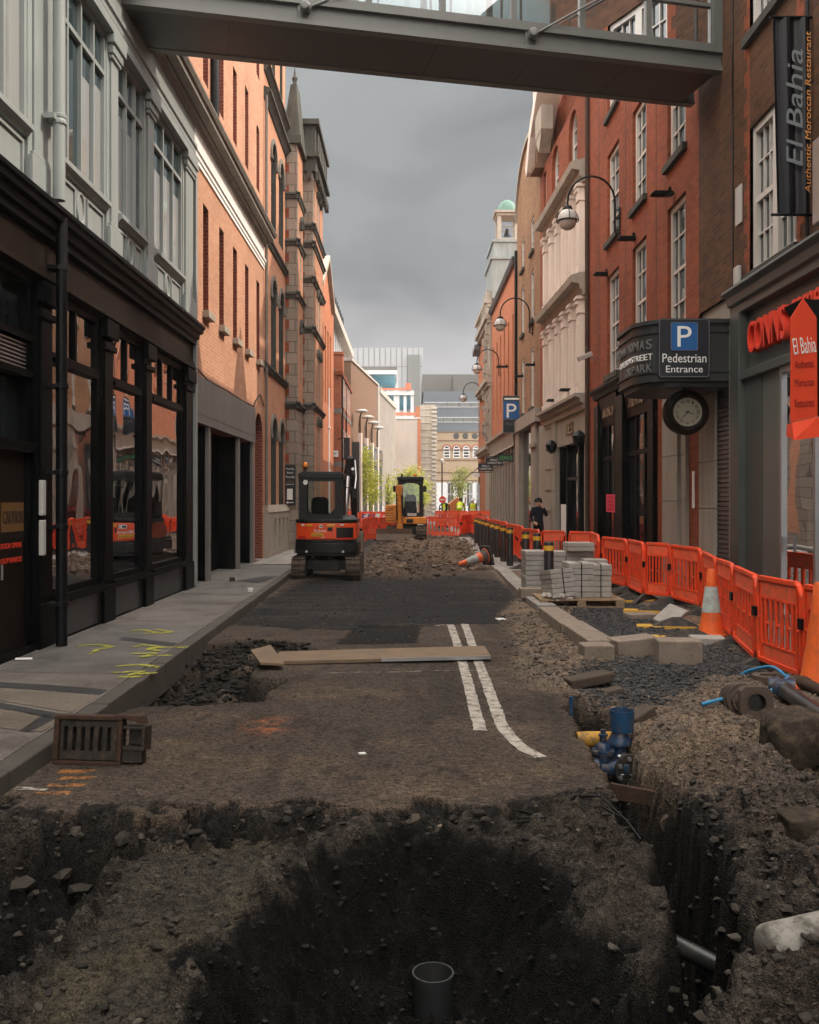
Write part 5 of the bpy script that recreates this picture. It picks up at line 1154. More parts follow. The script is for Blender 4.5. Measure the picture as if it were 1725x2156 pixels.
def orange_row():
    P = PO(4.7, 40.52, 4.68, 52.5, 1)
    b = thing('brick_building', 'long orange brick building with slim windows over pale columned shopfronts', 'building', (4.7, 46, 0))
    ops = [(1.2 + k * 1.9, 1.75 + k * 1.9, 6.2, 10.2, .27) for k in range(6)]
    m = MB(); wall(m, P, 0, 12, 4.7, 12.2, ops, rev=.2); m.pbox(P, 0, 12, 0, 12.1, .5, 8); m.build('wall', 'brick_orange', b)
    for o_ in ops: window(b, P, *o_[:4], .15, 1, 3, rise=.27, fm='pink_stucco')
    m = MB(); m.profile(P, [(.4, 12.2), (-.14, 12.2), (-.22, 12.32), (-.22, 12.4), (.4, 12.46)], 0, 12); m.build('eave_gutter', 'iron_grey', b)
    m = MB(); m.profile(P, [(.3, 5.0), (-.35, 5.0), (-.35, 4.88), (-.2, 4.75), (-.14, 4.2), (-.2, 4.1), (.3, 4.1)], 0, 12)
    for k in range(10): u = k * 1.3; m.pbox(P, u, u + .42, 0, 4.1, -.1, .3); m.pbox(P, u - .04, u + .46, 3.5, 3.7, -.16, .3); m.pbox(P, u - .04, u + .46, 0, .5, -.14, .3)
    m.build('shopfront', 'shop_stone', b)
    m = MB(); m.pbox(P, 0, 12, 0, 4.1, .15, .3); m.build('shop_window', 'glass_dark', b)
orange_row()
def carved_block():
    P = PO(4.66, 52.52, 4.62, 60, 1)
    b = thing('stone_building', 'carved stone fronted building carrying an attic and green-domed bell turret', 'building', (4.7, 56, 0))
    m = MB(); m.pbox(P, 0, 7.5, 0, 12.4, 0, 8); m.build('wall', 'brick_orange', b)
    m = MB()
    m.pbox(P, .0, 2.8, 0, 12.3, -.12, .02)
    r = random.Random(4)
    for k in range(70): u, z = r.uniform(.1, 2.6), r.uniform(5.0, 11.5); m.pbox(P, u, u + r.uniform(.1, .3), z, z + r.uniform(.1, .45), -.12 - r.uniform(.06, .26), -.1)
    for z in (4.6, 8.4, 12.0, 12.9): m.pbox(P, -.1, 7.5, z, z + .25, -.4, .02); m.pbox(P, -.05, 7.5, z - .2, z, -.25, .02)
    for k in range(9): m.pbox(P, .05 + k * .33, .25 + k * .33, 12.25, 12.9, -.34 - .05 * (k % 2), .02)
    for k in range(5): m.pbox(P, .1 + k * .62, .55 + k * .62, 13.15, 13.6 + .2 * (k % 2), -.25, .1)
    m.build('carved_stone', 'limestone', b)
    m = MB(); m.pbox(P, -.35, 3.6, 13.1, 15.3, .0, 2.2); m.pbox(P, -.45, 3.7, 15.3, 15.42, -.1, 2.3); m.pbox(P, -.2, 3.4, 15.42, 16.3, .1, 2.1); m.pbox(P, -.3, 3.5, 16.3, 16.45, .0, 2.2); m.build('attic', 'lead_roof', b)
    c = Vector(P(.7, 16.45, .95))
    m = MB()
    for a in (-1, 1):
        for q in (-1, 1): m.obox(c + Vector((a * .5, q * .5, .75)), (.22, .22, 1.5))
    m.obox(c + Vector((0, 0, .06)), (1.5, 1.5, .12)); m.obox(c + Vector((0, 0, 1.52)), (1.32, 1.32, .14)); m.obox(c + Vector((0, 0, 1.66)), (1.56, 1.56, .12))
    m.obox(c + Vector((0, 0, .78)), (1.0, .06, .06)); m.obox(c + Vector((0, 0, 1.0)), (1.0, .06, .06))
    m.build('bell_turret', 'limestone', b)
    m = MB(); m.lathe([(.62, 1.72), (.60, 1.9), (.53, 2.12), (.38, 2.34), (.18, 2.47), (.02, 2.51)], c, 18); m.build('dome', 'copper_green', b, smooth=True)
    m = MB(); m.lathe([(.02, .88), (.08, .86), (.12, .70), (.16, .55), (.21, .45)], c, 12); m.build('bell', 'black_metal', b, smooth=True)
    P2 = PO(4.62, 60.02, 4.68, 63, 1)
    b2 = thing('brick_building', 'narrow orange brick building at the far right end of the street', 'building', (4.8, 63, 0))
    m = MB(); m.pbox(P2, 0, 3, 0, 11.5, 0, 8); m.build('wall', 'brick_orange', b2)
    m = MB(); m.pbox(P2, -.05, 3.1, 11.5, 11.8, -.4, 8); m.build('roof', 'slate_roof', b2)
    MB().pbox(P2, 1, 1.9, 6, 8.5, -.02, .02).build('window', 'glass_far', b2); MB().pbox(P2, .8, 2.2, 1, 2.8, -.02, .02).build('window', 'glass_far', b2)
    m = MB(); m.hexa([P2(1, 3.0, -1.1), P2(3, 3.0, -1.1), P2(3, 3.9, 0), P2(1, 3.9, 0), P2(1, 3.05, -1.1), P2(3, 3.05, -1.1), P2(3, 3.95, 0), P2(1, 3.95, 0)]); m.build('awning', 'black_cloth', b2)
carved_block()

# ------------------------------------------------------------------ glass footbridge
def bridge():
    P = PO(-4.0, 12.80, 5.0, 14.82, -1)
    Lg = math.hypot(9.0, 2.02)
    # d must grow away from the camera
    if P(0, 0, 1)[1] < P(0, 0, 0)[1]: P0 = P; P = lambda u, z, d: P0(u, z, -d)
    b = thing('footbridge', 'grey steel and glass footbridge crossing the street overhead between the buildings', 'bridge', (0, 14, 8.6))
    Wd = 1.28
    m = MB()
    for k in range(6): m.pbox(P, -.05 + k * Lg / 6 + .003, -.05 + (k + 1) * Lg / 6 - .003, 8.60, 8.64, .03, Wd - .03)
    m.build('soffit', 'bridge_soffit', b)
    m = MB()
    for d0, d1, s in ((0, .1, -1), (Wd - .1, Wd, 1)):
        m.pbox(P, -.2, Lg + .2, 8.592, 8.66, d0 - .05 if s < 0 else d0, d1 if s < 0 else d1 + .05)
        m.pbox(P, -.2, Lg + .2, 8.66, 8.88, d0 + .02, d1 - .02)
        m.pbox(P, -.2, Lg + .2, 8.88, 8.95, d0 - .05 if s < 0 else d0, d1 if s < 0 else d1 + .05)
    m.pbox(P, 0, Lg, 8.66, 8.8, .1, Wd - .1)
    m.build('floor_beam', 'bridge_paint', b)
    m = MB(); n = 8
    for d in (.0, Wd - .08):
        for k in range(n + 1):
            u = .15 + (Lg - .3) * k / n; m.pbox(P, u - .045, u + .045, 8.95, 11.3, d, d + .08)
        for z in (8.95, 9.62, 11.22): m.pbox(P, .15, Lg - .15, z, z + (.09 if z != 9.62 else .06), d + .005, d + .075)
    m.pbox(P, Lg - .16, Lg + .1, 8.95, 11.3, -.03, .07)
    m.build('window_frame', 'bridge_paint', b)
    m = MB()
    for d in (.045, Wd - .04): m.quad(P(.15, 9, d), P(Lg - .15, 9, d), P(Lg - .15, 11.25, d), P(.15, 11.25, d))
    m.build('glazing', 'bridge_glass', b)
    m = MB()
    for k in range(n):
        u = .15 + (Lg - .3) * (k + .5) / n; w = (Lg - .3) / n * .36
        for z0, z1 in ((9.06, 9.09), (9.56, 9.59)): m.pbox(P, u - w, u + w, z0, z1, .12, .15)
        for s in (-1, 1): m.pbox(P, u + s * w - .015, u + s * w + .015, 9.06, 9.59, .12, .15)
    m.build('inner_frame', 'bridge_paint', b)
    m = MB(); m.pbox(P, -.1, Lg + .1, 11.3, 11.6, -.12, Wd + .12); m.build('roof', 'bridge_paint', b)
    for u, du in ((2.55, 2.2), (6.0, 1.75), (.0, 1.7)):
        m = MB(); m.tube([P(u + .05, 8.83, -.06), P(u + du * 1.9, 10.9, -.06)], .017, 8); r = m.build('tie_rod', 'bridge_paint', b, smooth=True)
        k = MB(); k.lathe([(.0, -.09), (.05, -.085), (.075, -.05), (.085, 0), (.075, .05), (.05, .085), (0, .09)], P(u, 8.80, -.1), 14, 'y'); k.pbox(P, u - .1, u + .1, 8.66, 8.88, -.02, .02); k.build('rod_knuckle', 'bridge_paint', r, smooth=True)
bridge()
# ------------------------------------------------------------------ far end of the street
def far():
    b = thing('brick_building', 'brown brick windowless wall angled across the bend with a dark glazed shopfront', 'building', (-3.3, 68, 0))
    P = PO(-3.88, 61.3, -2.55, 75.0, -1)
    m = MB(); m.pbox(P, 0, 13.6, 0, 10.95, 0, 6); m.build('wall', 'far_brown', b)
    m = MB(); m.pbox(P, -.1, 13.8, 10.95, 11.1, -.1, 6); m.pbox(P, 13.1, 13.9, 0, 10.9, -.12, 1); m.build('coping', 'concrete_pale', b)
    m = MB(); m.pbox(P, .4, 12.6, 0, 5.6, -.5, -.01); m.build('dark_shopfront', 'iron_grey', b)
    m = MB()
    for k in range(4): m.pbox(P, .5 + k * 2.9, 1.0 + k * 2.9, 0, 6.2 - .15 * k, -.62, -.4)
    m.build('pilasters', 'pink_stucco', b)
    m = MB(); m.pbox(P, 7.5, 12.4, 4.3, 5.4, -.56, -.5); m.build('window', 'glass_far', b)
    for k in range(4):
        l = thing('street_light', 'mushroom-topped lamp standing on the dark shopfront pillars at the bend', 'lamp', P(.75 + k * 2.9, 6.1 - .15 * k, -.5), 'mushroom lamps on the dark shopfront')
        q = Vector(P(.75 + k * 2.9, 6.1 - .15 * k, -.5)); a = MB(); a.tube([q, q + Vector((0, 0, 1.2)), q + Vector((.1, 0, 1.5))], .05, 6); a.build('post', 'black_metal', l)
        a = MB(); a.lathe([(.05, 0), (.42, .05), (.45, .14), (.25, .24), (.02, .27)], q + Vector((.12, 0, 1.45)), 14); a.build('lamp_head', 'lamp_shell', l)
    b = thing('concrete_building', 'pale ribbed concrete side wall beyond the brown brick building', 'building', (-2, 82, 0))
    P = PO(-2.52, 75.1, -1.42, 89, -1)
    m = MB(); m.pbox(P, 0, 13.9, 0, 10.7, 0, 5)
    for k in range(17): m.pbox(P, .2 + k * .82, .45 + k * .82, 0, 10.5, -.12, .01)
    m.pbox(P, -.1, 14, 10.4, 10.8, -.2, 5); m.build('wall', 'concrete_pale', b)
    b = thing('plaster_building', 'blank pink-plastered gable wall with an orange brick edge closing the view', 'building', (0, 95, 0))
    m = MB(); m.box(-1.5, 92, 0, 1.05, 110, 9.75); m.build('wall', 'plaster', b)
    m = MB(); m.box(.82, 91.9, 0, 1.12, 92.0, 9.8); m.box(.6, 92, 9.75, 1.05, 93, 11.0); m.build('brick_edge', 'brick_orange', b)
    m = MB(); m.box(-1.55, 91.9, 9.76, 1.12, 110, 9.9); m.build('coping', 'white_steel', b)
    b = thing('stone_building', 'rough grey-cream stone tower-like end wall next to the pink plaster wall', 'building', (2, 100, 0))
    m = MB(); m.box(1.13, 96, 0, 2.75, 112, 11.6); m.build('wall', 'limestone', b)
    m = MB()
    for k in range(16): m.box(1.1, 95.9, .6 + k * .7, 2.8, 96.02, .68 + k * .7)
    for k in range(26): z = .4 + k * .43; m.box(2.3, 95.8, z, 2.85, 95.95, z + .22)
    m.build('quoins', 'concrete_pale', b)
    # steel frame under construction
    b = thing('building_site_frame', 'white steel frame building under construction with blue decking sheets and orange netting', 'construction site', (-2, 125, 0))
    m = MB(); Y = 125
    def X_(x): return (x - 862.5) * Y / F
    def Z_(y): return EYE + (1052 - y) * Y / F
    for x in (794, 832, 868, 853, 838): m.box(X_(x) - .2, Y, 0, X_(x) + .2, Y + .5, Z_(822))
    for x in (782, 800, 834): m.box(X_(x) - .2, Y + 6, 0, X_(x) + .2, Y + 6.5, Z_(784))
    m.box(X_(760), Y - .3, Z_(788), X_(836), Y + 8, Z_(780)); m.box(X_(802), Y - .3, Z_(832), X_(872), Y + 8, Z_(824)); m.box(X_(830), Y - .4, Z_(884), X_(872), Y + 8, Z_(876)); m.box(X_(800), Y + 8, 0, X_(812), Y + 14, Z_(790))
    m.build('steel_frame', 'white_steel', b)
    m = MB(); m.hexa([(X_(770), Y + .3, Z_(789)), (X_(832), Y + .3, Z_(789)), (X_(826), Y + 8, Z_(806)), (X_(792), Y + 8, Z_(806)), (X_(770), Y + .3, Z_(788)), (X_(832), Y + .3, Z_(788)), (X_(832), Y + 8, Z_(800)), (X_(770), Y + 8, Z_(800))]); m.hexa([(X_(812), Y + .3, Z_(833)), (X_(868), Y + .3, Z_(833)), (X_(858), Y + 8, Z_(852)), (X_(830), Y + 8, Z_(852)), (X_(812), Y + .3, Z_(832)), (X_(868), Y + .3, Z_(832)), (X_(868), Y + 8, Z_(845)), (X_(812), Y + 8, Z_(845))]); m.build('deck_sheeting', 'blue_sheet', b)
    m = MB()
    m.box(X_(795), Y - .5, Z_(822), X_(862), Y - .42, Z_(818)); m.box(X_(832), Y - .5, Z_(875), X_(896), Y - .42, Z_(869)); m.box(X_(854), Y - .6, Z_(822), X_(866), Y - .5, Z_(808)); m.build('safety_net', 'orange_net', b)
    m = MB(); m.box(X_(756), Y + 1, Z_(780), X_(836), Y + 2, Z_(770)); m.box(X_(790), Y + 9, Z_(824), X_(866), Y + 10, Z_(810)); m.build('site_parapet', 'roof_grey', b)
    # big pale glazed block behind
    b = thing('office_block', 'large pale panelled block with a grey lift shaft rising behind the construction site', 'building', (-4, 170, 0))
    Y = 170
    m = MB(); m.box(X_(700), Y, 0, X_(891), Y + 20, Z_(732))
    m.build('wall', 'cladding_pale', b)
    m = MB()
    for k in range(13): x = 742 + k * 11.6; m.box(X_(x) - .06, Y - .08, 10, X_(x) + .06, Y + .01, Z_(732))
    m.box(X_(700), Y - .06, Z_(772), X_(891), Y + .01, Z_(771)); m.build('panel_joint', 'cladding_grey', b)
    m = MB(); m.box(X_(859), Y - .8, 0, X_(884), Y - .1, Z_(748)); m.build('lift_shaft', 'cladding_grey', b)
    # right hand far building
    b = thing('office_block', 'wide grey-roofed building with window bands over beige brick arched windows', 'building', (6, 130, 0))
    Y = 130
    m = MB(); m.box(X_(905), Y, 0, X_(1035), Y + 20, Z_(909)); m.build('wall', 'beige_brick', b)
    m = MB(); m.box(X_(893), Y + 1, Z_(909), X_(1035), Y + 18, Z_(822)); m.build('blue_storeys', 'blue_grey', b)
    m = MB(); m.box(X_(890), Y + 2, Z_(823), X_(1035), Y + 19, Z_(784)); m.box(X_(955), Y + 1.5, Z_(823), X_(1035), Y + 2, Z_(789)); m.box(X_(893), Y + 1.2, Z_(846), X_(1035), Y + 2, Z_(822)); m.build('roof', 'roof_grey', b)
    for y0, y1, n in ((855, 846, 5), (887, 878, 6)):
        m = MB()
        for k in range(n): a, c = 893 + 125 * k / n, 893 + 125 * (k + 1) / n; m.box(X_(a + 1), Y + .93, Z_(y0), X_(c - 1), Y + 1.01, Z_(y1))
        m.build('window_band', 'glass_dark', b)
        m = MB(); m.box(X_(893), Y + .9, Z_(y1), X_(1035), Y + 1.02, Z_(y1 - 1)); m.box(X_(893), Y + .9, Z_(y0 + 1), X_(1035), Y + 1.02, Z_(y0)); m.build('band_frame', 'white_steel', b)
    P = PF(Y)
    for k in range(4):
        x = 941 + k * 20.5; window(b, P, X_(x - 7), X_(x + 7), Z_(964), Z_(938), -.05, 1, 4, fm='white_steel', fw=.12, mw=.14, rise=.45, gm='glass_dark', meet=False)
        a, c = arch_pts(X_(x - 10), X_(x + 10), Z_(935), .65), arch_pts(X_(x - 7), X_(x + 7), Z_(938), .45); h = MB()
        for j in range(len(a) - 1): h.hexa([P(*w, -.12) for w in (a[j], a[j + 1], c[j + 1], c[j])] + [P(*w, .0) for w in (a[j], a[j + 1], c[j + 1], c[j])])
        h.build('arch_band', 'brick_far', b)
    for x in (961, 980, 1000): m = MB(); m.lathe([(.0, -.08), (.38, -.08), (.42, 0)], P(X_(x), Z_(918), 0), 14, 'y'); m.build('oval_vent', 'iron_grey', b)
    m = MB()
    for y in (910, 928, 948, 969, 995, 1012): m.box(X_(905), Y - .14, Z_(y), X_(1035), Y, Z_(y - 1.4))
    m.build('string_course', 'far_brown', b)
    m = MB(); m.box(X_(905), Y - .2, 0, X_(1035), Y, Z_(1016)); m.build('white_ground_floor', 'white_steel', b)
    for k in range(4): x = 949 + k * 20; window(b, PF(Y - .2), X_(x - 7), X_(x + 7), .8, Z_(1014), -.05, 2, 2, fm='white_steel', rise=.45, gm='glass_far')
    # plaza backdrop left of the bend so the street does not end in sky
    b = thing('shop_row', 'low row of shops seen past the trees at the end of the street', 'building', (-4, 88, 0))
    m = MB(); m.box(-9, 89.5, 0, -1.6, 95, 4.2); m.build('wall', 'concrete_pale', b)
    m = MB()
    for k in range(5): m.box(-8.8 + k * 1.45, 89.4, .3, -7.7 + k * 1.45, 89.52, 2.8)
    m.build('shop_window', 'glass_dark', b)
far()
# ------------------------------------------------------------------ barriers
def barrier_proto():
    t = thing('safety_barrier', 'orange plastic barrier', 'barrier', (0, 0, 0))     # spans x 0..1, faces -y
    m = MB()
    pts = [(.10, .12), (.10, .90)]
    m.prism([(.06, .94), (.06, .99), (.90, .99), (.90, .94)], 'y', -.028, .028)                      # top rail
    m.prism([(.04, .10), (.04, .15), (.92, .15), (.92, .10)], 'y', -.028, .028)                      # bottom rail
    m.tube([(.07, 0, .11), (.035, 0, .2), (.03, 0, .8), (.05, 0, .93), (.10, 0, .97)], .030, 8)        # left post
    m.tube([(.86, 0, .97), (.93, 0, .94), (.972, 0, .86), (.975, 0, .55), (.965, 0, .2), (.92, 0, .11)], .032, 8)   # hooped right post
    m.tube([(.88, 0, .12), (.885, 0, .93)], .024, 6); m.tube([(.115, 0, .12), (.11, 0, .95)], .022, 6)
    m.tube([(.885, 0, .52), (.97, 0, .52)], .02, 6); m.tube([(.03, 0, .56), (.11, 0, .56)], .02, 6)
    for k in range(6):
        x = .185 + k * .118
        m.prism([(x, .29), (x + .040, .29), (x + .040, .76), (x, .76)], 'y', -.016, .016)
    m.box(.13, -.016, .755, .87, .016, .785); m.box(.13, -.016, .28, .87, .016, .31)
    for k in (0, 2, 4): x = .185 + k * .118; m.box(x + .03, -.013, .50, x + .12, .013, .525)
    m.build('frame', 'barrier_orange', t, bevel=.006)
    m = MB(); m.box(.12, -.012, .787, .88, .012, .938); m.build('panel', 'barrier_pale', t); m = MB(); m.box(.16, -.011, .152, .84, .011, .278); m.build('panel', 'barrier_pale', t)
    m = MB(); m.hexa([(-.05, -.36, .0), (.13, -.36, .0), (.13, .36, .0), (-.05, .36, .0), (.02, -.06, .12), (.08, -.06, .12), (.08, .06, .12), (.02, .06, .12)]); m.build('foot', 'rubber', t)
    m = MB(); m.box(-.035, -.05, .56, .05, .05, .66); m.build('clip', 'black_metal', t)
    return t
BAR = barrier_proto(); BT = tree_of(BAR); _first = [True]
def barrier(a, b, label, group, za=None, zb=None):
    (ax, ay), (bx, by) = a, b; d = math.hypot(bx - ax, by - ay); rz = math.atan2(by - ay, bx - ax)
    z = za if za is not None else (gz(ax, ay) + gz(bx, by)) / 2 + .0
    if _first[0]:
        _first[0] = False; o = BAR; o.location = (ax, ay, z); o.rotation_euler = (0, 0, rz); o.scale = (d, 1, 1); o['label'] = label; o['group'] = group
    else: o = dup(BAR, (ax, ay, z), rz, label, group, d, BT)
    o.rotation_euler = (0, R(random.uniform(-1, 1)), rz)
    return o
def at_top(x, y, zt=.99): Y = F * (EYE - zt) / (y - 1052); return ((x - 862.5) * Y / F, Y)
def B(x, y, g=0.0):          # barrier joint whose top shows at (x, y), standing on ground of height g
    return at_top(x, y, .99 + g)
gN = 'orange barriers along the right of the dig'
J = [(1796, 1246, -.02), (1693, 1229.5, -.03), (1596, 1210, -.03), (1546, 1189, -.03), (1510, 1174, -.03), (1480, 1157, .0), (1413, 1143, .04), (1357, 1141, .04), (1323, 1135, .03), (1268, 1129, .03)]
labs = ['orange barrier panel cut by the right edge behind the big cone', 'wide orange barrier panel with clear slats standing nearest beside the big right cone',
        'orange barrier panel with a black clip seen side-on before the grey panels', 'narrow orange barrier panel turned almost edge-on right of the grey-collared cone',
        'orange barrier panel partly hidden behind the upright grey-collared cone', 'orange barrier panel in front of the grey stone pilaster left of the cone', 'small orange barrier panel angled outward before the red brick pier',
        'orange barrier panel in front of the black shop doorway corner', 'orange barrier panel immediately right of the stacked paving blocks']
for k in range(len(J) - 1):
    b_, a_ = J[k], J[k + 1]; a, b = B(a_[0], a_[1], a_[2]), B(b_[0], b_[1], b_[2])
    barrier(a, b, labs[k], gN, za=(a_[2] + b_[2]) / 2)
J2 = [((1101, 1112), (1138, 1116.5)), ((1140, 1117), (1194, 1117.5)), ((1196, 1118), (1248, 1119)), ((1244, 1119), (1262, 1126))]
for (p, q), lb in zip(J2, ['orange barrier panel joining the bollard row, left of the dark-clothed person', 'orange barrier panel directly in front of the dark-clothed person',
                           'orange barrier panel right of the dark-clothed person behind the block stack', 'short orange barrier panel turned edge-on before the black shopfront']):
    barrier(B(*p, .06), B(*q, .06), lb, gN, za=.06)
y = 24.3; x = 2.98
while y < 46:
    l = 1.02; x2 = 2.98 + random.uniform(-.13, .13)
    barrier((x2, y + l), (x, y), 'orange barrier panel in the long line behind the black bollards', 'orange barrier line behind the bollards', za=.06); y += l; x = x2
barrier((.70, 42), (2.35, 42.2), 'wide orange barrier panel across the road right of the yellow excavator', gN, za=.0)
for k in range(4): barrier((2.35 + k * .35, 42.2 + k * 1.5), (2.7 + k * .35, 43.7 + k * 1.5), 'orange barrier panel zigzagging back behind the far bollards', 'orange barriers at the far right', za=.05)
for k in range(6): barrier((1.5 + k * .62, 54 - k * .3), (2.12 + k * .62, 53.7 - k * .3), 'orange barrier panel before the workers in yellow vests', 'orange barriers before the workers', za=.12)
for k in range(3): barrier((-1.75 + k * .02, 33.5 + k * 1.35), (-1.73 + k * .02, 34.8 + k * 1.35), 'orange barrier panel seen edge-on in the line beyond the red digger', 'orange barriers beyond the red digger', za=.05)
barrier((-2.3, 33.2), (-1.75, 33.5), 'orange barrier panel just right of the red digger with warning plates', gN, za=.02)
for k in range(3): barrier((-1.72 + k * .42, 37.6 + k * .9), (-1.3 + k * .42, 38.5 + k * .9), 'orange barrier panel angled between the two diggers', 'orange barriers between the diggers', za=.03)
for k in range(4): barrier((-3.7 + k * .95, 50), (-2.75 + k * .95, 50.2), 'orange barrier panel in the back row before the white van', 'orange barriers before the van', za=.12)
t = thing('road_sign_board', 'striped grey and orange sign board leaning on the back barriers before the van', 'sign', (-2.6, 49.7, 0))
MB().box(-3.2, 49.72, .55, -1.5, 49.78, 1.05).build('board', 'barrier_orange', t)
m = MB()
for k in range(3): m.prism([(-3.1 + k * .6, .6), (-2.85 + k * .6, .6), (-2.75 + k * .6, 1.0), (-3.0 + k * .6, 1.0)], 'y', 49.70, 49.715)
m.build('stripe', 'sign_white', t); text('ED', (-2.2, 49.69, .8), (1, 0, 0), (0, 0, 1), .34, 'sign_blue', t, width=.7)
for px, py in ((1385, 1290), (1420, 1318), (1322, 1268), (1452, 1345)):
    x, y = G(px, py); t = thing('barrier_foot', 'yellow-edged black rubber barrier foot lying flat on the gravel', 'barrier foot', (x, y, gz(x, y)), 'loose barrier feet on the gravel')
    t.rotation_euler = (0, 0, random.uniform(-.5, .2))
    m = MB(); m.prism([(-.52, -.13), (.4, -.17), (.5, 0), (.4, .14), (-.5, .12)], 'z', 0, .035)
    def lb(m_, nm, mt):
        o = m_.build(nm, mt); o.parent = t; return o
    lb(m, 'base', 'yellow_plastic')
    m = MB(); m.hexa([(-.30, -.10, .035), (.34, -.12, .035), (.34, .09, .035), (-.30, .09, .035), (-.02, -.03, .15), (.08, -.03, .15), (.08, .03, .15), (-.02, .03, .15)]); lb(m, 'wedge', 'rubber')

# ------------------------------------------------------------------ cones and bollards
def cone(loc, h, label, group, rot=(0, 0, 0), dirty=False, sleeve=True):
    t = thing('traffic_cone', label, 'traffic cone', loc, group); t.rotation_euler = rot
    s = h
    def add(m, nm, mt):
        o = m.build(nm, mt, smooth=True); o.parent = t; return o
    m = MB(); m.lathe([(.0, 0), (.235 * s, 0), (.245 * s, .02), (.235 * s, .045 * s), (.195 * s, .05 * s), (.18 * s, .09 * s), (.13 * s, .40 * s), (.075 * s, .80 * s), (.060 * s, .97 * s), (.045 * s, 1.0 * s), (.0, 1.0 * s)], (0, 0, 0), 24, cap=False); add(m, 'body', 'cone_orange')
    if not sleeve: return t
    m = MB(); f = lambda z: .133 - (z - .40) * .1375
    m.lathe([(f(.36) * s + .002, .36 * s), (f(.40) * s + .004, .365 * s), (f(.74) * s + .004, .735 * s), (f(.74) * s, .74 * s)], (0, 0, 0), 24, cap=False); add(m, 'sleeve', 'cone_white')
    if dirty:
        m = MB(); m.prism([(-.30 * s, -.30 * s), (.30 * s, -.30 * s), (.30 * s, .30 * s), (-.30 * s, .30 * s)], 'z', -.05, .012); add(m, 'base', 'rubber')
        m = MB(); m.lathe([(.237 * s, -.001), (.25 * s, .02), (.205 * s, .06 * s), (.19 * s, .09 * s), (.158 * s, .22 * s), (.156 * s, .22 * s)], (0, 0, 0), 24, cap=False); add(m, 'tar_stain', 'cone_dirty')
    return t
x, y = G(1498, 1338); cone((x, y, gz(x, y)), .86, 'upright orange cone with a grey sleeve standing before the barriers', 'traffic cones')
x, y = G(1728, 1466, -.02); cone((x - .0, y, gz(x, y) - .02), .98, 'large orange cone cut by the right edge of the view', 'traffic cones', sleeve=False)
x, y = G(1024, 1198); cone((x, y, .34), .82, 'dirty orange and white cone lying tipped over on the rubble', 'traffic cones', (R(8), R(-104), R(18)), True)
def bollard_proto():
    t = thing('bollard', 'black bollard', 'bollard', (0, 0, 0))
    m = MB(); m.lathe([(.085, -.1), (.085, .96), (.075, .985), (.0, .99)], (0, 0, 0), 16); m.build('post', 'bollard_black', t, smooth=True)
    m = MB(); m.lathe([(.0855, .84), (.088, .842), (.088, .925), (.0855, .927)], (0, 0, 0), 16, cap=False); m.build('band', 'bollard_yellow', t)
    return t
BO = bollard_proto(); BOT = tree_of(BO)
for k, px in enumerate([1107, 1074, 1060, 1047, 1037, 1026, 1018, 1011, 1003]):
    Y = 2.58 * F / (px - 862.5); lb = 'black bollard with a yellow band in the row before the orange barrier line' if k else 'black yellow-banded bollard at the near end of the row, left of the block stack'
    if k == 0: BO.location = (2.58, Y, .05); BO['label'] = lb; BO['group'] = 'bollards along the kerb'; o = BO
    else: dup(BO, (2.58, Y, .05), 0, lb, 'bollards along the kerb', 1, BOT)
dup(BO, ((1156 - 862.5) * 16.2 / F, 16.2, .02), 0, 'black yellow-banded bollard standing in the middle of the block stack', 'bollards along the kerb', 1, BOT)
dup(BO, ((1131 - 862.5) * 19.6 / F, 19.6, .05), 0, 'black bollard whose yellow top just shows behind the block stack', 'bollards along the kerb', 1, BOT)

# ------------------------------------------------------------------ stacks of blocks, pallet, kerb stones
def P2(x, y, z=0.0): return G(x, y, z)
t = thing('pallet', 'light wooden pallet carrying the strapped paving blocks', 'pallet', (2.6, 15.3, 0))
x0, y0 = G(1133, 1276)[0], 14.95; x1 = x0 + 1.36
m = MB()
for k in range(7): m.box(x0, y0 + k * .165, .115, x1, y0 + k * .165 + .12, .14)
for k in range(3): m.box(x0, y0 + k * .48, .0, x1, y0 + k * .48 + .10, .022)
m.build('deck_boards', 'pallet_wood', t)
m = MB()
for xx in (x0, x0 + .60, x1 - .14):
    for k in range(3): m.box(xx, y0 + .003 + k * .48, .023, xx + .14, y0 + .10 + k * .48, .094)
    m.box(xx + .01, y0 - .0, .095, xx + .13, y0 + 1.1, .114)
m.build('blocks', 'pallet_wood', t)
def block_stack(name, label, cx, cy, w, d, n, hz, z, rz=0.0, tilt=0.0, straps=0, per=1):
    t = thing(name, label, 'paving blocks', (cx, cy, z), 'stacked paving blocks'); t.rotation_euler = (R(tilt), R(tilt * .6), rz)
    m = MB()
    for k in range(n):
        for i in range(per):
            j = [random.uniform(-.006, .006) for _ in range(4)]
            wa = -w / 2 + w * i / per; m.box(wa + j[0] + .003, -d / 2 + j[1], k * hz, wa + w / per + j[2] - .003, d / 2 + j[3], k * hz + hz - .007)
    o = m.build('blocks', 'block_grey', bevel=.008); o.parent = t
    for s in range(straps):
        u = -w / 2 + w * (s + 1) / (straps + 1); m = MB(); m.box(u - .008, -d / 2 - .013, .0, u + .008, -d / 2 - .009, n * hz); m.box(u - .008, -d / 2 - .013, n * hz, u + .008, d / 2 + .01, n * hz + .003)
        o = m.build('strap', 'black_metal'); o.parent = t
    return t
sc = lambda px, Y: (px - 862.5) * Y / F
block_stack('block_stack', 'tall narrow grey block stack at the left beside the first bollard', sc(1128, 16.6), 16.9, .37, .6, 9, .088, .04, .02)
block_stack('block_stack', 'leaning strapped bundle of grey blocks at the front left of the pallet', sc(1178, 15.2), 15.2, .40, .5, 6, .078, .145, .22, -7, 1)
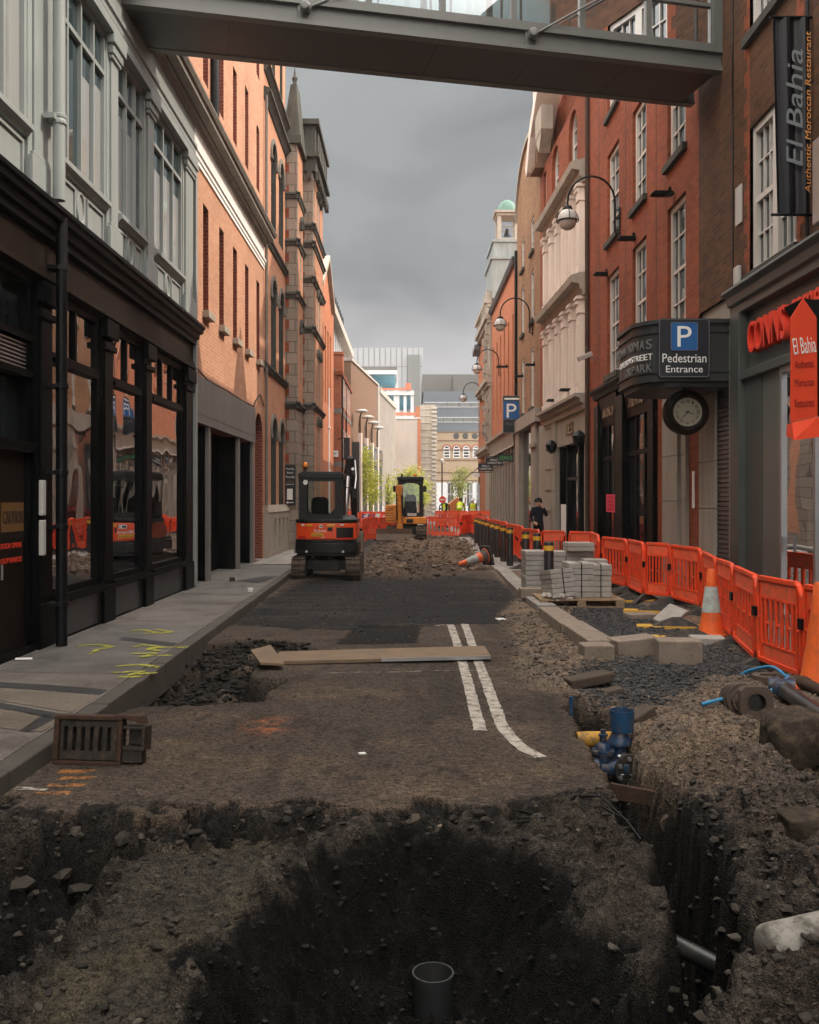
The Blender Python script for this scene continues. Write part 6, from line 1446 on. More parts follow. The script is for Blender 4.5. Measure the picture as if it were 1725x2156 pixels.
block_stack('block_stack', 'square strapped bundle of grey blocks in the middle of the pallet', sc(1220, 15.3), 15.45, .42, .6, 6, .095, .145, .03, 0, 1)
block_stack('block_stack', 'right-hand grey block bundle on the pallet next to the barriers', sc(1264, 15.3), 15.5, .36, .6, 6, .09, .145, -.03, 0, 1)
block_stack('block_stack', 'grey blocks stacked behind the pallet with a pale slab on top', sc(1190, 18), 18.2, 1.1, .6, 7, .10, .05, .02, 0, 0, 2)
block_stack('block_stack', 'two pale slabs laid on the top of the rear block stack', sc(1218, 18), 18.0, .52, .5, 2, .085, .76, .05)
block_stack('block_stack', 'low grey block row standing between the rear stack and the barriers', sc(1252, 17.4), 17.4, .42, .5, 6, .10, .04, -.04)
t = thing('sacking', 'crumpled pale plastic sheet bundled on the left end of the pallet', 'plastic sheet', (x0 + .2, 15.0, .15))
m = MB(); r_ = random.Random(3)
for k in range(10): m.obox((x0 + .05 + r_.random() * .45, 15.0 + r_.random() * .2, .15 + r_.random() * .06), (r_.uniform(.1, .22), r_.uniform(.08, .2), r_.uniform(.03, .09)), (r_.uniform(-.5, .5), r_.uniform(-.5, .5), r_.uniform(0, 3)))
m.build('sheet', 'concrete_pale', t, bevel=.02)
t = thing('kerb_stone', 'long pale kerb stone laid flat under the pallet edge', 'kerb stone', (2.3, 15.1, 0)); m = MB(); m.box(sc(1095, 16), 15.9, .05, sc(1150, 16), 16.2, .22); m.build('stone', 'kerb_stone', t, bevel=.012)
def stone(name, label, px, py, size, rz, tilt=(0, 0), z=0.0, mt='kerb_stone', cat='kerb stone', group='loose kerb stones', lift=0.0):
    x, y = G(px, py, z); t = thing(name, label, cat, (x, y, gz(x, y) + lift), group); t.rotation_euler = (R(tilt[0]), R(tilt[1]), R(rz))
    w, d, h = size; m = MB(); n = 6
    m.prism([(-w / 2, -.02), (w / 2, -.02), (w / 2, h), (-w / 2, h)], 'y', -d / 2, d / 2)
    o = m.build('stone', mt, bevel=.014); o.parent = t; return t
stone('kerb_stone', 'far pale kerb stone of the two laid end to end in the gravel', 1180, 1318, (.30, 1.9, .14), 1)
stone('kerb_stone', 'near pale kerb stone of the two laid end to end in the gravel', 1232, 1352, (.32, 1.7, .15), 2)
stone('kerb_stone', 'small square pale kerb stone left of the leaning kerb blocks', 1256, 1384, (.34, .3, .15), 3)
stone('kerb_stone', 'rough brown-topped kerb stone lying diagonally in the middle of the row', 1335, 1376, (.50, .34, .20), 10, (0, -4))
stone('kerb_stone', 'grey square-cut kerb stone nearest the blue pipework', 1428, 1396, (.46, .30, .24), -4)
stone('paving_slab', 'thin pale paving slab lying flat at the foot of the upright cone', 1490, 1352, (.40, .32, .075), -6, mt='block_grey', cat='paving slab')
stone('paving_slab', 'pale slab tipped on its corner on the yellow barrier feet', 1412, 1312, (.42, .30, .06), 35, (18, -28), mt='block_grey', cat='paving slab', lift=.08)
stone('paving_slab', 'flat grey slab lying on gravel in front of the barrier feet', 1350, 1298, (.45, .3, .07), 8, mt='kerb_stone', cat='paving slab')
stone('concrete_fragment', 'brown broken slab overhanging the top of the valve pit', 1240, 1450, (.42, .2, .07), 14, (0, -8), mt='old_slab', cat='broken slab', lift=.02)
stone('concrete_fragment', 'small broken block on the gravel right of the overhanging slab', 1290, 1464, (.18, .14, .07), 10, (0, -10), mt='old_slab', cat='broken slab')
stone('concrete_fragment', 'grey angular fragment leaning beside the blue valve cover pipe', 1352, 1520, (.22, .14, .09), 28, (0, -22), mt='old_slab', cat='broken slab')
def lump(name, label, c, s, mt, seed, cat, group=None, amp=.28):
    t = thing(name, label, cat, c, group); bm = bmesh.new(); bmesh.ops.create_icosphere(bm, subdivisions=5, radius=1)
    co = np.array([v.co[:] for v in bm.verts])
    n = fbm(co[:, 0] * 1.3 + co[:, 2] * .9 + 7, co[:, 1] * 1.3 + seed, seed, 4) * 1.6 + ridged(co[:, 0] * 3 + seed, co[:, 1] * 3 + co[:, 2] * 2, seed) * .18
    for v, k in zip(bm.verts, n): 
        d = v.co.normalized(); q = max(abs(d.x), abs(d.y), abs(d.z)); v.co = Vector((d.x * s[0], d.y * s[1], d.z * s[2])) / (q ** .5) * (1 + amp * k)
    me = bpy.data.meshes.new('lump'); bm.to_mesh(me); bm.free(); me.polygons.foreach_set('use_smooth', [True] * len(me.polygons)); me.materials.append(M[mt])
    o = bpy.data.objects.new('stone', me); COL.objects.link(o); o.parent = t; return t
x, y = G(1684, 1625, .02); lump('concrete_lump', 'large dark rounded lump of broken concrete at the right edge', (x + .02, y + .1, gz(x, y) + .15), (.20, .19, .18), 'lump_stone', 3, 'concrete lump')
x, y = G(1700, 1780); lump('concrete_lump', 'dark squarish stone half buried in the right soil bank', (x, y, gz(x, y) + .02), (.15, .12, .09), 'lump_stone', 9, 'concrete lump')

# ------------------------------------------------------------------ planks, gully grate and litter
t = thing('plank', 'long brown plywood board laid across the double white lines', 'board', (0, 9.9, 0))
a, b_, c, d = G(566, 1402), G(1034, 1392), G(1020, 1370), G(590, 1380)
m = MB(); m.hexa([(*a, .012), (*b_, .02), (*c, .02), (*d, .012), (*a, .045), (*b_, .058), (*c, .058), (*d, .045)]); m.build('board', 'plank_wood', t)
m = MB(); m.hexa([(b_[0] - .5 * (b_[0] - a[0]), b_[1] - .006 + .5 * (a[1] - b_[1]), .02), (b_[0], b_[1] - .006, .02), (b_[0], b_[1] - .002, .02), (b_[0] - .5 * (b_[0] - a[0]), b_[1] - .002 + .5 * (a[1] - b_[1]), .02), (b_[0] - .5 * (b_[0] - a[0]), b_[1] - .006 + .5 * (a[1] - b_[1]), .055), (b_[0], b_[1] - .006, .06), (b_[0], b_[1] - .002, .06), (b_[0] - .5 * (b_[0] - a[0]), b_[1] - .002 + .5 * (a[1] - b_[1]), .055)]); m.build('metal_edge', 'steel', t)
t = thing('plank', 'small brown board lying at the left end of the long board over the hole', 'board', (-1.6, 9.9, 0))
a, b_, c, d = G(548, 1398, .07), G(600, 1398, .07), G(570, 1366, .07), G(528, 1377, .07)
m = MB(); m.hexa([(*a, .06), (*b_, .05), (*c, .09), (*d, .09), (*a, .085), (*b_, .075), (*c, .115), (*d, .115)]); m.build('board', 'plank_wood', t)
t = thing('plank', 'rusty brown board bridging the narrow trench beside the asphalt edge', 'board', (1.4, 5.2, 0))
a, b_ = G(1305, 1664, -.12), G(1400, 1680, -.12); m = MB(); m.hexa([(a[0] - .05, a[1], -.18), (b_[0] + .03, b_[1], -.18), (b_[0] + .03, b_[1] + .04, -.18), (a[0] - .05, a[1] + .04, -.18), (a[0] - .05, a[1], -.08), (b_[0] + .03, b_[1], -.10), (b_[0] + .03, b_[1] + .04, -.10), (a[0] - .05, a[1] + .04, -.08)]); m.build('board', 'rust', t)
t = thing('plank', 'short brown timber edge showing at the rim of the dark pit', 'board', (0, 5.0, -.2))
a, b_ = G(822, 1756, -.2), G(976, 1764, -.2); m = MB(); m.hexa([(a[0], a[1], -.26), (b_[0], b_[1], -.26), (b_[0], b_[1] + .09, -.24), (a[0], a[1] + .09, -.24), (a[0], a[1], -.2), (b_[0], b_[1], -.2), (b_[0], b_[1] + .09, -.18), (a[0], a[1] + .09, -.18)]); m.build('board', 'plank_wood', t)
# upended gully frame with its slotted grate
def gully():
    x0, y0 = G(105, 1612); s = y0 / F; w, h = 150 * s, 103 * s
    t = thing('gully_grate', 'rusty cast iron drain grate and frame standing on its side by the kerb', 'drain grate', (x0 + w / 2, y0, 0))
    t.rotation_euler = (R(-7), 0, R(-6))
    X0, X1 = -w / 2, w / 2
    m = MB(); D = .09
    m.box(X0, 0, 0, X1, D, .028); m.box(X0, 0, h - .03, X1, D, h); m.box(X0, 0, .028, X0 + .035, D, h - .03); m.box(X1 - .03, 0, .028, X1, D, h - .03)
    o = m.build('frame', 'rust', bevel=.006); o.parent = t
    gx0, gx1, gz0, gz1 = X0 + .045, X1 - .035, .035, h - .037
    m = MB(); n = 6; bw = (gx1 - gx0) / (n * 2 + 1)
    P = PF(0.012); ops = []
    for k in range(n): a = gx0 + bw * (2 * k + .75); ops.append((a, a + bw * 1.0, gz0 + .055, gz1 - .035, bw * .5))
    wall(m, P, gx0, gx1, gz0, gz1, ops, rev=.04); m.box(gx0, .052, gz0, gx0 + .01, .06, gz1)
    for k in range(n + 1): a = gx0 + bw * (2 * k - .25) if k else gx0; b2 = gx0 + bw * (2 * k + .75) if k < n else gx1; m.box(max(gx0, a), .052, gz0, min(gx1, b2), .058, gz1)
    o = m.build('grate', 'cast_iron'); o.parent = t
    m = MB(); m.box(gx0, .07, gz0, gx1, .08, gz1); o = m.build('backing', 'pvc_black'); o.parent = t
    m = MB(); xe = X1 + 48 * s; h2 = h * .80
    m.box(X1, .02, .10, xe, .15, .125); m.box(X1, .02, h2 - .02, xe, .15, h2); m.box(xe - .022, .02, .125, xe, .15, h2 - .02); m.box(X1 - .0, .13, .125, xe - .022, .15, h2 - .02); m.box(X1, .03, .02, xe - .02, .12, .10)
    o = m.build('hinge_box', 'cast_iron', bevel=.005); o.parent = t
    m = MB(); m.hexa([(X1 - .05, .0, h - .002), (xe - .01, .03, h2 + .012), (xe - .01, .12, h2 + .012), (X1 - .05, .12, h - .002), (X1 - .05, .0, h + .012), (xe - .03, .03, h + .004), (xe - .03, .12, h + .004), (X1 - .05, .12, h + .012)])
    o = m.build('crust', 'rust', bevel=.006); o.parent = t
gully()
for px, py, w, d, h, lb, mt in ((527, 1247, .09, .06, .06, 'white cup lying on the pavement before the garage', 'paper'), (50, 1391, .16, .06, .012, 'white paper scrap at the foot of the caution doors', 'paper'), (763, 1588, .05, .03, .01, 'tiny white paper scrap on the middle of the asphalt', 'paper'), (489, 1224, .1, .07, .07, 'dark crushed can lying by the garage entrance', 'rust'), (1055, 1302, .14, .1, .015, 'white paper scrap on the brown dirt beside the lines', 'paper')):
    z = .13 if px < 600 and py < 1400 else 0; x, y = G(px, py, z); zz = z + .012 if z else gz(x, y)
    t = thing('litter', lb, 'litter', (x, y, zz)); m = MB(); m.obox((x, y, zz + h / 2), (w, d, h), (.1, .05, .4)); m.build('scrap', mt, t, bevel=.004)

# ------------------------------------------------------------------ pipework in the trench and pits
x, y = G(912, 2148, -.66); z = gz(x, y)
t = thing('standing_pipe', 'grey plastic pipe stub standing upright in the dark pit', 'pipe', (x, y, z))
m = MB(); m.lathe([(.088, -.25), (.094, .20), (.097, .21), (.097, .235), (.089, .235), (.080, -.2)], (x, y, z), 28, cap=False); m.build('pipe', 'pvc_grey', t, smooth=True)
x, y = G(1612, 2035, -.02); t = thing('clay_pipe', 'thick pale concrete pipe lying on the soil at the lower right edge', 'pipe', (x, y, 0))
m = MB(); a = Vector((x + .02, y + .02, gz(x, y) + .075)); dr = Vector((.93, .20, .10)).normalized(); m.tube([a - dr * .012, a, a + dr * .02, a + dr * 1.5], [.080, .094, .098, .102], 26)
m.build('pipe', 'clay_pipe', t, smooth=True)
x2, y2 = G(1590, 2040, -.05); t = thing('terracotta_shard', 'broken orange terracotta shard beside the pale concrete pipe', 'shard', (x2, y2, gz(x2, y2)))
m = MB(); m.obox((x2, y2, gz(x2, y2) + .03), (.07, .03, .06), (.4, .3, .5)); m.obox((x2 - .04, y2 - .03, gz(x2, y2) + .01), (.05, .04, .012), (.2, .5, .2)); m.build('shard', 'terracotta', t)
t = thing('buried_pipe', 'dark green pipe half buried across the deep lower trench', 'pipe', (1.6, 4.1, -.5))
a, b_ = G(1400, 1975, -.42), G(1560, 2070, -.42); m = MB(); m.tube([(a[0] - .08, a[1] + .05, -.40), (b_[0] + .1, b_[1] - .02, -.44)], .045, 14); m.build('pipe', 'pvc_black', t, smooth=True)
t = thing('buried_pipe', 'short brown crusted pipe half buried in the right trench wall below the valves', 'pipe', (1.7, 5.9, -.3))
pts = [G(px, py, -.16) for px, py in ((1338, 1618), (1362, 1660), (1400, 1715))]
m = MB(); m.tube([(px + .03, py, -.17 - .03 * k) for k, (px, py) in enumerate(pts)], .055, 16); m.build('pipe', 'old_pipe', t, smooth=True)
for k, off in enumerate((0, .02, .045)):
    t = thing('cable', 'thin black cable trailing over the broken pit edge beside the trench', 'cable', (.8, 5.1, -.1), 'cables over the pit edge'); m = MB()
    ps = [G(px, py + off * 300, -.1) for px, py in ((1090, 1742), (1150, 1738), (1210, 1734), (1265, 1742), (1320, 1765), (1350, 1795))]; m.tube([(px, py, gz(px, py) + .02 + off) for px, py in ps], .006, 6); m.build('strand', 'black_metal', t)
def valves():
    Y = 6.75; X = lambda px: (1285 + (px - 1285) * .86 - 862.5) * Y / F; Z = lambda py: EYE - .045 - (1590 + (py - 1590) * .86 - 1052) * Y / F
    t = thing('water_valve', 'blue cast iron water valve with a spindle and bolted flange in the trench', 'valve', (X(1268), Y, Z(1600)))
    m = MB(); c = (X(1268), Y, 0)
    m.lathe([(.0, Z(1512)), (.020, Z(1512)), (.020, Z(1522)), (.034, Z(1523)), (.034, Z(1528)), (.025, Z(1530)), (.025, Z(1543)), (.042, Z(1546)), (.058, Z(1555)), (.060, Z(1561)), (.084, Z(1562)), (.084, Z(1570)), (.060, Z(1572)), (.066, Z(1588)), (.060, Z(1604)), (.05, Z(1625))], c, 18)
    for k in range(6): w = k * math.pi / 3; m.lathe([(0, Z(1559)), (.012, Z(1559)), (.012, Z(1573)), (0, Z(1573))], (c[0] + .072 * math.cos(w), c[1] + .072 * math.sin(w), 0), 6)
    m.build('bonnet', 'blue_iron', t, smooth=True)
    m = MB(); m.lathe([(.0, -.09), (.075, -.09), (.08, -.05), (.06, -.03), (.06, .12), (.105, .12), (.105, .16), (0, .16)], (X(1270), Y - .02, Z(1604)), 20, 'x'); fo = m.build('flange', 'blue_iron', t, smooth=True)
    m = MB()
    for k in range(6): w = k * math.pi / 3 + .3; m.lathe([(0, .1), (.014, .1), (.014, .185), (0, .185)], (X(1270), Y - .02 + .082 * math.cos(w), Z(1604) + .082 * math.sin(w)), 6, 'x')
    m.build('bolt', 'steel', fo)
    t2 = thing('water_valve', 'taller blue valve capped by a wide blue plastic sleeve in the trench', 'valve', (X(1322), Y + .1, Z(1600)))
    m = MB(); c = (X(1322), Y + .1, 0)
    m.lathe([(.082, Z(1524)), (.092, Z(1472)), (.086, Z(1472)), (.076, Z(1520))], c, 22, cap=False); m.build('sleeve', 'blue_pipe', t2, smooth=True)
    m = MB(); m.lathe([(.055, Z(1520)), (.06, Z(1530)), (.085, Z(1545)), (.095, Z(1550)), (.095, Z(1556)), (.06, Z(1560)), (.06, Z(1590)), (.08, Z(1600)), (.05, Z(1640))], (X(1316), Y + .1, 0), 18); m.build('bonnet', 'blue_iron', t2, smooth=True)
    m = MB(); m.lathe([(.0, -.05), (.12, -.05), (.12, -.01), (.07, .0), (.07, .16), (0, .16)], (X(1330), Y - .06, Z(1605)), 20, 'y'); fo = m.build('flange', 'cast_iron', t2, smooth=True)
    m = MB()
    for k in range(7): w = k * 2 * math.pi / 7; m = MB(); m.lathe([(0, -.075), (.016, -.075), (.016, -.05), (0, -.05)], (X(1330) + .095 * math.cos(w), Y - .06, Z(1605) + .095 * math.sin(w)), 6, 'y'); m.build('bolt', 'steel', fo)
    t3 = thing('wrapped_pipe', 'yellow wrapped pipe crossing the trench behind the blue valves', 'pipe', (X(1265), Y + .2, Z(1552)))
    m = MB(); m.tube([(X(1215), Y + .18, Z(1553)), (X(1250), Y + .18, Z(1552)), (X(1310), Y + .2, Z(1553))], [.058, .06, .056], 14); m.build('pipe', 'yellow_wrap', t3, smooth=True)
    t4 = thing('marker_post', 'thin blue marker tube standing at the far tip of the trench', 'pipe', (X(1205), 7.9, 0))
    x, y = G(1204, 1500); m = MB(); m.tube([(x, y, -.2), (x - .005, y, .13)], .016, 10); m.lathe([(.016, .10), (.022, .10), (.022, .115), (.016, .115)], (x, y, 0), 10); m.build('tube', 'blue_pipe', t4, smooth=True)
valves()
def right_pipes():
    x, y = G(1595, 1525); g = gz(x, y); s = y / F
    t = thing('valve_surface_box', 'brown square concrete surface box lying on its side with a round opening', 'surface box', (x, y, g)); t.rotation_euler = (R(-4), 0, R(-8))
    m = MB(); h = .25; wall_ = [(-.125, .0), (.105, -.005), (.125, .03), (.125, .22), (.10, .25), (-.10, .25), (-.125, .22)]
    ring = [(.072 * math.cos(k * math.pi / 10), .125 + .072 * math.sin(k * math.pi / 10)) for k in range(20)]
    out = []
    for k in range(20):
        w = k * math.pi / 10; c_, s_ = math.cos(w), math.sin(w); q = max(abs(c_), abs(s_)); rr = .125 / (q ** .8); out.append((rr * c_, .125 + rr * s_))
    for k in range(20):
        a, b2, c2, d = ring[k], ring[(k + 1) % 20], out[(k + 1) % 20], out[k]
        m.hexa([(a[0], 0, a[1]), (b2[0], 0, b2[1]), (c2[0], 0, c2[1]), (d[0], 0, d[1]), (a[0], .10, a[1]), (b2[0], .10, b2[1]), (c2[0], .10, c2[1]), (d[0], .10, d[1])])
    o = m.build('frame', 'old_pipe'); o.parent = t
    m = MB(); m.lathe([(.0, .099), (.073, .099), (.073, .098)], (0, 0, .125), 20, 'y', cap=False); o = m.build('opening', 'pvc_black'); o.parent = t
    m = MB()
    for yy, r1 in ((.12, .118), (.17, .128), (.22, .118), (.27, .108)): m.lathe([(.05, yy), (r1, yy), (r1, yy + .035), (.05, yy + .035)], (-.03 - (yy - .1) * .55, 0, .125), 20, 'y')
    m.tube([(-.03, .1, .125), (-.14, .34, .12)], .095, 18); o = m.build('throat', 'old_pipe', smooth=True); o.parent = t
    t = thing('water_hose', 'bright blue water hose curling out past the brown surface box', 'hose', (x, y, g))
    ps = [(1478, 1500, .03), (1530, 1494, .05), (1575, 1496, .05), (1610, 1478, .05), (1640, 1462, .10), (1660, 1445, .13), (1655, 1430, .13), (1625, 1421, .10), (1580, 1421, .05), (1560, 1422, .03)]
    def sm(a): 
        o_ = []
        for k in range(len(a) - 1):
            p0, p1, p2, p3 = a[max(0, k - 1)], a[k], a[k + 1], a[min(len(a) - 1, k + 2)]
            for j in range(6):
                u = j / 6; o_.append(tuple(.5 * ((2 * p1[i]) + (-p0[i] + p2[i]) * u + (2 * p0[i] - 5 * p1[i] + 4 * p2[i] - p3[i]) * u * u + (-p0[i] + 3 * p1[i] - 3 * p2[i] + p3[i]) * u ** 3) for i in range(3)))
        o_.append(a[-1]); return o_
    w = [(*G(px, py, zz), zz) for px, py, zz in ps]; w = [(a, b2, gz(a, b2) + c2) for a, b2, c2 in w]
    m = MB(); m.tube(sm(w), .0155, 10); m.build('hose', 'blue_hose', t, smooth=True)
    x3, y3 = G(1618, 1448); t = thing('drain_ring', 'flat brown ring-shaped drain collar behind the blue hose', 'drain collar', (x3, y3, gz(x3, y3)))
    m = MB(); m.lathe([(.075, .0), (.145, .0), (.145, .05), (.075, .05), (.075, .0)], (x3, y3, gz(x3, y3) + .03), 22, cap=False); m.build('ring', 'old_pipe', t)
    for k, (p, q, r0, mt, lb) in enumerate((((1645, 1490), (1790, 1590), .062, 'pvc_black', 'fat black plastic pipe with a blue socket among the pipes at the right'), ((1640, 1530), (1740, 1580), .035, 'pvc_black', 'thin black pipe lying in front of the fat one at the right'), ((1690, 1468), (1800, 1530), .05, 'rust', 'rusty brown pipe lying behind the black pipes at the right'))):
        a, b2 = G(*p), G(*q); a, b2 = Vector((*a, gz(*a) + r0 + .02)), Vector((*b2, gz(*b2) + r0 + .02)); t = thing('pipe', lb, 'pipe', a)
        m = MB(); m.tube([a, b2], r0, 18, cap=False); m.tube([a, b2], r0 * .86, 18, cap=False); m.build('tube', mt, t, smooth=True)
        d = (b2 - a).normalized(); m = MB(); m.tube([a - d * .02, a, a + d * .10, a + d * .11], [r0 * 1.0, r0 * 1.18, r0 * 1.18, r0 * 1.02], 18, cap=False); m.build('socket', 'blue_iron' if k == 0 else mt, t, smooth=True)
    x4, y4 = G(1645, 1482); g4 = gz(x4, y4); t = thing('pipe_coupling', 'blue plastic pipe coupling lying under the hose', 'coupling', (x4, y4, g4))
    m = MB(); m.tube([(x4 - .1, y4 + .02, g4 + .06), (x4 + .1, y4 - .05, g4 + .06)], .065, 18, cap=False); m.tube([(x4 - .06, y4, g4 + .06), (x4 - .02, y4 - .01, g4 + .06)], .078, 18); m.build('coupling', 'blue_iron', t, smooth=True)
right_pipes()

# ------------------------------------------------------------------ excavators
def track(mb_b, x0, x1, y0, y1, zt):
    r = zt / 2; pts = []
    for k in range(9): w = math.pi / 2 + math.pi * k / 8; pts.append((y0 + r + r * math.cos(w), r + r * math.sin(w)))
    for k in range(9): w = -math.pi / 2 + math.pi * k / 8; pts.append((y1 - r + r * math.cos(w), r + r * math.sin(w)))
    mb_b.prism(pts, 'x', x0, x1)
    n = 34; per = []
    L_ = 2 * (y1 - y0 - 2 * r) + 2 * math.pi * r
    for k in range(n):
        s = L_ * k / n; a = y1 - y0 - 2 * r
        if s < a: p, t_ = (y0 + r + s, zt), 0
        elif s < a + math.pi * r: w = math.pi / 2 - (s - a) / r; p, t_ = (y1 - r + r * math.cos(w), r + r * math.sin(w)), w - math.pi / 2
        elif s < 2 * a + math.pi * r: p, t_ = (y1 - r - (s - a - math.pi * r), 0), math.pi
        else: w = -math.pi / 2 - (s - 2 * a - math.pi * r) / r; p, t_ = (y0 + r + r * math.cos(w), r + r * math.sin(w)), w - math.pi / 2
        for xa, xb, sh in ((x0, (x0 + x1) / 2 - .005, 0), ((x0 + x1) / 2 + .005, x1, .5)):
            if sh:
                pass
            mb_b.obox(((xa + xb) / 2, p[0], p[1]), ((xb - xa) * .96, .045, .05), (t_, 0, .18 if sh else -.18))
def rprism(w, z0, z1, r, n=5):            # rounded rectangle outline in (x, z)
    o = []
    for cx, cz, a0 in ((w[1] - r, z1 - r, 0), (w[0] + r, z1 - r, 90), (w[0] + r, z0 + r, 180), (w[1] - r, z0 + r, 270)):
        for k in range(n + 1): a = R(a0 + 90 * k / n); o.append((cx + r * math.cos(a), cz + r * math.sin(a)))
    return o
def cab_frame(t, x0, x1, y0, y1, z0, z1, mt='dig_black'):
    m = MB(); p = .09
    for x in (x0, x1 - p):
        for y in (y0, y1 - p): m.box(x, y, z0, x + p, y + p, z1 - .12)
    m.box(x0 - .01, y0 - .02, z1 - .16, x1 + .01, y1 + .05, z1 - .03); m.box(x0 + .05, y0 + .05, z1 - .03, x1 - .05, y1 - .05, z1)
    m.box(x0, y0, z0, x1, y1, z0 + .10)
    m.box(x0, y0, z0, x0 + .05, y1, z0 + .42); m.box(x1 - .05, (y0 + y1) / 2, z0, x1, y1, z0 + .5)
    return m
def red_digger():
    X, Y = sc(686, 20.3), 20.15; t = thing('excavator', 'red and black mini excavator seen from behind, parked on dark asphalt by the left kerb', 'excavator', (X, Y, 0))
    def add(m, nm, mt, par=None, **k):
        o = m.build(nm, mt, **k); o.parent = par or t; return o
    zg = gz(X, Y + .8); 
    for a, b_ in ((-.75, -.45), (.45, .75)):
        m = MB(); track(m, a, b_, .05, 1.95, .46); add(m, 'track', 'track_rubber')
        m = MB(); s = 1 if a > 0 else -1; m.lathe([(0, -.02), (.15, -.02), (.17, .0), (.15, .02), (0, .02)], ((b_ if s < 0 else a), .27, .23), 18, 'x'); m.lathe([(0, -.02), (.15, -.02), (.15, .02), (0, .02)], ((b_ if s < 0 else a), 1.72, .23), 18, 'x'); add(m, 'sprocket', 'iron_grey')
    m = MB(); m.box(-.45, .45, .18, .45, 1.6, .40); m.lathe([(.36, .38), (.36, .52)], (0, 1.0, 0), 20); m.box(-.30, .25, .16, .3, .45, .36); add(m, 'undercarriage', 'dig_black', bevel=.015)
    m = MB(); m.box(-.74, 2.1, .06, .74, 2.18, .42); m.box(-.4, 1.6, .2, -.3, 2.1, .28); m.box(.3, 1.6, .2, .4, 2.1, .28); add(m, 'dozer_blade', 'dig_black')
    def rear(w, z, bul):      # rounded rear outline (x, y)
        o = []
        for k in range(13): a = k / 12 * 2 - 1; o.append((a * w, .30 - bul * (1 - abs(a) ** 2.6)))
        return o + [(w, 1.5), (-w, 1.5)]
    m = MB(); m.prism([(x * .98, y) for x, y in rear(.67, 0, .16)], 'z', .50, .56); m.prism(rear(.70, 0, .20), 'z', .56, .80); m.prism(rear(.68, 0, .17), 'z', .80, .86); add(m, 'counterweight', 'dig_black', bevel=.02)
    m = MB()
    for x in (-.42, -.02, .38): m.lathe([(0, -.015), (.028, -.015), (.028, .02)], (x, .12 if abs(x) < .1 else .15, .60), 12, 'y')
    add(m, 'bolt', 'steel')
    m = MB(); m.prism(rear(.665, 0, .17), 'z', .86, 1.23); add(m, 'hood', 'dig_orange', bevel=.03)
    m = MB(); m.prism([(x, y - .012) for x, y in rear(.675, 0, .17)], 'z', 1.232, 1.31); m.hexa([(.30, .18, 1.31), (.66, .35, 1.31), (.64, 1.3, 1.31), (.3, 1.3, 1.31), (.32, .28, 1.40), (.58, .42, 1.38), (.56, 1.2, 1.38), (.32, 1.2, 1.40)]); add(m, 'hood_rim', 'dig_black', bevel=.02)
    Pr = lambda x, z, d: (x, .30 - .17 * (1 - min(1, abs(x / .665)) ** 2.6) + d, z)
    def patch(u0, u1, z0, z1, d, mt, nm, n=6, skew=0.0):
        m = MB()
        for k in range(n):
            a, b2 = u0 + (u1 - u0) * k / n, u0 + (u1 - u0) * (k + 1) / n
            m.hexa([Pr(a, z0, d), Pr(b2, z0, d), Pr(b2, z0, d + .03), Pr(a, z0, d + .03), Pr(a, z1, d), Pr(b2, z1, d), Pr(b2, z1, d + .03), Pr(a, z1, d + .03)])
        return add(m, nm, mt)
    patch(.235, .60, .90, 1.125, -.012, 'dig_black', 'grille')
    patch(-.60, -.44, .87, .94, -.014, 'tail_red', 'tail_light'); patch(.24, .55, .86, .905, -.014, 'tail_red', 'tail_light')
    patch(-.64, -.40, .845, .868, -.008, 'dig_black', 'lamp_surround'); patch(.17, .60, .84, .862, -.008, 'dig_black', 'lamp_surround')
    patch(.04, .15, 1.05, 1.13, -.012, 'dig_black', 'latch'); patch(.03, .16, .98, 1.0, -.014, 'dig_orange', 'latch_lip')
    patch(-.32, -.05, .935, 1.005, -.016, 'bollard_yellow', 'hire_plate'); patch(-.42, -.30, 1.155, 1.20, -.012, 'bollard_yellow', 'decal'); patch(.03, .20, 1.155, 1.20, -.012, 'bollard_yellow', 'decal'); patch(-.54, -.47, 1.16, 1.20, -.012, 'sign_white', 'decal'); patch(.32, .40, 1.17, 1.20, -.012, 'sign_white', 'decal')
    m = MB(); m.lathe([(0, -.002), (.038, -.002), (.038, .02)], Pr(-.10, 1.155, -.012), 16, 'y'); add(m, 'badge', 'sign_white')
    m = MB(); m.lathe([(0, -.002), (.020, -.002), (.020, .02)], Pr(-.095, 1.155, -.016), 16, 'y'); add(m, 'badge', 'dig_black')
    def tx(s, x, z, h, mt, w, sh=0):
        o = text(s, (x, Pr(x, z, -.02)[1], z), (1, 0, 0), (0, 0, 1), h, mt, t, width=w, shear=sh); 
        # text() works in world space: move into the local frame of the machine
        o.location = Vector(t.location) * 1.0
        return o
    tx('Kubota', -.12, 1.06, .07, 'sign_white', .27, .15); tx('Plant Master', -.185, .97, .035, 'dig_black', .23); tx('027', -.05, .905, .035, 'sign_white', .09)
    x0, x1, y0, y1, z0, z1 = -.60, .37, .22, 1.35, 1.30, 2.36
    m = cab_frame(t, x0, x1, y0, y1, z0, z1); w = rprism((x0 + .02, x1 - .02), z0 + .02, z1 - .10, .05)
    ops = [(-.42, .20, 1.42, 2.14)]
    wall(m, PF(y0 - .005), x0, x1, z0, z1 - .05, ops, rev=.05); m.prism([(-.42, 1.42), (-.30, 1.42), (-.42, 1.55)], 'y', y0 - .005, y0 + .04); m.prism([(.20, 1.42), (.08, 1.42), (.20, 1.56)], 'y', y0 - .005, y0 + .04); m.prism([(-.42, 2.14), (-.36, 2.14), (-.42, 2.08)], 'y', y0 - .005, y0 + .04)
    cb = add(m, 'cab', 'dig_black', bevel=.012)
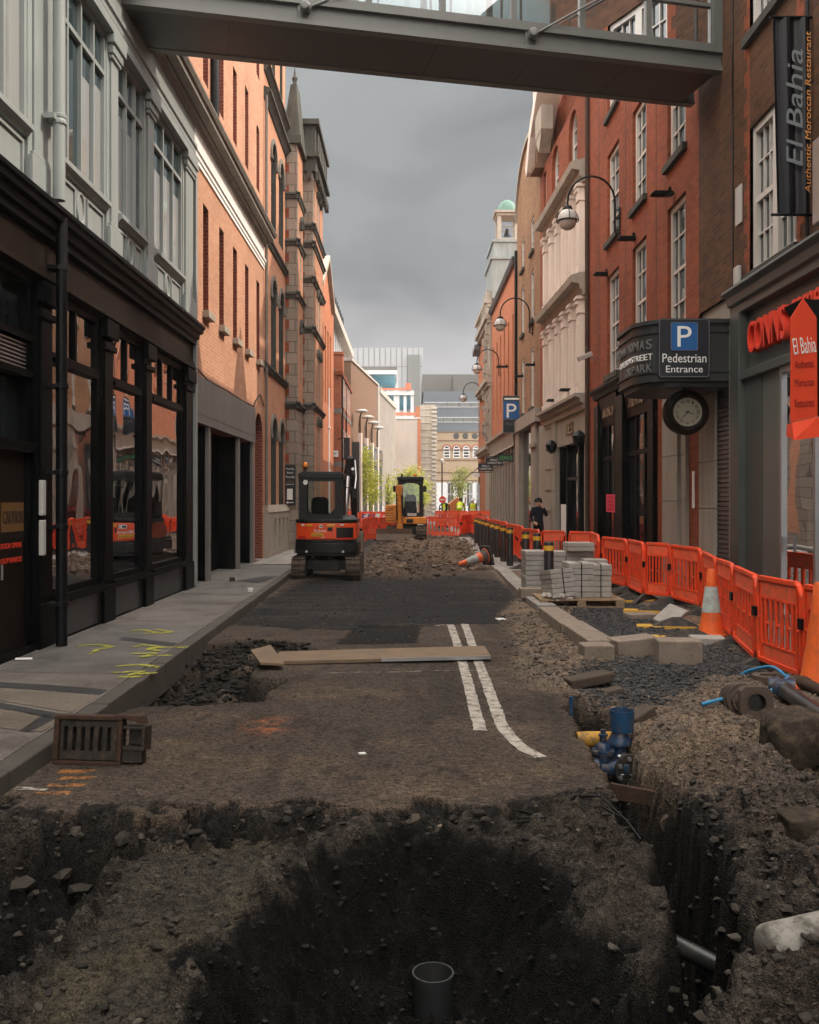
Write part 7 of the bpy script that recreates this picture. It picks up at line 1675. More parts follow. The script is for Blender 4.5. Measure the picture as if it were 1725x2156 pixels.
    m = MB(); m.quad((x0 + .02, y0 + .03, z0 + .1), (x1 - .02, y0 + .03, z0 + .1), (x1 - .02, y0 + .03, z1 - .15), (x0 + .02, y0 + .03, z1 - .15)); m.quad((x0 + .02, y1 - .04, z0 + .1), (x1 - .02, y1 - .04, z0 + .1), (x1 - .02, y1 - .04, z1 - .15), (x0 + .02, y1 - .04, z1 - .15)); m.quad((x1 - .03, y0 + .1, z0 + .5), (x1 - .03, y1 - .1, z0 + .5), (x1 - .03, y1 - .1, z1 - .15), (x1 - .03, y0 + .1, z1 - .15)); add(m, 'cab_window', 'cab_glass', cb)
    m = MB(); m.lathe([(0, -.004), (.055, -.004), (.055, 0)], (-.45, y0 - .006, 2.12), 14, 'y'); add(m, 'sticker', 'sign_white', cb)
    m = MB(); m.prism(rprism((-.36, .02), 1.34, 1.80, .11), 'y', .55, .68); m.box(-.36, .55, 1.3, .02, 1.0, 1.45); add(m, 'seat', 'black_cloth', bevel=.02)
    m = MB(); m.tube([(-.47, y0 + .15, z1 - .05), (-.47, y0 + .15, z1 + .06)], .018, 8); m.lathe([(.05, z1 + .06), (.055, z1 + .10)], (-.47, y0 + .15, 0), 14); bc = add(m, 'beacon', 'dig_black')
    m = MB(); m.lathe([(.05, z1 + .10), (.056, z1 + .12), (.05, z1 + .18), (.025, z1 + .205), (0, z1 + .21)], (-.47, y0 + .15, 0), 14); add(m, 'beacon_lens', 'beacon', bc, smooth=True)
    m = MB(); m.prism(rprism((.50, .60), 1.77, 2.0, .03), 'y', 1.3, 1.35); m.tube([(.37, 1.3, 2.02), (.5, 1.32, 2.02), (.54, 1.32, 1.95)], .012, 6); add(m, 'mirror', 'dig_black')
    m = MB()
    m.tube([(.18, 1.6, .8), (.24, 2.4, 1.7), (.36, 2.9, 2.75)], [.14, .13, .10], 4); m.tube([(.36, 2.85, 2.78), (.40, 3.6, 1.9), (.42, 3.9, 1.1)], [.09, .09, .08], 4); bo = add(m, 'boom', 'dig_black', bevel=.01)
    m = MB(); m.tube([(.30, 1.9, 1.2), (.33, 2.55, 2.3)], .045, 10); m.tube([(.44, 2.7, 2.5), (.46, 3.4, 2.3)], .04, 10); m.tube([(.48, 2.9, 2.72), (.52, 2.7, 2.3), (.50, 2.3, 1.9)], .018, 6); add(m, 'ram', 'steel', bo)
    m = MB(); m.prism([(3.7, .9), (4.1, .9), (4.15, .5), (3.95, .25), (3.6, .4)], 'x', .2, .65); add(m, 'bucket', 'bucket_steel')
    m = MB(); m.tube([(-.67, .1, .55), (-.67, .12, 1.28)], .014, 6); add(m, 'handrail', 'steel')
    t.location.z = max(0, zg) + .01
red_digger()
def yellow_digger():
    X, Y = sc(856, 37), 36.2; t = thing('excavator', 'yellow mini excavator facing the camera with its arm folded, on the rubble mid-street', 'excavator', (X, Y, 0))
    def add(m, nm, mt, par=None, **k):
        o = m.build(nm, mt, **k); o.parent = par or t; return o
    for a, b_ in ((-.72, -.36), (.34, .72)):
        m = MB(); track(m, a, b_, .6, 2.6, .48); add(m, 'track', 'track_rubber')
    m = MB(); m.box(-.4, .9, .2, .4, 2.3, .5); m.lathe([(.4, .48), (.4, .58)], (0, 1.6, 0), 18); add(m, 'undercarriage', 'dig_black')
    m = MB(); m.prism([(-.05, .03), (.10, .05), (.14, .25), (.05, .44), (-.02, .44), (.04, .25)], 'x', -1.05, .20); add(m, 'bucket', 'bucket_steel')
    m = MB(); m.prism(rprism((-.30, .70), .58, .84, .06), 'y', .95, 2.7); m.prism(rprism((-.76, -.30), .62, 1.28, .12), 'y', 1.1, 2.7); add(m, 'body', 'dig_yellow', bevel=.03)
    m = MB()
    for k in range(6): m.box(-.74, 1.09, .70 + k * .09, -.44, 1.1, .715 + k * .09)
    m.box(.0, .94, .62, .24, .955, .76); add(m, 'vent_slot', 'dig_black')
    x0, x1, y0, y1, z0, z1 = -.30, .60, 1.05, 2.3, .84, 2.32
    m = cab_frame(t, x0, x1, y0, y1, z0, z1); wall(m, PF(y0 - .01), x0, x1, z0, z1 - .05, [(-.20, .46, 1.0, 2.08, .12)], rev=.06); m.box(x0 - .04, y0 - .1, z1 - .14, x1 + .02, y0 + .2, z1 - .02); cb = add(m, 'cab', 'dig_black', bevel=.02)
    m = MB(); m.quad((-.2, y0 + .02, 1.0), (.46, y0 + .02, 1.0), (.46, y0 + .02, 2.08), (-.2, y0 + .02, 2.08)); m.quad((-.2, y1 - .05, 1.2), (.46, y1 - .05, 1.2), (.46, y1 - .05, 2.1), (-.2, y1 - .05, 2.1)); add(m, 'cab_window', 'cab_glass', cb)
    m = MB(); m.prism(rprism((-.08, .36), 1.05, 1.66, .14), 'y', 1.75, 1.9); m.box(-.1, 1.3, .9, .38, 1.8, 1.2); m.tube([(.0, 1.4, 1.1), (.0, 1.35, 1.4)], .03, 6); m.tube([(.28, 1.4, 1.1), (.28, 1.35, 1.4)], .03, 6); add(m, 'seat', 'black_cloth', bevel=.03)
    m = MB(); m.box(.04, y0 - .03, .88, .36, y0 - .012, .97); add(m, 'number_plate', 'sign_white', cb)
    o = text('PSE 085', (.2, y0 - .032, .925), (1, 0, 0), (0, 0, 1), .05, 'dig_black', t, 'plate_lettering', width=.24); o.location = Vector(t.location)
    m = MB(); m.lathe([(.05, z1), (.06, z1 + .03), (.055, z1 + .09), (.0, z1 + .11)], (.32, 1.3, 0), 12); add(m, 'beacon', 'beacon', smooth=True)
    m = MB(); m.lathe([(.04, z1), (.05, z1 + .08), (0, z1 + .09)], (-.16, 1.35, 0), 10); add(m, 'horn', 'dig_black')
    for x in (-.42, .66): m = MB(); m.prism(rprism((x - .06, x + .06), 1.75, 1.98, .04), 'y', 1.0, 1.06); add(m, 'mirror', 'dig_black')
    m = MB(); m.tube([(-.22, .9, .7), (-.24, .75, 1.4), (-.22, .55, 1.98)], [.12, .12, .09], 4); m.tube([(-.30, .45, 1.98), (-.27, .3, 1.3), (-.24, .2, .42)], [.09, .08, .07], 4); bo = add(m, 'arm', 'dig_arm', bevel=.012)
    m = MB(); m.tube([(-.16, .45, 1.9), (-.12, .3, .9)], .035, 10); m.tube([(-.34, .36, 1.7), (-.33, .2, .75)], .03, 10); m.tube([(-.06, .5, 1.5), (-.06, .5, .8)], .014, 6); add(m, 'ram', 'dig_black', bo)
    m = MB(); m.box(-.38, .34, 1.62, -.14, .40, 2.0); m.box(-.34, .1, .36, -.12, .26, .6); add(m, 'linkage', 'dig_arm', bo, bevel=.02)
    t.location.z = max(0, gz(X, Y + 1.5)) + .02; t.scale = (1.12, 1.0, 1.10)
yellow_digger()
# ------------------------------------------------------------------ lamps, signs, fittings on the walls
def wall_x(Y): return 5.0 if Y < 25.9 else (5.0 - (Y - 25.9) * .25 / 7.7 if Y < 33.6 else 4.72)
def street_lamp(Y, top, label):
    X = wall_x(Y); t = thing('street_lamp', label, 'lamp', (X, Y, top - 1.5), 'arched wall lamps along the right side')
    m = MB(); zb, R_ = top - .62, .56
    arc = [(X - .14, Y, top - 1.35), (X - .14, Y, zb)] + [(X - .14 - R_ + R_ * math.cos(a), Y, zb + (R_ + .04) * math.sin(a)) for a in np.linspace(.15, math.pi, 12)] + [(X - .14 - 2 * R_, Y, zb - .12)]
    m.tube(arc, .026, 8); m.tube([(X - .03, Y, top - 1.45), (X - .03, Y, top - .75)], .022, 8)
    for z in (-.82, -1.02, -1.22, -1.36): m.tube([(X, Y, top + z), (X - .14, Y, top + z)], .014, 6)
    m.build('arm', 'black_metal', t, smooth=True)
    c = (X - .14 - 2 * R_, Y, zb - .46)
    m = MB(); m.lathe([(.02, .36), (.10, .34), (.12, .28), (.09, .27)], c, 14); m.build('collar', 'black_metal', t, smooth=True)
    m = MB(); m.lathe([(.08, .27), (.16, .23), (.215, .14), (.235, .04), (.235, .0)], c, 24, cap=False); m.build('shade', 'lamp_shell', t, smooth=True)
    m = MB(); m.lathe([(.205, -.01), (.20, -.06), (.16, -.15), (.08, -.20), (.0, -.21)], c, 24, cap=False); m.build('globe', 'lamp_glass', t, smooth=True)
    m = MB(); ring = [(c[0] + .262 * math.cos(a), Y + .262 * math.sin(a), c[2] + .0) for a in np.linspace(0, 2 * math.pi, 25)]; m.tube(ring, .010, 6, cap=False)
    m.tube([(c[0] + .262 * math.cos(a), Y, c[2] + .30 * math.sin(a)) for a in np.linspace(0, math.pi, 13)], .010, 6); m.tube([(c[0], Y + .262 * math.cos(a), c[2] + .30 * math.sin(a)) for a in np.linspace(0, math.pi, 13)], .010, 6)
    m.build('hoop', 'black_metal', t)
street_lamp(21.9, 9.42, 'nearest arched black wall lamp with a half-white globe over the street')
street_lamp(35.3, 9.46, 'second arched wall lamp, hanging beside the tan Dutch-gabled building')
street_lamp(47.5, 9.48, 'third arched wall lamp, before the carved stone building')
street_lamp(59.5, 9.3, 'farthest arched wall lamp, seen small above the projecting shop signs')
def flood(px, py, Y, label, w=.36):
    X = wall_x(Y); z = EYE + (1052 - py) * Y / F; x = (px - 862.5) * Y / F; t = thing('wall_floodlight', label, 'floodlight', (X, Y, z), 'black box lights on the right walls')
    m = MB(); m.box(x - w / 2, Y - .08, z - .045, x + w / 2, Y + .08, z + .045); m.prism([(x - w / 2 - .06, z - .02), (x - w / 2, z - .045), (x - w / 2, z + .045)], 'y', Y - .08, Y + .08); m.build('housing', 'black_metal', t, bevel=.01)
    m = MB(); m.tube([(x + w / 2 - .02, Y, z), (X + .02, Y, z + .02)], .02, 6); m.lathe([(.0, .045), (.03, .05), (.035, .12), (.0, .14)], (x + w / 2 - .05, Y, z), 8); m.build('bracket', 'black_metal', t)
flood(1396, 408, 17.5, 'black box light highest on the red brick, beside the top sash window')
flood(1322, 502, 20.5, 'black box light below the nearest arched lamp')
flood(1268, 577, 23.4, 'black box light at the far end of the red brick wall', .34)
flood(1194, 821, 27.6, 'black box light just above the pink building shop cornice', .38)
flood(1166, 843, 30.0, 'black box light above the stone shopfront lettering', .38)
flood(1118, 768, 35.0, 'black box light low on the tan brick wall', .34)
flood(1094, 792, 38.5, 'black box light beside the blue parking sign pole', .34)
flood(1058, 772, 44.0, 'black box light on the long orange brick wall', .5)
t = thing('security_camera', 'white bullet security camera on a bracket above the black shopfront', 'camera', (5, 24.9, 5.6))
m = MB(); m.obox((4.72, 24.9, 5.60), (.42, .13, .13), (0, R(-22), .2)); m.build('housing', 'lamp_shell', t, bevel=.015)
m = MB(); m.tube([(4.85, 24.9, 5.6), (5.0, 24.9, 5.5)], .02, 6); m.build('bracket', 'steel', t)
t = thing('alarm_box', 'small white alarm box on the dark brick below the sash window', 'alarm box', (5, 14.0, 5.1)); MB().box(4.93, 13.92, 5.0, 5.0, 14.12, 5.28).build('box', 'lamp_shell', t, bevel=.02)
t = thing('wall_plaque', 'pale stone plaque on the dark brick beside the white sash window', 'plaque', (5, 14.05, 6.2)); MB().box(4.98, 13.9, 5.92, 5.0, 14.16, 6.5).build('tablet', 'lamp_shell', t, bevel=.005)
# car park drum sign, clock
def drum():
    t = thing('car_park_canopy', 'dark curved canopy sign with blue P panel reading Pedestrian Entrance', 'sign', (4.4, 15.5, 4))
    Y0, Y1, Xo, r = 14.42, 16.4, 3.60, .6
    pl = [(5.0, Y0)] + [(Xo + r - r * math.sin(a), Y0 + r - r * math.cos(a)) for a in np.linspace(0, math.pi / 2, 12)] + [(Xo + r - r * math.cos(a), Y1 - r + r * math.sin(a)) for a in np.linspace(0, math.pi / 2, 8)] + [(5.0, Y1)]
    off = lambda d: [(5.0, Y0 - d)] + [(Xo + r - (r + d) * math.sin(a), Y0 + r - (r + d) * math.cos(a)) for a in np.linspace(0, math.pi / 2, 12)] + [(Xo + r - (r + d) * math.cos(a), Y1 - r + (r + d) * math.sin(a)) for a in np.linspace(0, math.pi / 2, 8)] + [(5.0, Y1 + d)]
    m = MB(); m.prism(pl, 'z', 3.62, 4.5); m.prism(off(-.08), 'z', 3.52, 3.62); m.build('drum', 'sign_drum', t)
    m = MB(); m.prism(off(.03), 'z', 4.36, 4.385); m.prism(off(.03), 'z', 3.74, 3.765); m.prism(off(.05), 'z', 4.5, 4.56); m.prism(off(.02), 'z', 3.60, 3.64); m.build('moulding', 'sign_drum', t)
    pb = MB(); pb.prism(rprism((-.405, .405), -.46, .46, .05), 'y', -.02, .02)
    c = Vector((4.26, Y0 - .05, 4.10)); q = MB(); q.prism([(x + c.x, z + c.z) for x, z in rprism((-.40, .40), -.46, .46, .05)], 'y', c.y - .02, c.y + .02); pn = q.build('panel', 'sign_black', t)
    q = MB(); o_ = [(x + c.x, c.y - .021, z + c.z) for x, z in rprism((-.385, .385), -.445, .445, .045)]; q.tube(o_ + o_[:1], .005, 4, cap=False); q.build('border', 'letter_grey', pn)
    q = MB(); q.prism([(x + c.x, z + c.z) for x, z in rprism((-.21, .21), -.04, .40, .025)], 'y', c.y - .026, c.y - .021); q.build('blue_square', 'sign_blue', pn)
    q = MB(); o_ = [(x + c.x, c.y - .028, z + c.z) for x, z in rprism((-.205, .205), -.035, .395, .025)]; q.tube(o_ + o_[:1], .004, 4, cap=False); q.build('border', 'letter_grey', pn)
    text('P', (c.x, c.y - .027, c.z + .18), (1, 0, 0), (0, 0, 1), .32, 'sign_white', pn, width=.22, ext=.004)
    text('Pedestrian', (c.x, c.y - .022, c.z - .155), (1, 0, 0), (0, 0, 1), .135, 'sign_white', pn, width=.68)
    text('Entrance', (c.x, c.y - .022, c.z - .325), (1, 0, 0), (0, 0, 1), .105, 'sign_white', pn, width=.57)
    def curved(s, z, h, mt, w0):
        # letters follow the rounded corner of the drum, ending where the flat front starts
        wd = {'M': 1.3, 'W': 1.3, ' ': .6, 'I': .5}; tot = sum(wd.get(ch, 1) for ch in s); pos_ = .40; step = w0
        for ch in reversed(s):
            wch = wd.get(ch, 1) * step; sm = pos_ + wch / 2; pos_ += wch
            if ch == ' ': continue
            al = r * math.pi / 2
            if sm < al: a = sm / r; p = (Xo + r - (r + .004) * math.sin(a), Y0 + r - (r + .004) * math.cos(a), z); rt = (math.cos(a), -math.sin(a), 0)
            else: p = (Xo - .004, Y0 + r + (sm - al), z); rt = (0, -1, 0)
            text(ch, p, rt, (0, 0, 1), h, mt, t, ext=.015, width=wch * .82)
    curved('BROWN THOMAS', 4.20, .15, 'letter_grey', .13); curved('CLARENDON STREET', 4.0, .095, 'sign_white', .085); curved('CAR PARK', 3.83, .12, 'letter_grey', .12)
    m = MB(); m.tube([(4.45, 14.95, 3.52), (4.45, 14.95, 3.3)], .03, 8)
    t2 = thing('wall_clock', 'round dark clock with a cream roman dial hanging under the canopy sign', 'clock', (4.44, 14.9, 3.2))
    c = Vector((4.44, 14.9, 3.15))
    m.build('hanger', 'black_metal', t2)
    m = MB(); m.lathe([(0, -.10), (.20, -.10), (.27, -.13), (.35, -.10), (.365, 0), (.35, .10), (.2, .13), (0, .13)], c, 36, 'y'); m.build('case', 'dark_timber', t2, smooth=True)
    m = MB(); m.lathe([(0, -.112), (.215, -.112), (.23, -.125), (.23, -.10)], c, 36, 'y'); di = m.build('dial', 'dial', t2)
    for k, s in enumerate(('XII', 'I', 'II', 'III', 'IV', 'V', 'VI', 'VII', 'VIII', 'IX', 'X', 'XI')):
        a = R(90 - 30 * k); text(s, (c.x + .17 * math.cos(a), c.y - .114, c.z + .17 * math.sin(a)), (math.sin(a), 0, -math.cos(a)), (math.cos(a), 0, math.sin(a)), .042, 'black_metal', di, 'numeral', width=.018 * len(s) + .008)
    m = MB()
    for a, l, w in ((R(90 - 110), .11, .010), (R(90 - 222), .17, .007)):
        d = Vector((math.cos(a), 0, math.sin(a))); n = Vector((-d.z, 0, d.x)); p = c + Vector((0, -.118, 0))
        m.hexa([p - n * w - d * .03, p + n * w - d * .03, p + n * w * .3 + d * l, p - n * w * .3 + d * l] + [q + Vector((0, -.004, 0)) for q in (p - n * w - d * .03, p + n * w - d * .03, p + n * w * .3 + d * l, p - n * w * .3 + d * l)])
    m.build('hands', 'black_metal', di)
drum()
def banners():
    Y = 11.5; X = lambda px: (px - 862.5) * Y / F; Z = lambda py: EYE + (1052 - py) * Y / F
    t = thing('hanging_banner', 'tall black restaurant banner with white vertical lettering at the top right', 'banner', (5, Y, 6.5))
    m = MB(); n = 12; x0, x1 = X(1638), X(1707); 
    for k in range(n):
        f = lambda j: (x0 + (x1 - x0) * j / n, Y + .03 * math.sin(j * 1.1))
        a, b_ = f(k), f(k + 1); m.hexa([(*a, Z(451)), (*b_, Z(451)), (b_[0], b_[1] + .012, Z(451)), (a[0], a[1] + .012, Z(451)), (a[0] - .06 * (1 - k / n), a[1], Z(37)), (b_[0] - .06 * (1 - (k + 1) / n), b_[1], Z(37)), (b_[0] - .06 * (1 - (k + 1) / n), b_[1] + .012, Z(37)), (a[0] - .06 * (1 - k / n), a[1] + .012, Z(37))])
    bn = m.build('cloth', 'banner_black', t)
    up = (-1, 0, 0); rt = (0, 0, 1)
    text('El Bahia', (X(1670), Y - .05, Z(230)), rt, up, .20, 'banner_grey', bn, width=(345 - 100) * Y / F, shear=.2)
    text('Authentic Moroccan Restaurant', (X(1698), Y - .05, Z(240)), rt, up, .07, 'letter_amber', bn, width=(400 - 60) * Y / F, shear=.2)
    m = MB(); m.tube([(x0 - .08, Y, Z(452)), (5.02, Y, Z(452))], .018, 8); m.tube([(x0 - .10, Y, Z(36)), (5.02, Y, Z(36))], .018, 8); m.tube([(X(1702), Y + .02, Z(500)), (X(1702), Y + .02, Z(-20))], .025, 8); m.build('rod', 'black_metal', t)
    Y2 = 9.6; X = lambda px: (px - 862.5) * Y2 / F; Z = lambda py: EYE + (1052 - py) * Y2 / F
    t = thing('hanging_banner', 'orange-red restaurant lantern banner with a pointed top at the right edge', 'banner', (4.1, Y2, 3))
    xl, xr = X(1666), X(1722)
    m = MB(); m.prism([(xl, Z(889)), (xr + .01, Z(876)), (xr - .01, Z(668)), (X(1692), Z(628)), (xl, Z(668))], 'y', Y2, Y2 + .02); bn = m.build('cloth', 'banner_orange', t)
    m = MB(); m.hexa([(xr, Y2, Z(876)), (xr + .02, Y2, Z(876)), (xr + .30, Y2 + .5, Z(876)), (xr + .28, Y2 + .5, Z(876)), (xr - .01, Y2, Z(668)), (xr + .01, Y2, Z(668)), (xr + .30, Y2 + .5, Z(668)), (xr + .28, Y2 + .5, Z(668))]); m.prism([(xr - .02, Z(668)), (X(1692), Z(627)), (X(1800), Z(640)), (X(1800), Z(668))], 'y', Y2 + .021, Y2 + .5); m.build('frame', 'black_metal', t)
    m = MB(); m.hexa([(xl - .01, Y2 - .10, Z(928)), (xr + .03, Y2 - .06, Z(920)), (xr + .03, Y2 + .2, Z(915)), (xl + .03, Y2 + .2, Z(915)), (xl + .01, Y2, Z(890)), (xr + .01, Y2, Z(877)), (xr + .02, Y2 + .2, Z(877)), (xl + .04, Y2 + .2, Z(890))]); m.build('valance', 'banner_orange', t)
    xc = (xl + xr) / 2
    text('El Bahia', (xc, Y2 - .004, Z(727)), (1, 0, .12), (-.12, 0, 1), .17, 'sign_white', bn, width=.235)
    for s, py in (('Authentic', 766), ('Moroccan', 805), ('Restaurant', 848)): text(s, (xc, Y2 - .004, Z(py)), (1, 0, .08), (-.08, 0, 1), .085, 'banner_dark_text', bn, width=.20)
    m = MB(); m.tube([(xc, Y2 + .1, Z(630)), (5.05, Y2 + .1, Z(630))], .02, 8); m.build('bracket', 'black_metal', t)
    t = thing('sign_box', 'pale metal box sign edge on the wall above the orange banner', 'sign', (4.9, 10.6, 5)); MB().box(4.78, 10.4, 5.0, 5.0, 11.0, 6.0).build('box', 'steel', t, bevel=.02)
banners()
def psign():
    Y = 39.8; X = lambda px: (px - 862.5) * Y / F; Z = lambda py: EYE + (1052 - py) * Y / F
    t = thing('parking_sign', 'tall blue P parking sign projecting from the pole mid-street', 'sign', (4.3, Y, 5))
    m = MB(); m.box(X(1059), Y - .06, Z(912), X(1096), Y + .06, Z(833)); m.build('cabinet', 'letter_grey', t)
    m = MB(); m.box(X(1060), Y - .08, Z(910), X(1095), Y - .061, Z(884)); m.box(X(1060), Y - .08, Z(844), X(1095), Y - .061, Z(834.5)); m.build('black_panel', 'sign_black', t)
    m = MB(); m.box(X(1060), Y - .08, Z(882), X(1095), Y - .061, Z(845)); m.build('blue_panel', 'sign_blue', t)
    text('P', (X(1077), Y - .083, Z(865)), (1, 0, 0), (0, 0, 1), .60, 'sign_white', t, width=.42); text('SPACES', (X(1077), Y - .083, Z(893)), (1, 0, 0), (0, 0, 1), .12, 'letter_grey', t, width=.5)
    m = MB(); m.box(X(1062), Y - .083, Z(842), X(1093), Y - .0805, Z(838)); m.build('white_strip', 'sign_white', t)
    for nm, x0, x1, y0, y1, Y, s, mt, lb in (('sign', 1023, 1059, 980, 963, 44.0, 'FRENCH\nCONNECTION', 'sign_white', 'black hanging shop sign behind the green-lettered one'), ('sign', 1007, 1038, 992, 976, 50.0, 'FRENCH\nCONNECTION', 'sign_white', 'lowest and farthest black hanging shop sign in the group'), ('sign', 1048, 1082, 971, 957, 40.6, 'GENIUS', 'letter_green', 'black hanging shop sign with green letters')):
        X = lambda px: (px - 862.5) * Y / F; Z = lambda py: EYE + (1052 - py) * Y / F
        t = thing('hanging_sign', lb, 'sign', (X(x1), Y, Z(y0)), 'hanging shop signs')
        MB().box(X(x0), Y - .04, Z(y0), X(x1), Y + .04, Z(y1)).build('board', 'sign_black', t)
        ws = s.split('\n'); hh = (y0 - y1) * Y / F
        for k, w in enumerate(ws): text(w, ((X(x0) + X(x1)) / 2, Y - .045, (Z(y0) + Z(y1)) / 2 + hh * (.18 - .36 * k if len(ws) > 1 else 0)), (1, 0, 0), (0, 0, 1), hh * (.24 if len(ws) > 1 else .6), mt, t, width=(X(x1) - X(x0)) * (.8 if k == len(ws) - 1 else .5))
        m = MB(); m.tube([(X(x0), Y, Z(y1) + .04), (4.8, Y, Z(y1) + .04)], .02, 6); m.build('bracket', 'black_metal', t)
    t = thing('hanging_sign', 'small white hanging sign low at the far right end', 'sign', (3.9, 52, 3)); Y = 52; X = lambda px: (px - 862.5) * Y / F; Z = lambda py: EYE + (1052 - py) * Y / F
    MB().box(X(997), Y - .03, Z(1004), X(1010), Y + .03, Z(996)).build('board', 'sign_white', t); m = MB(); m.tube([(X(997), Y, Z(995)), (4.7, Y, Z(995))], .02, 6); m.build('bracket', 'black_metal', t)
psign()

# ------------------------------------------------------------------ far street furniture, van, trees
Y = 47; t = thing('flagpole', 'slim white pole standing before the red corner building', 'pole', (sc(692, Y), Y, 0))
m = MB(); m.tube([(sc(692, Y), Y, 0), (sc(692, Y), Y, 3.2), (sc(692, Y), Y, 7.3)], [.09, .08, .06], 12); m.lathe([(.0, 7.42), (.08, 7.36), (.06, 7.28)], (sc(692, Y), Y, 0), 10)
for z in (3.2, 5.4): m.lathe([(.06, z - .06), (.12, z - .04), (.12, z + .04), (.06, z + .06)], (sc(692, Y), Y, 0), 10)
m.build('pole', 'white_steel', t, smooth=True)
Y = 50; t = thing('hanging_sign', 'dark projecting pub sign on the red corner building', 'sign', (sc(730, Y), Y, 4)); MB().box(sc(724, Y), Y - .04, 3.9, sc(737, Y), Y + .04, 5.1).build('board', 'sign_black', t); m = MB(); m.tube([(-3.9, Y, 5.0), (sc(724, Y), Y, 5.1)], .03, 6); m.build('bracket', 'black_metal', t)
Y = 75
def van():
    x0, x1 = sc(754, Y), sc(806, Y); t = thing('van', 'white panel van parked beyond the back barriers on the left', 'van', (x0, Y, 0))
    m = MB(); m.prism([(x0, .35), (x1, .35), (x1, 1.15), (x1 - .22, 1.35), (x1 - .55, 2.02), (x1 - .8, 2.15), (x0 + .1, 2.15), (x0, 2.0)], 'y', Y, Y + 1.9); m.build('body', 'van_white', t, bevel=.05)
    m = MB(); m.prism([(x1 - .95, 1.35), (x1 - .32, 1.35), (x1 - .62, 1.95), (x1 - .95, 1.95)], 'y', Y - .012, Y - .002); m.build('window', 'glass_far', t)
    for x in (x0 + .42, x1 - .42): m = MB(); m.lathe([(0, -.1), (.2, -.1), (.32, -.08), (.33, .1), (0, .1)], (x, Y + .06, .33), 18, 'y'); m.build('wheel', 'rubber', t)
    m = MB(); m.box(x1 - 1.0, Y - .01, .4, x1 - .98, Y - .001, 2.0); m.box(x0 + .1, Y - .01, 1.15, x1 - .3, Y - .001, 1.18); m.box(x0, Y - .01, .35, x1, Y - .001, .5); m.build('trim', 'roof_grey', t)
van()
def leaf_mat(name, cols):
    m, nt, b = base(name); g = N(nt, 'ShaderNodeNewGeometry')
    L(nt, ramp(nt, g.outputs['Random Per Island'], [(i / (len(cols) - 1), c) for i, c in enumerate(cols)], 'LINEAR'), b.inputs['Base Color'])
    b.inputs['Roughness'].default_value = .6; b.inputs['Specular IOR Level'].default_value = .2
    tr = N(nt, 'ShaderNodeBsdfTranslucent'); L(nt, b.inputs['Base Color'].links[0].from_socket, tr.inputs[0]); mx = N(nt, 'ShaderNodeMixShader'); mx.inputs[0].default_value = .35
    L(nt, b.outputs[0], mx.inputs[1]); L(nt, tr.outputs[0], mx.inputs[2]); L(nt, mx.outputs[0], nt.nodes['Material Output'].inputs[0]); M[name] = m
leaf_mat('spring_leaf', [(.28, .32, .05), (.44, .44, .07), (.36, .40, .06), (.54, .50, .11)])
leaf_mat('olive_leaf', [(.16, .20, .04), (.26, .28, .06), (.20, .22, .05), (.32, .32, .10)])
def tree(px, Y, ybase_top, w, label, lm, n=2600, leaf=.14, seed=1, bare=.25):
    X = sc(px, Y); H = EYE + (1052 - ybase_top) * Y / F; r = random.Random(seed)
    t = thing('street_tree', label, 'tree', (X, Y, 0), 'young street trees at the end')
    m = MB(); m.tube([(X, Y, 0), (X + .05, Y, H * .3), (X - .03, Y, H * .65), (X + .02, Y, H * .95)], [.11, .09, .055, .012], 8); tips = []
    for k in range(26):
        z = H * r.uniform(.25, .85); a = r.uniform(0, 6.28); l = w * r.uniform(.45, 1.0) * (1.15 - .7 * abs(z / H - .5)) ; p = Vector((X, Y, z)); q = p + Vector((math.cos(a) * l, math.sin(a) * l * .8, l * r.uniform(.5, 1.1)))
        if q.z > H: q.z = H - r.random() * .4
        m.tube([p, p.lerp(q, .5) + Vector((0, 0, .06)), q], [.03, .02, .006], 5); tips += [(p.lerp(q, f)) for f in (.4, .6, .8, .95, 1)]
    m.build('trunk', 'trunk_bark', t)
    m = MB()
    for k in range(n):
        c = r.choice(tips); g = .22 * w / .8; c = c + Vector((r.gauss(0, g), r.gauss(0, g), r.gauss(0, g * .8))); a = Vector((r.gauss(0, 1), r.gauss(0, 1), r.gauss(0, .7))).normalized(); b_ = a.orthogonal().normalized(); b_ = (b_ * math.cos(k) + a.cross(b_) * math.sin(k)); s = leaf * r.uniform(.6, 1.25)
        m.quad(c - a * s, c + b_ * s * .55, c + a * s, c - b_ * s * .55)
    m.build('crown', lm, t)
tree(757, 63, 942, 1.0, 'tallest yellow-green young tree, left of the white van', 'spring_leaf', 4200, .09, 2)
tree(772, 66, 985, .95, 'lower yellow-green tree right behind the tallest one above the van', 'spring_leaf', 2600, .09, 5)
tree(818, 80, 992, 1.1, 'thin-leaved yellowish tree left of the yellow excavator cab', 'spring_leaf', 1300, .09, 8)
tree(858, 82, 990, 1.25, 'dense yellow-green tree directly behind the yellow excavator cab', 'spring_leaf', 3200, .10, 11)
tree(892, 86, 998, .9, 'small yellow-green tree right of the yellow excavator cab', 'spring_leaf', 1300, .10, 14)
tree(967, 92, 984, 1.05, 'sparse olive-green young tree behind the workers on the right', 'olive_leaf', 1700, .10, 17)
Y = 70; t = thing('street_light', 'slim black street light standing before the white arched ground floor', 'lamp', (sc(931, Y), Y, 0))
m = MB(); m.tube([(sc(931, Y), Y, 0), (sc(931, Y), Y, 4.5)], .05, 8); m.build('post', 'black_metal', t); m = MB(); m.lathe([(.03, 4.5), (.14, 4.55), (.16, 4.75), (.05, 4.85), (0, 4.87)], (sc(931, Y), Y, 0), 10); m.build('lamp_head', 'lamp_shell', t)
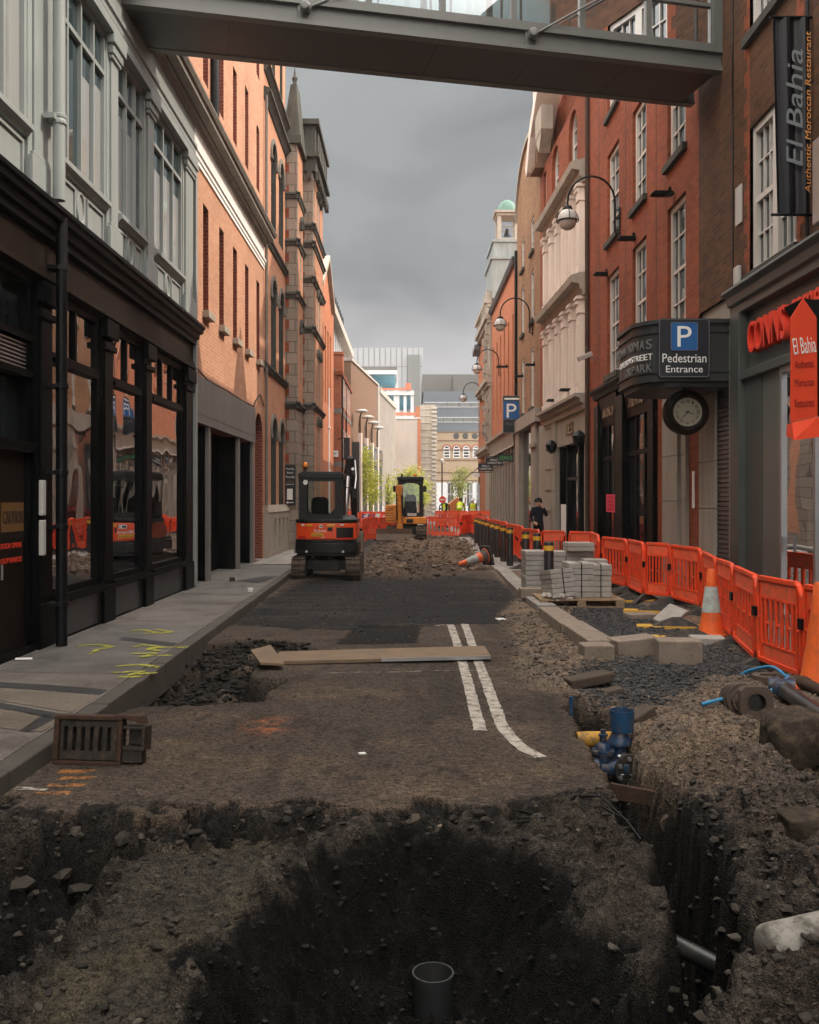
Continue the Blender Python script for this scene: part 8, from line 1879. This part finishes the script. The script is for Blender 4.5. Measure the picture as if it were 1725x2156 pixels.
t = thing('road_sign', 'round red and white no entry sign on the barrier hoop', 'sign', (sc(932, 58), 58, 0)); m = MB(); m.lathe([(0, -.02), (.22, -.02), (.22, .02)], (sc(932, 58), 58, 1.75), 18, 'y'); m.build('disc', 'letter_red', t); m = MB(); m.box(sc(932, 58) - .14, 57.96, 1.71, sc(932, 58) + .14, 57.975, 1.79); m.build('bar', 'sign_white', t); m = MB(); m.tube([(sc(932, 58), 58.02, 0), (sc(932, 58), 58.02, 1.6)], .03, 6); m.build('post', 'black_metal', t)
t = thing('cycle_hoop', 'black arched steel hoop standing below the no entry sign', 'hoop', (sc(936, 57), 57, 0)); m = MB(); m.tube([(sc(936, 57) - .3, 57, 0), (sc(936, 57) - .3, 57, 1.25)] + [(sc(936, 57) - .3 * math.cos(a), 57, 1.25 + .3 * math.sin(a)) for a in np.linspace(.1, 3.04, 9)] + [(sc(936, 57) + .3, 57, 0)], .035, 8); m.build('hoop', 'black_metal', t)
Y = 64; t = thing('skip', 'rusty orange tipper body loaded with earth behind the workers', 'skip', (sc(955, Y), Y, 0))
m = MB(); a, b_ = sc(943, Y), sc(975, Y); m.hexa([(a + .25, Y, .5), (b_, Y, .5), (b_, Y + 1.8, .5), (a + .25, Y + 1.8, .5), (a, Y - .2, 1.4), (b_ - .35, Y - .2, 1.95), (b_ - .2, Y + 2, 1.95), (a, Y + 2, 1.4)]); m.build('body', 'skip_orange', t, bevel=.03)
m = MB(); m.hexa([(sc(972, Y), Y - .3, .2), (sc(975, Y), Y - .3, .2), (sc(975, Y), Y - .2, .2), (sc(972, Y), Y - .2, .2), (sc(979, Y), Y - .3, 1.9), (sc(982, Y), Y - .3, 1.9), (sc(982, Y), Y - .2, 1.9), (sc(979, Y), Y - .2, 1.9)]); m.build('tailboard', 'timber', t)

# ------------------------------------------------------------------ people
def person(loc, rz, label, pose, clothes, hair_or_helmet, scale=1.0, vest=False):
    t = thing('person', label, 'person', loc); t.rotation_euler = (0, 0, rz); t.scale = (scale,) * 3
    J = dict(pelvis=(0, 0, .95), waist=(0, .0, 1.10), chest=(0, .01, 1.32), neck=(0, .0, 1.49), chin=(0, -.035, 1.57), head=(0, -.01, 1.64), crown=(0, .005, 1.74), nose=(0, -.125, 1.63),
             hl=(-.10, 0, .90), hr=(.10, 0, .90), kl=(-.11, -.02, .50), kr=(.11, -.02, .50), al=(-.11, .03, .09), ar=(.11, .03, .09), tl=(-.12, -.15, .04), tr=(.12, -.15, .04),
             sl=(-.19, .01, 1.42), sr=(.19, .01, 1.42), el=(-.25, .03, 1.14), er=(.25, .03, 1.14), wl=(-.24, -.08, .90), wr=(.24, -.08, .90), pl=(-.24, -.11, .82), pr=(.24, -.11, .82)); J.update(pose)
    Rd = dict(pelvis=.15, waist=.14, chest=.165, neck=.06, chin=.072, head=.098, crown=.07, nose=.02, hl=.10, hr=.10, kl=.07, kr=.07, al=.05, ar=.05, tl=.045, tr=.045, sl=.085, sr=.085, el=.062, er=.062, wl=.045, wr=.045, pl=.04, pr=.04)
    E = [('pelvis', 'waist'), ('waist', 'chest'), ('chest', 'neck'), ('neck', 'chin'), ('chin', 'head'), ('head', 'crown'), ('head', 'nose'), ('pelvis', 'hl'), ('hl', 'kl'), ('kl', 'al'), ('al', 'tl'), ('pelvis', 'hr'), ('hr', 'kr'), ('kr', 'ar'), ('ar', 'tr'), ('chest', 'sl'), ('sl', 'el'), ('el', 'wl'), ('wl', 'pl'), ('chest', 'sr'), ('sr', 'er'), ('er', 'wr'), ('wr', 'pr')]
    for s in 'lr':
        w, p = Vector(J['w' + s]), Vector(J['p' + s]); d = (p - w).normalized(); sd = d.cross(Vector((0, 1, 0))).normalized() if abs(d.y) < .9 else Vector((1, 0, 0))
        for k, (o, ln) in enumerate(((-.03, .07), (-.01, .085), (.012, .08), (.032, .062))):
            J[f'f{s}{k}'] = tuple(p + sd * o + d * ln * .5); J[f'g{s}{k}'] = tuple(p + sd * o + d * ln + Vector((0, -.02, 0))); Rd[f'f{s}{k}'] = .011; Rd[f'g{s}{k}'] = .009; E += [('p' + s, f'f{s}{k}'), (f'f{s}{k}', f'g{s}{k}')]
        J['t' + s + 'h'] = tuple(w + (p - w) * .6 + sd * -.055 + Vector((0, -.025, 0))); Rd['t' + s + 'h'] = .011; E.append(('p' + s, 't' + s + 'h'))
    names = list(J); me = bpy.data.meshes.new('body'); me.from_pydata([J[n] for n in names], [(names.index(a), names.index(b)) for a, b in E], []); me.update()
    o = bpy.data.objects.new('tmp', me); COL.objects.link(o)
    sk = o.modifiers.new('skin', 'SKIN'); sk.use_smooth_shade = True
    for n, v in zip(names, me.skin_vertices[0].data): v.radius = (Rd[n], Rd[n] * (.78 if n in ('chest', 'waist', 'pelvis') else 1)); v.use_root = n == 'pelvis'
    ss = o.modifiers.new('sub', 'SUBSURF'); ss.levels = 2; ss.render_levels = 2
    dg = bpy.context.evaluated_depsgraph_get(); dg.update(); bm = bpy.data.meshes.new_from_object(o.evaluated_get(dg)); bpy.data.objects.remove(o)
    bm.name = 'body'; bm.materials.clear()
    for k in (clothes[0], clothes[1], 'skin', 'black_cloth'): bm.materials.append(M[k])
    for p in bm.polygons:
        c = p.center; h = min((c - Vector(J['p' + s])).length for s in 'lr')
        p.material_index = 2 if (c.z > J['neck'][2] + .02 and (c - Vector(J['head'])).length < .26) or h < .10 else (3 if c.z < .11 else (1 if c.z < .92 else 0))
    b = bpy.data.objects.new('body', bm); COL.objects.link(b); b.parent = t
    hc = Vector(J['head'])
    if hair_or_helmet == 'helmet':
        m = MB(); m.lathe([(.135, .03), (.15, .035), (.13, .05), (.125, .10), (.10, .15), (.05, .18), (0, .185)], hc + Vector((0, 0, .0)), 16); h = m.build('helmet', 'helmet', smooth=True)
    else:
        m = MB(); r = random.Random(5)
        for k in range(40): a = r.uniform(0, 6.28); e = r.uniform(.0, 1.4); q = hc + Vector((math.cos(a) * math.cos(e) * .10, math.sin(a) * math.cos(e) * .10 + .03, math.sin(e) * .11 + .03)); m.lathe([(0, -.045), (.035, -.025), (.045, 0), (.035, .025), (0, .045)], q, 7)
        h = m.build('hair', 'hair_dark', smooth=True)
    h.parent = t
    if vest:
        m = MB(); c = [Vector(J[k]) for k in ('waist', 'chest')]; d = (c[1] - c[0]).normalized(); pr = []
        m.tube([c[0] - d * .17, c[0], c[1], c[1] + d * .12, c[1] + d * .16], [.19, .18, .205, .19, .13], 14); v = m.build('vest', 'hi_vis', smooth=True); v.parent = t
        m = MB(); m.tube([c[0] - d * .02, c[0] + d * .04], [.187, .19], 14, cap=False); v2 = m.build('reflective_band', 'helmet'); v2.parent = v
    return t
person((4.18, 30.0, .06), R(12), 'person in dark jacket and curly dark hair, hand to mouth, behind the barriers', dict(er=(.27, -.04, 1.20), wr=(.10, -.19, 1.46), pr=(.05, -.19, 1.54), wl=(-.22, -.10, 1.0), pl=(-.16, -.16, .95)), ('navy_cloth', 'black_cloth'), 'hair', .97)
person((sc(937, 60), 60, .0), R(-70), 'person in white helmet and yellow vest facing right, leftmost of the workers', dict(wl=(-.2, -.3, 1.1), pl=(-.18, -.38, 1.1)), ('black_cloth', 'grey_cloth'), 'helmet', 1.04, True)
person((sc(969, 61), 61, .0), R(150), 'person without helmet bending in a yellow vest between the other workers', dict(chest=(.05, -.16, 1.28), neck=(.08, -.25, 1.42), chin=(.08, -.30, 1.49), head=(.09, -.29, 1.56), crown=(.10, -.28, 1.66), nose=(.09, -.41, 1.55), sl=(-.13, -.16, 1.36), sr=(.25, -.16, 1.36), er=(.34, -.25, 1.1), el=(-.18, -.3, 1.1), wl=(-.1, -.45, .95), pl=(-.08, -.5, .9), wr=(.3, -.45, .95), pr=(.28, -.5, .9)), ('hi_vis', 'grey_cloth'), 'hair', 1.08, True)
person((sc(996, 58), 58, .0), R(175), 'person in white helmet and yellow vest seen from behind, rightmost of the workers', {}, ('grey_cloth', 'black_cloth'), 'helmet', 1.02, True)

# ------------------------------------------------------------------ the air of the street: far things pale a little
def haze():
    m = bpy.data.materials.new('haze'); m.use_nodes = True; nt = m.node_tree; nt.nodes.remove(nt.nodes['Principled BSDF'])
    v = N(nt, 'ShaderNodeVolumePrincipled', Density=.0006); v.inputs['Color'].default_value = (.95, .93, .92, 1); v.inputs['Anisotropy'].default_value = .2
    L(nt, v.outputs[0], nt.nodes['Material Output'].inputs['Volume'])
    b = MB(); b.box(-40, -30, -3, 45, 200, 31); M['haze'] = m; o = b.build('haze', 'haze'); stuff(o)
haze()
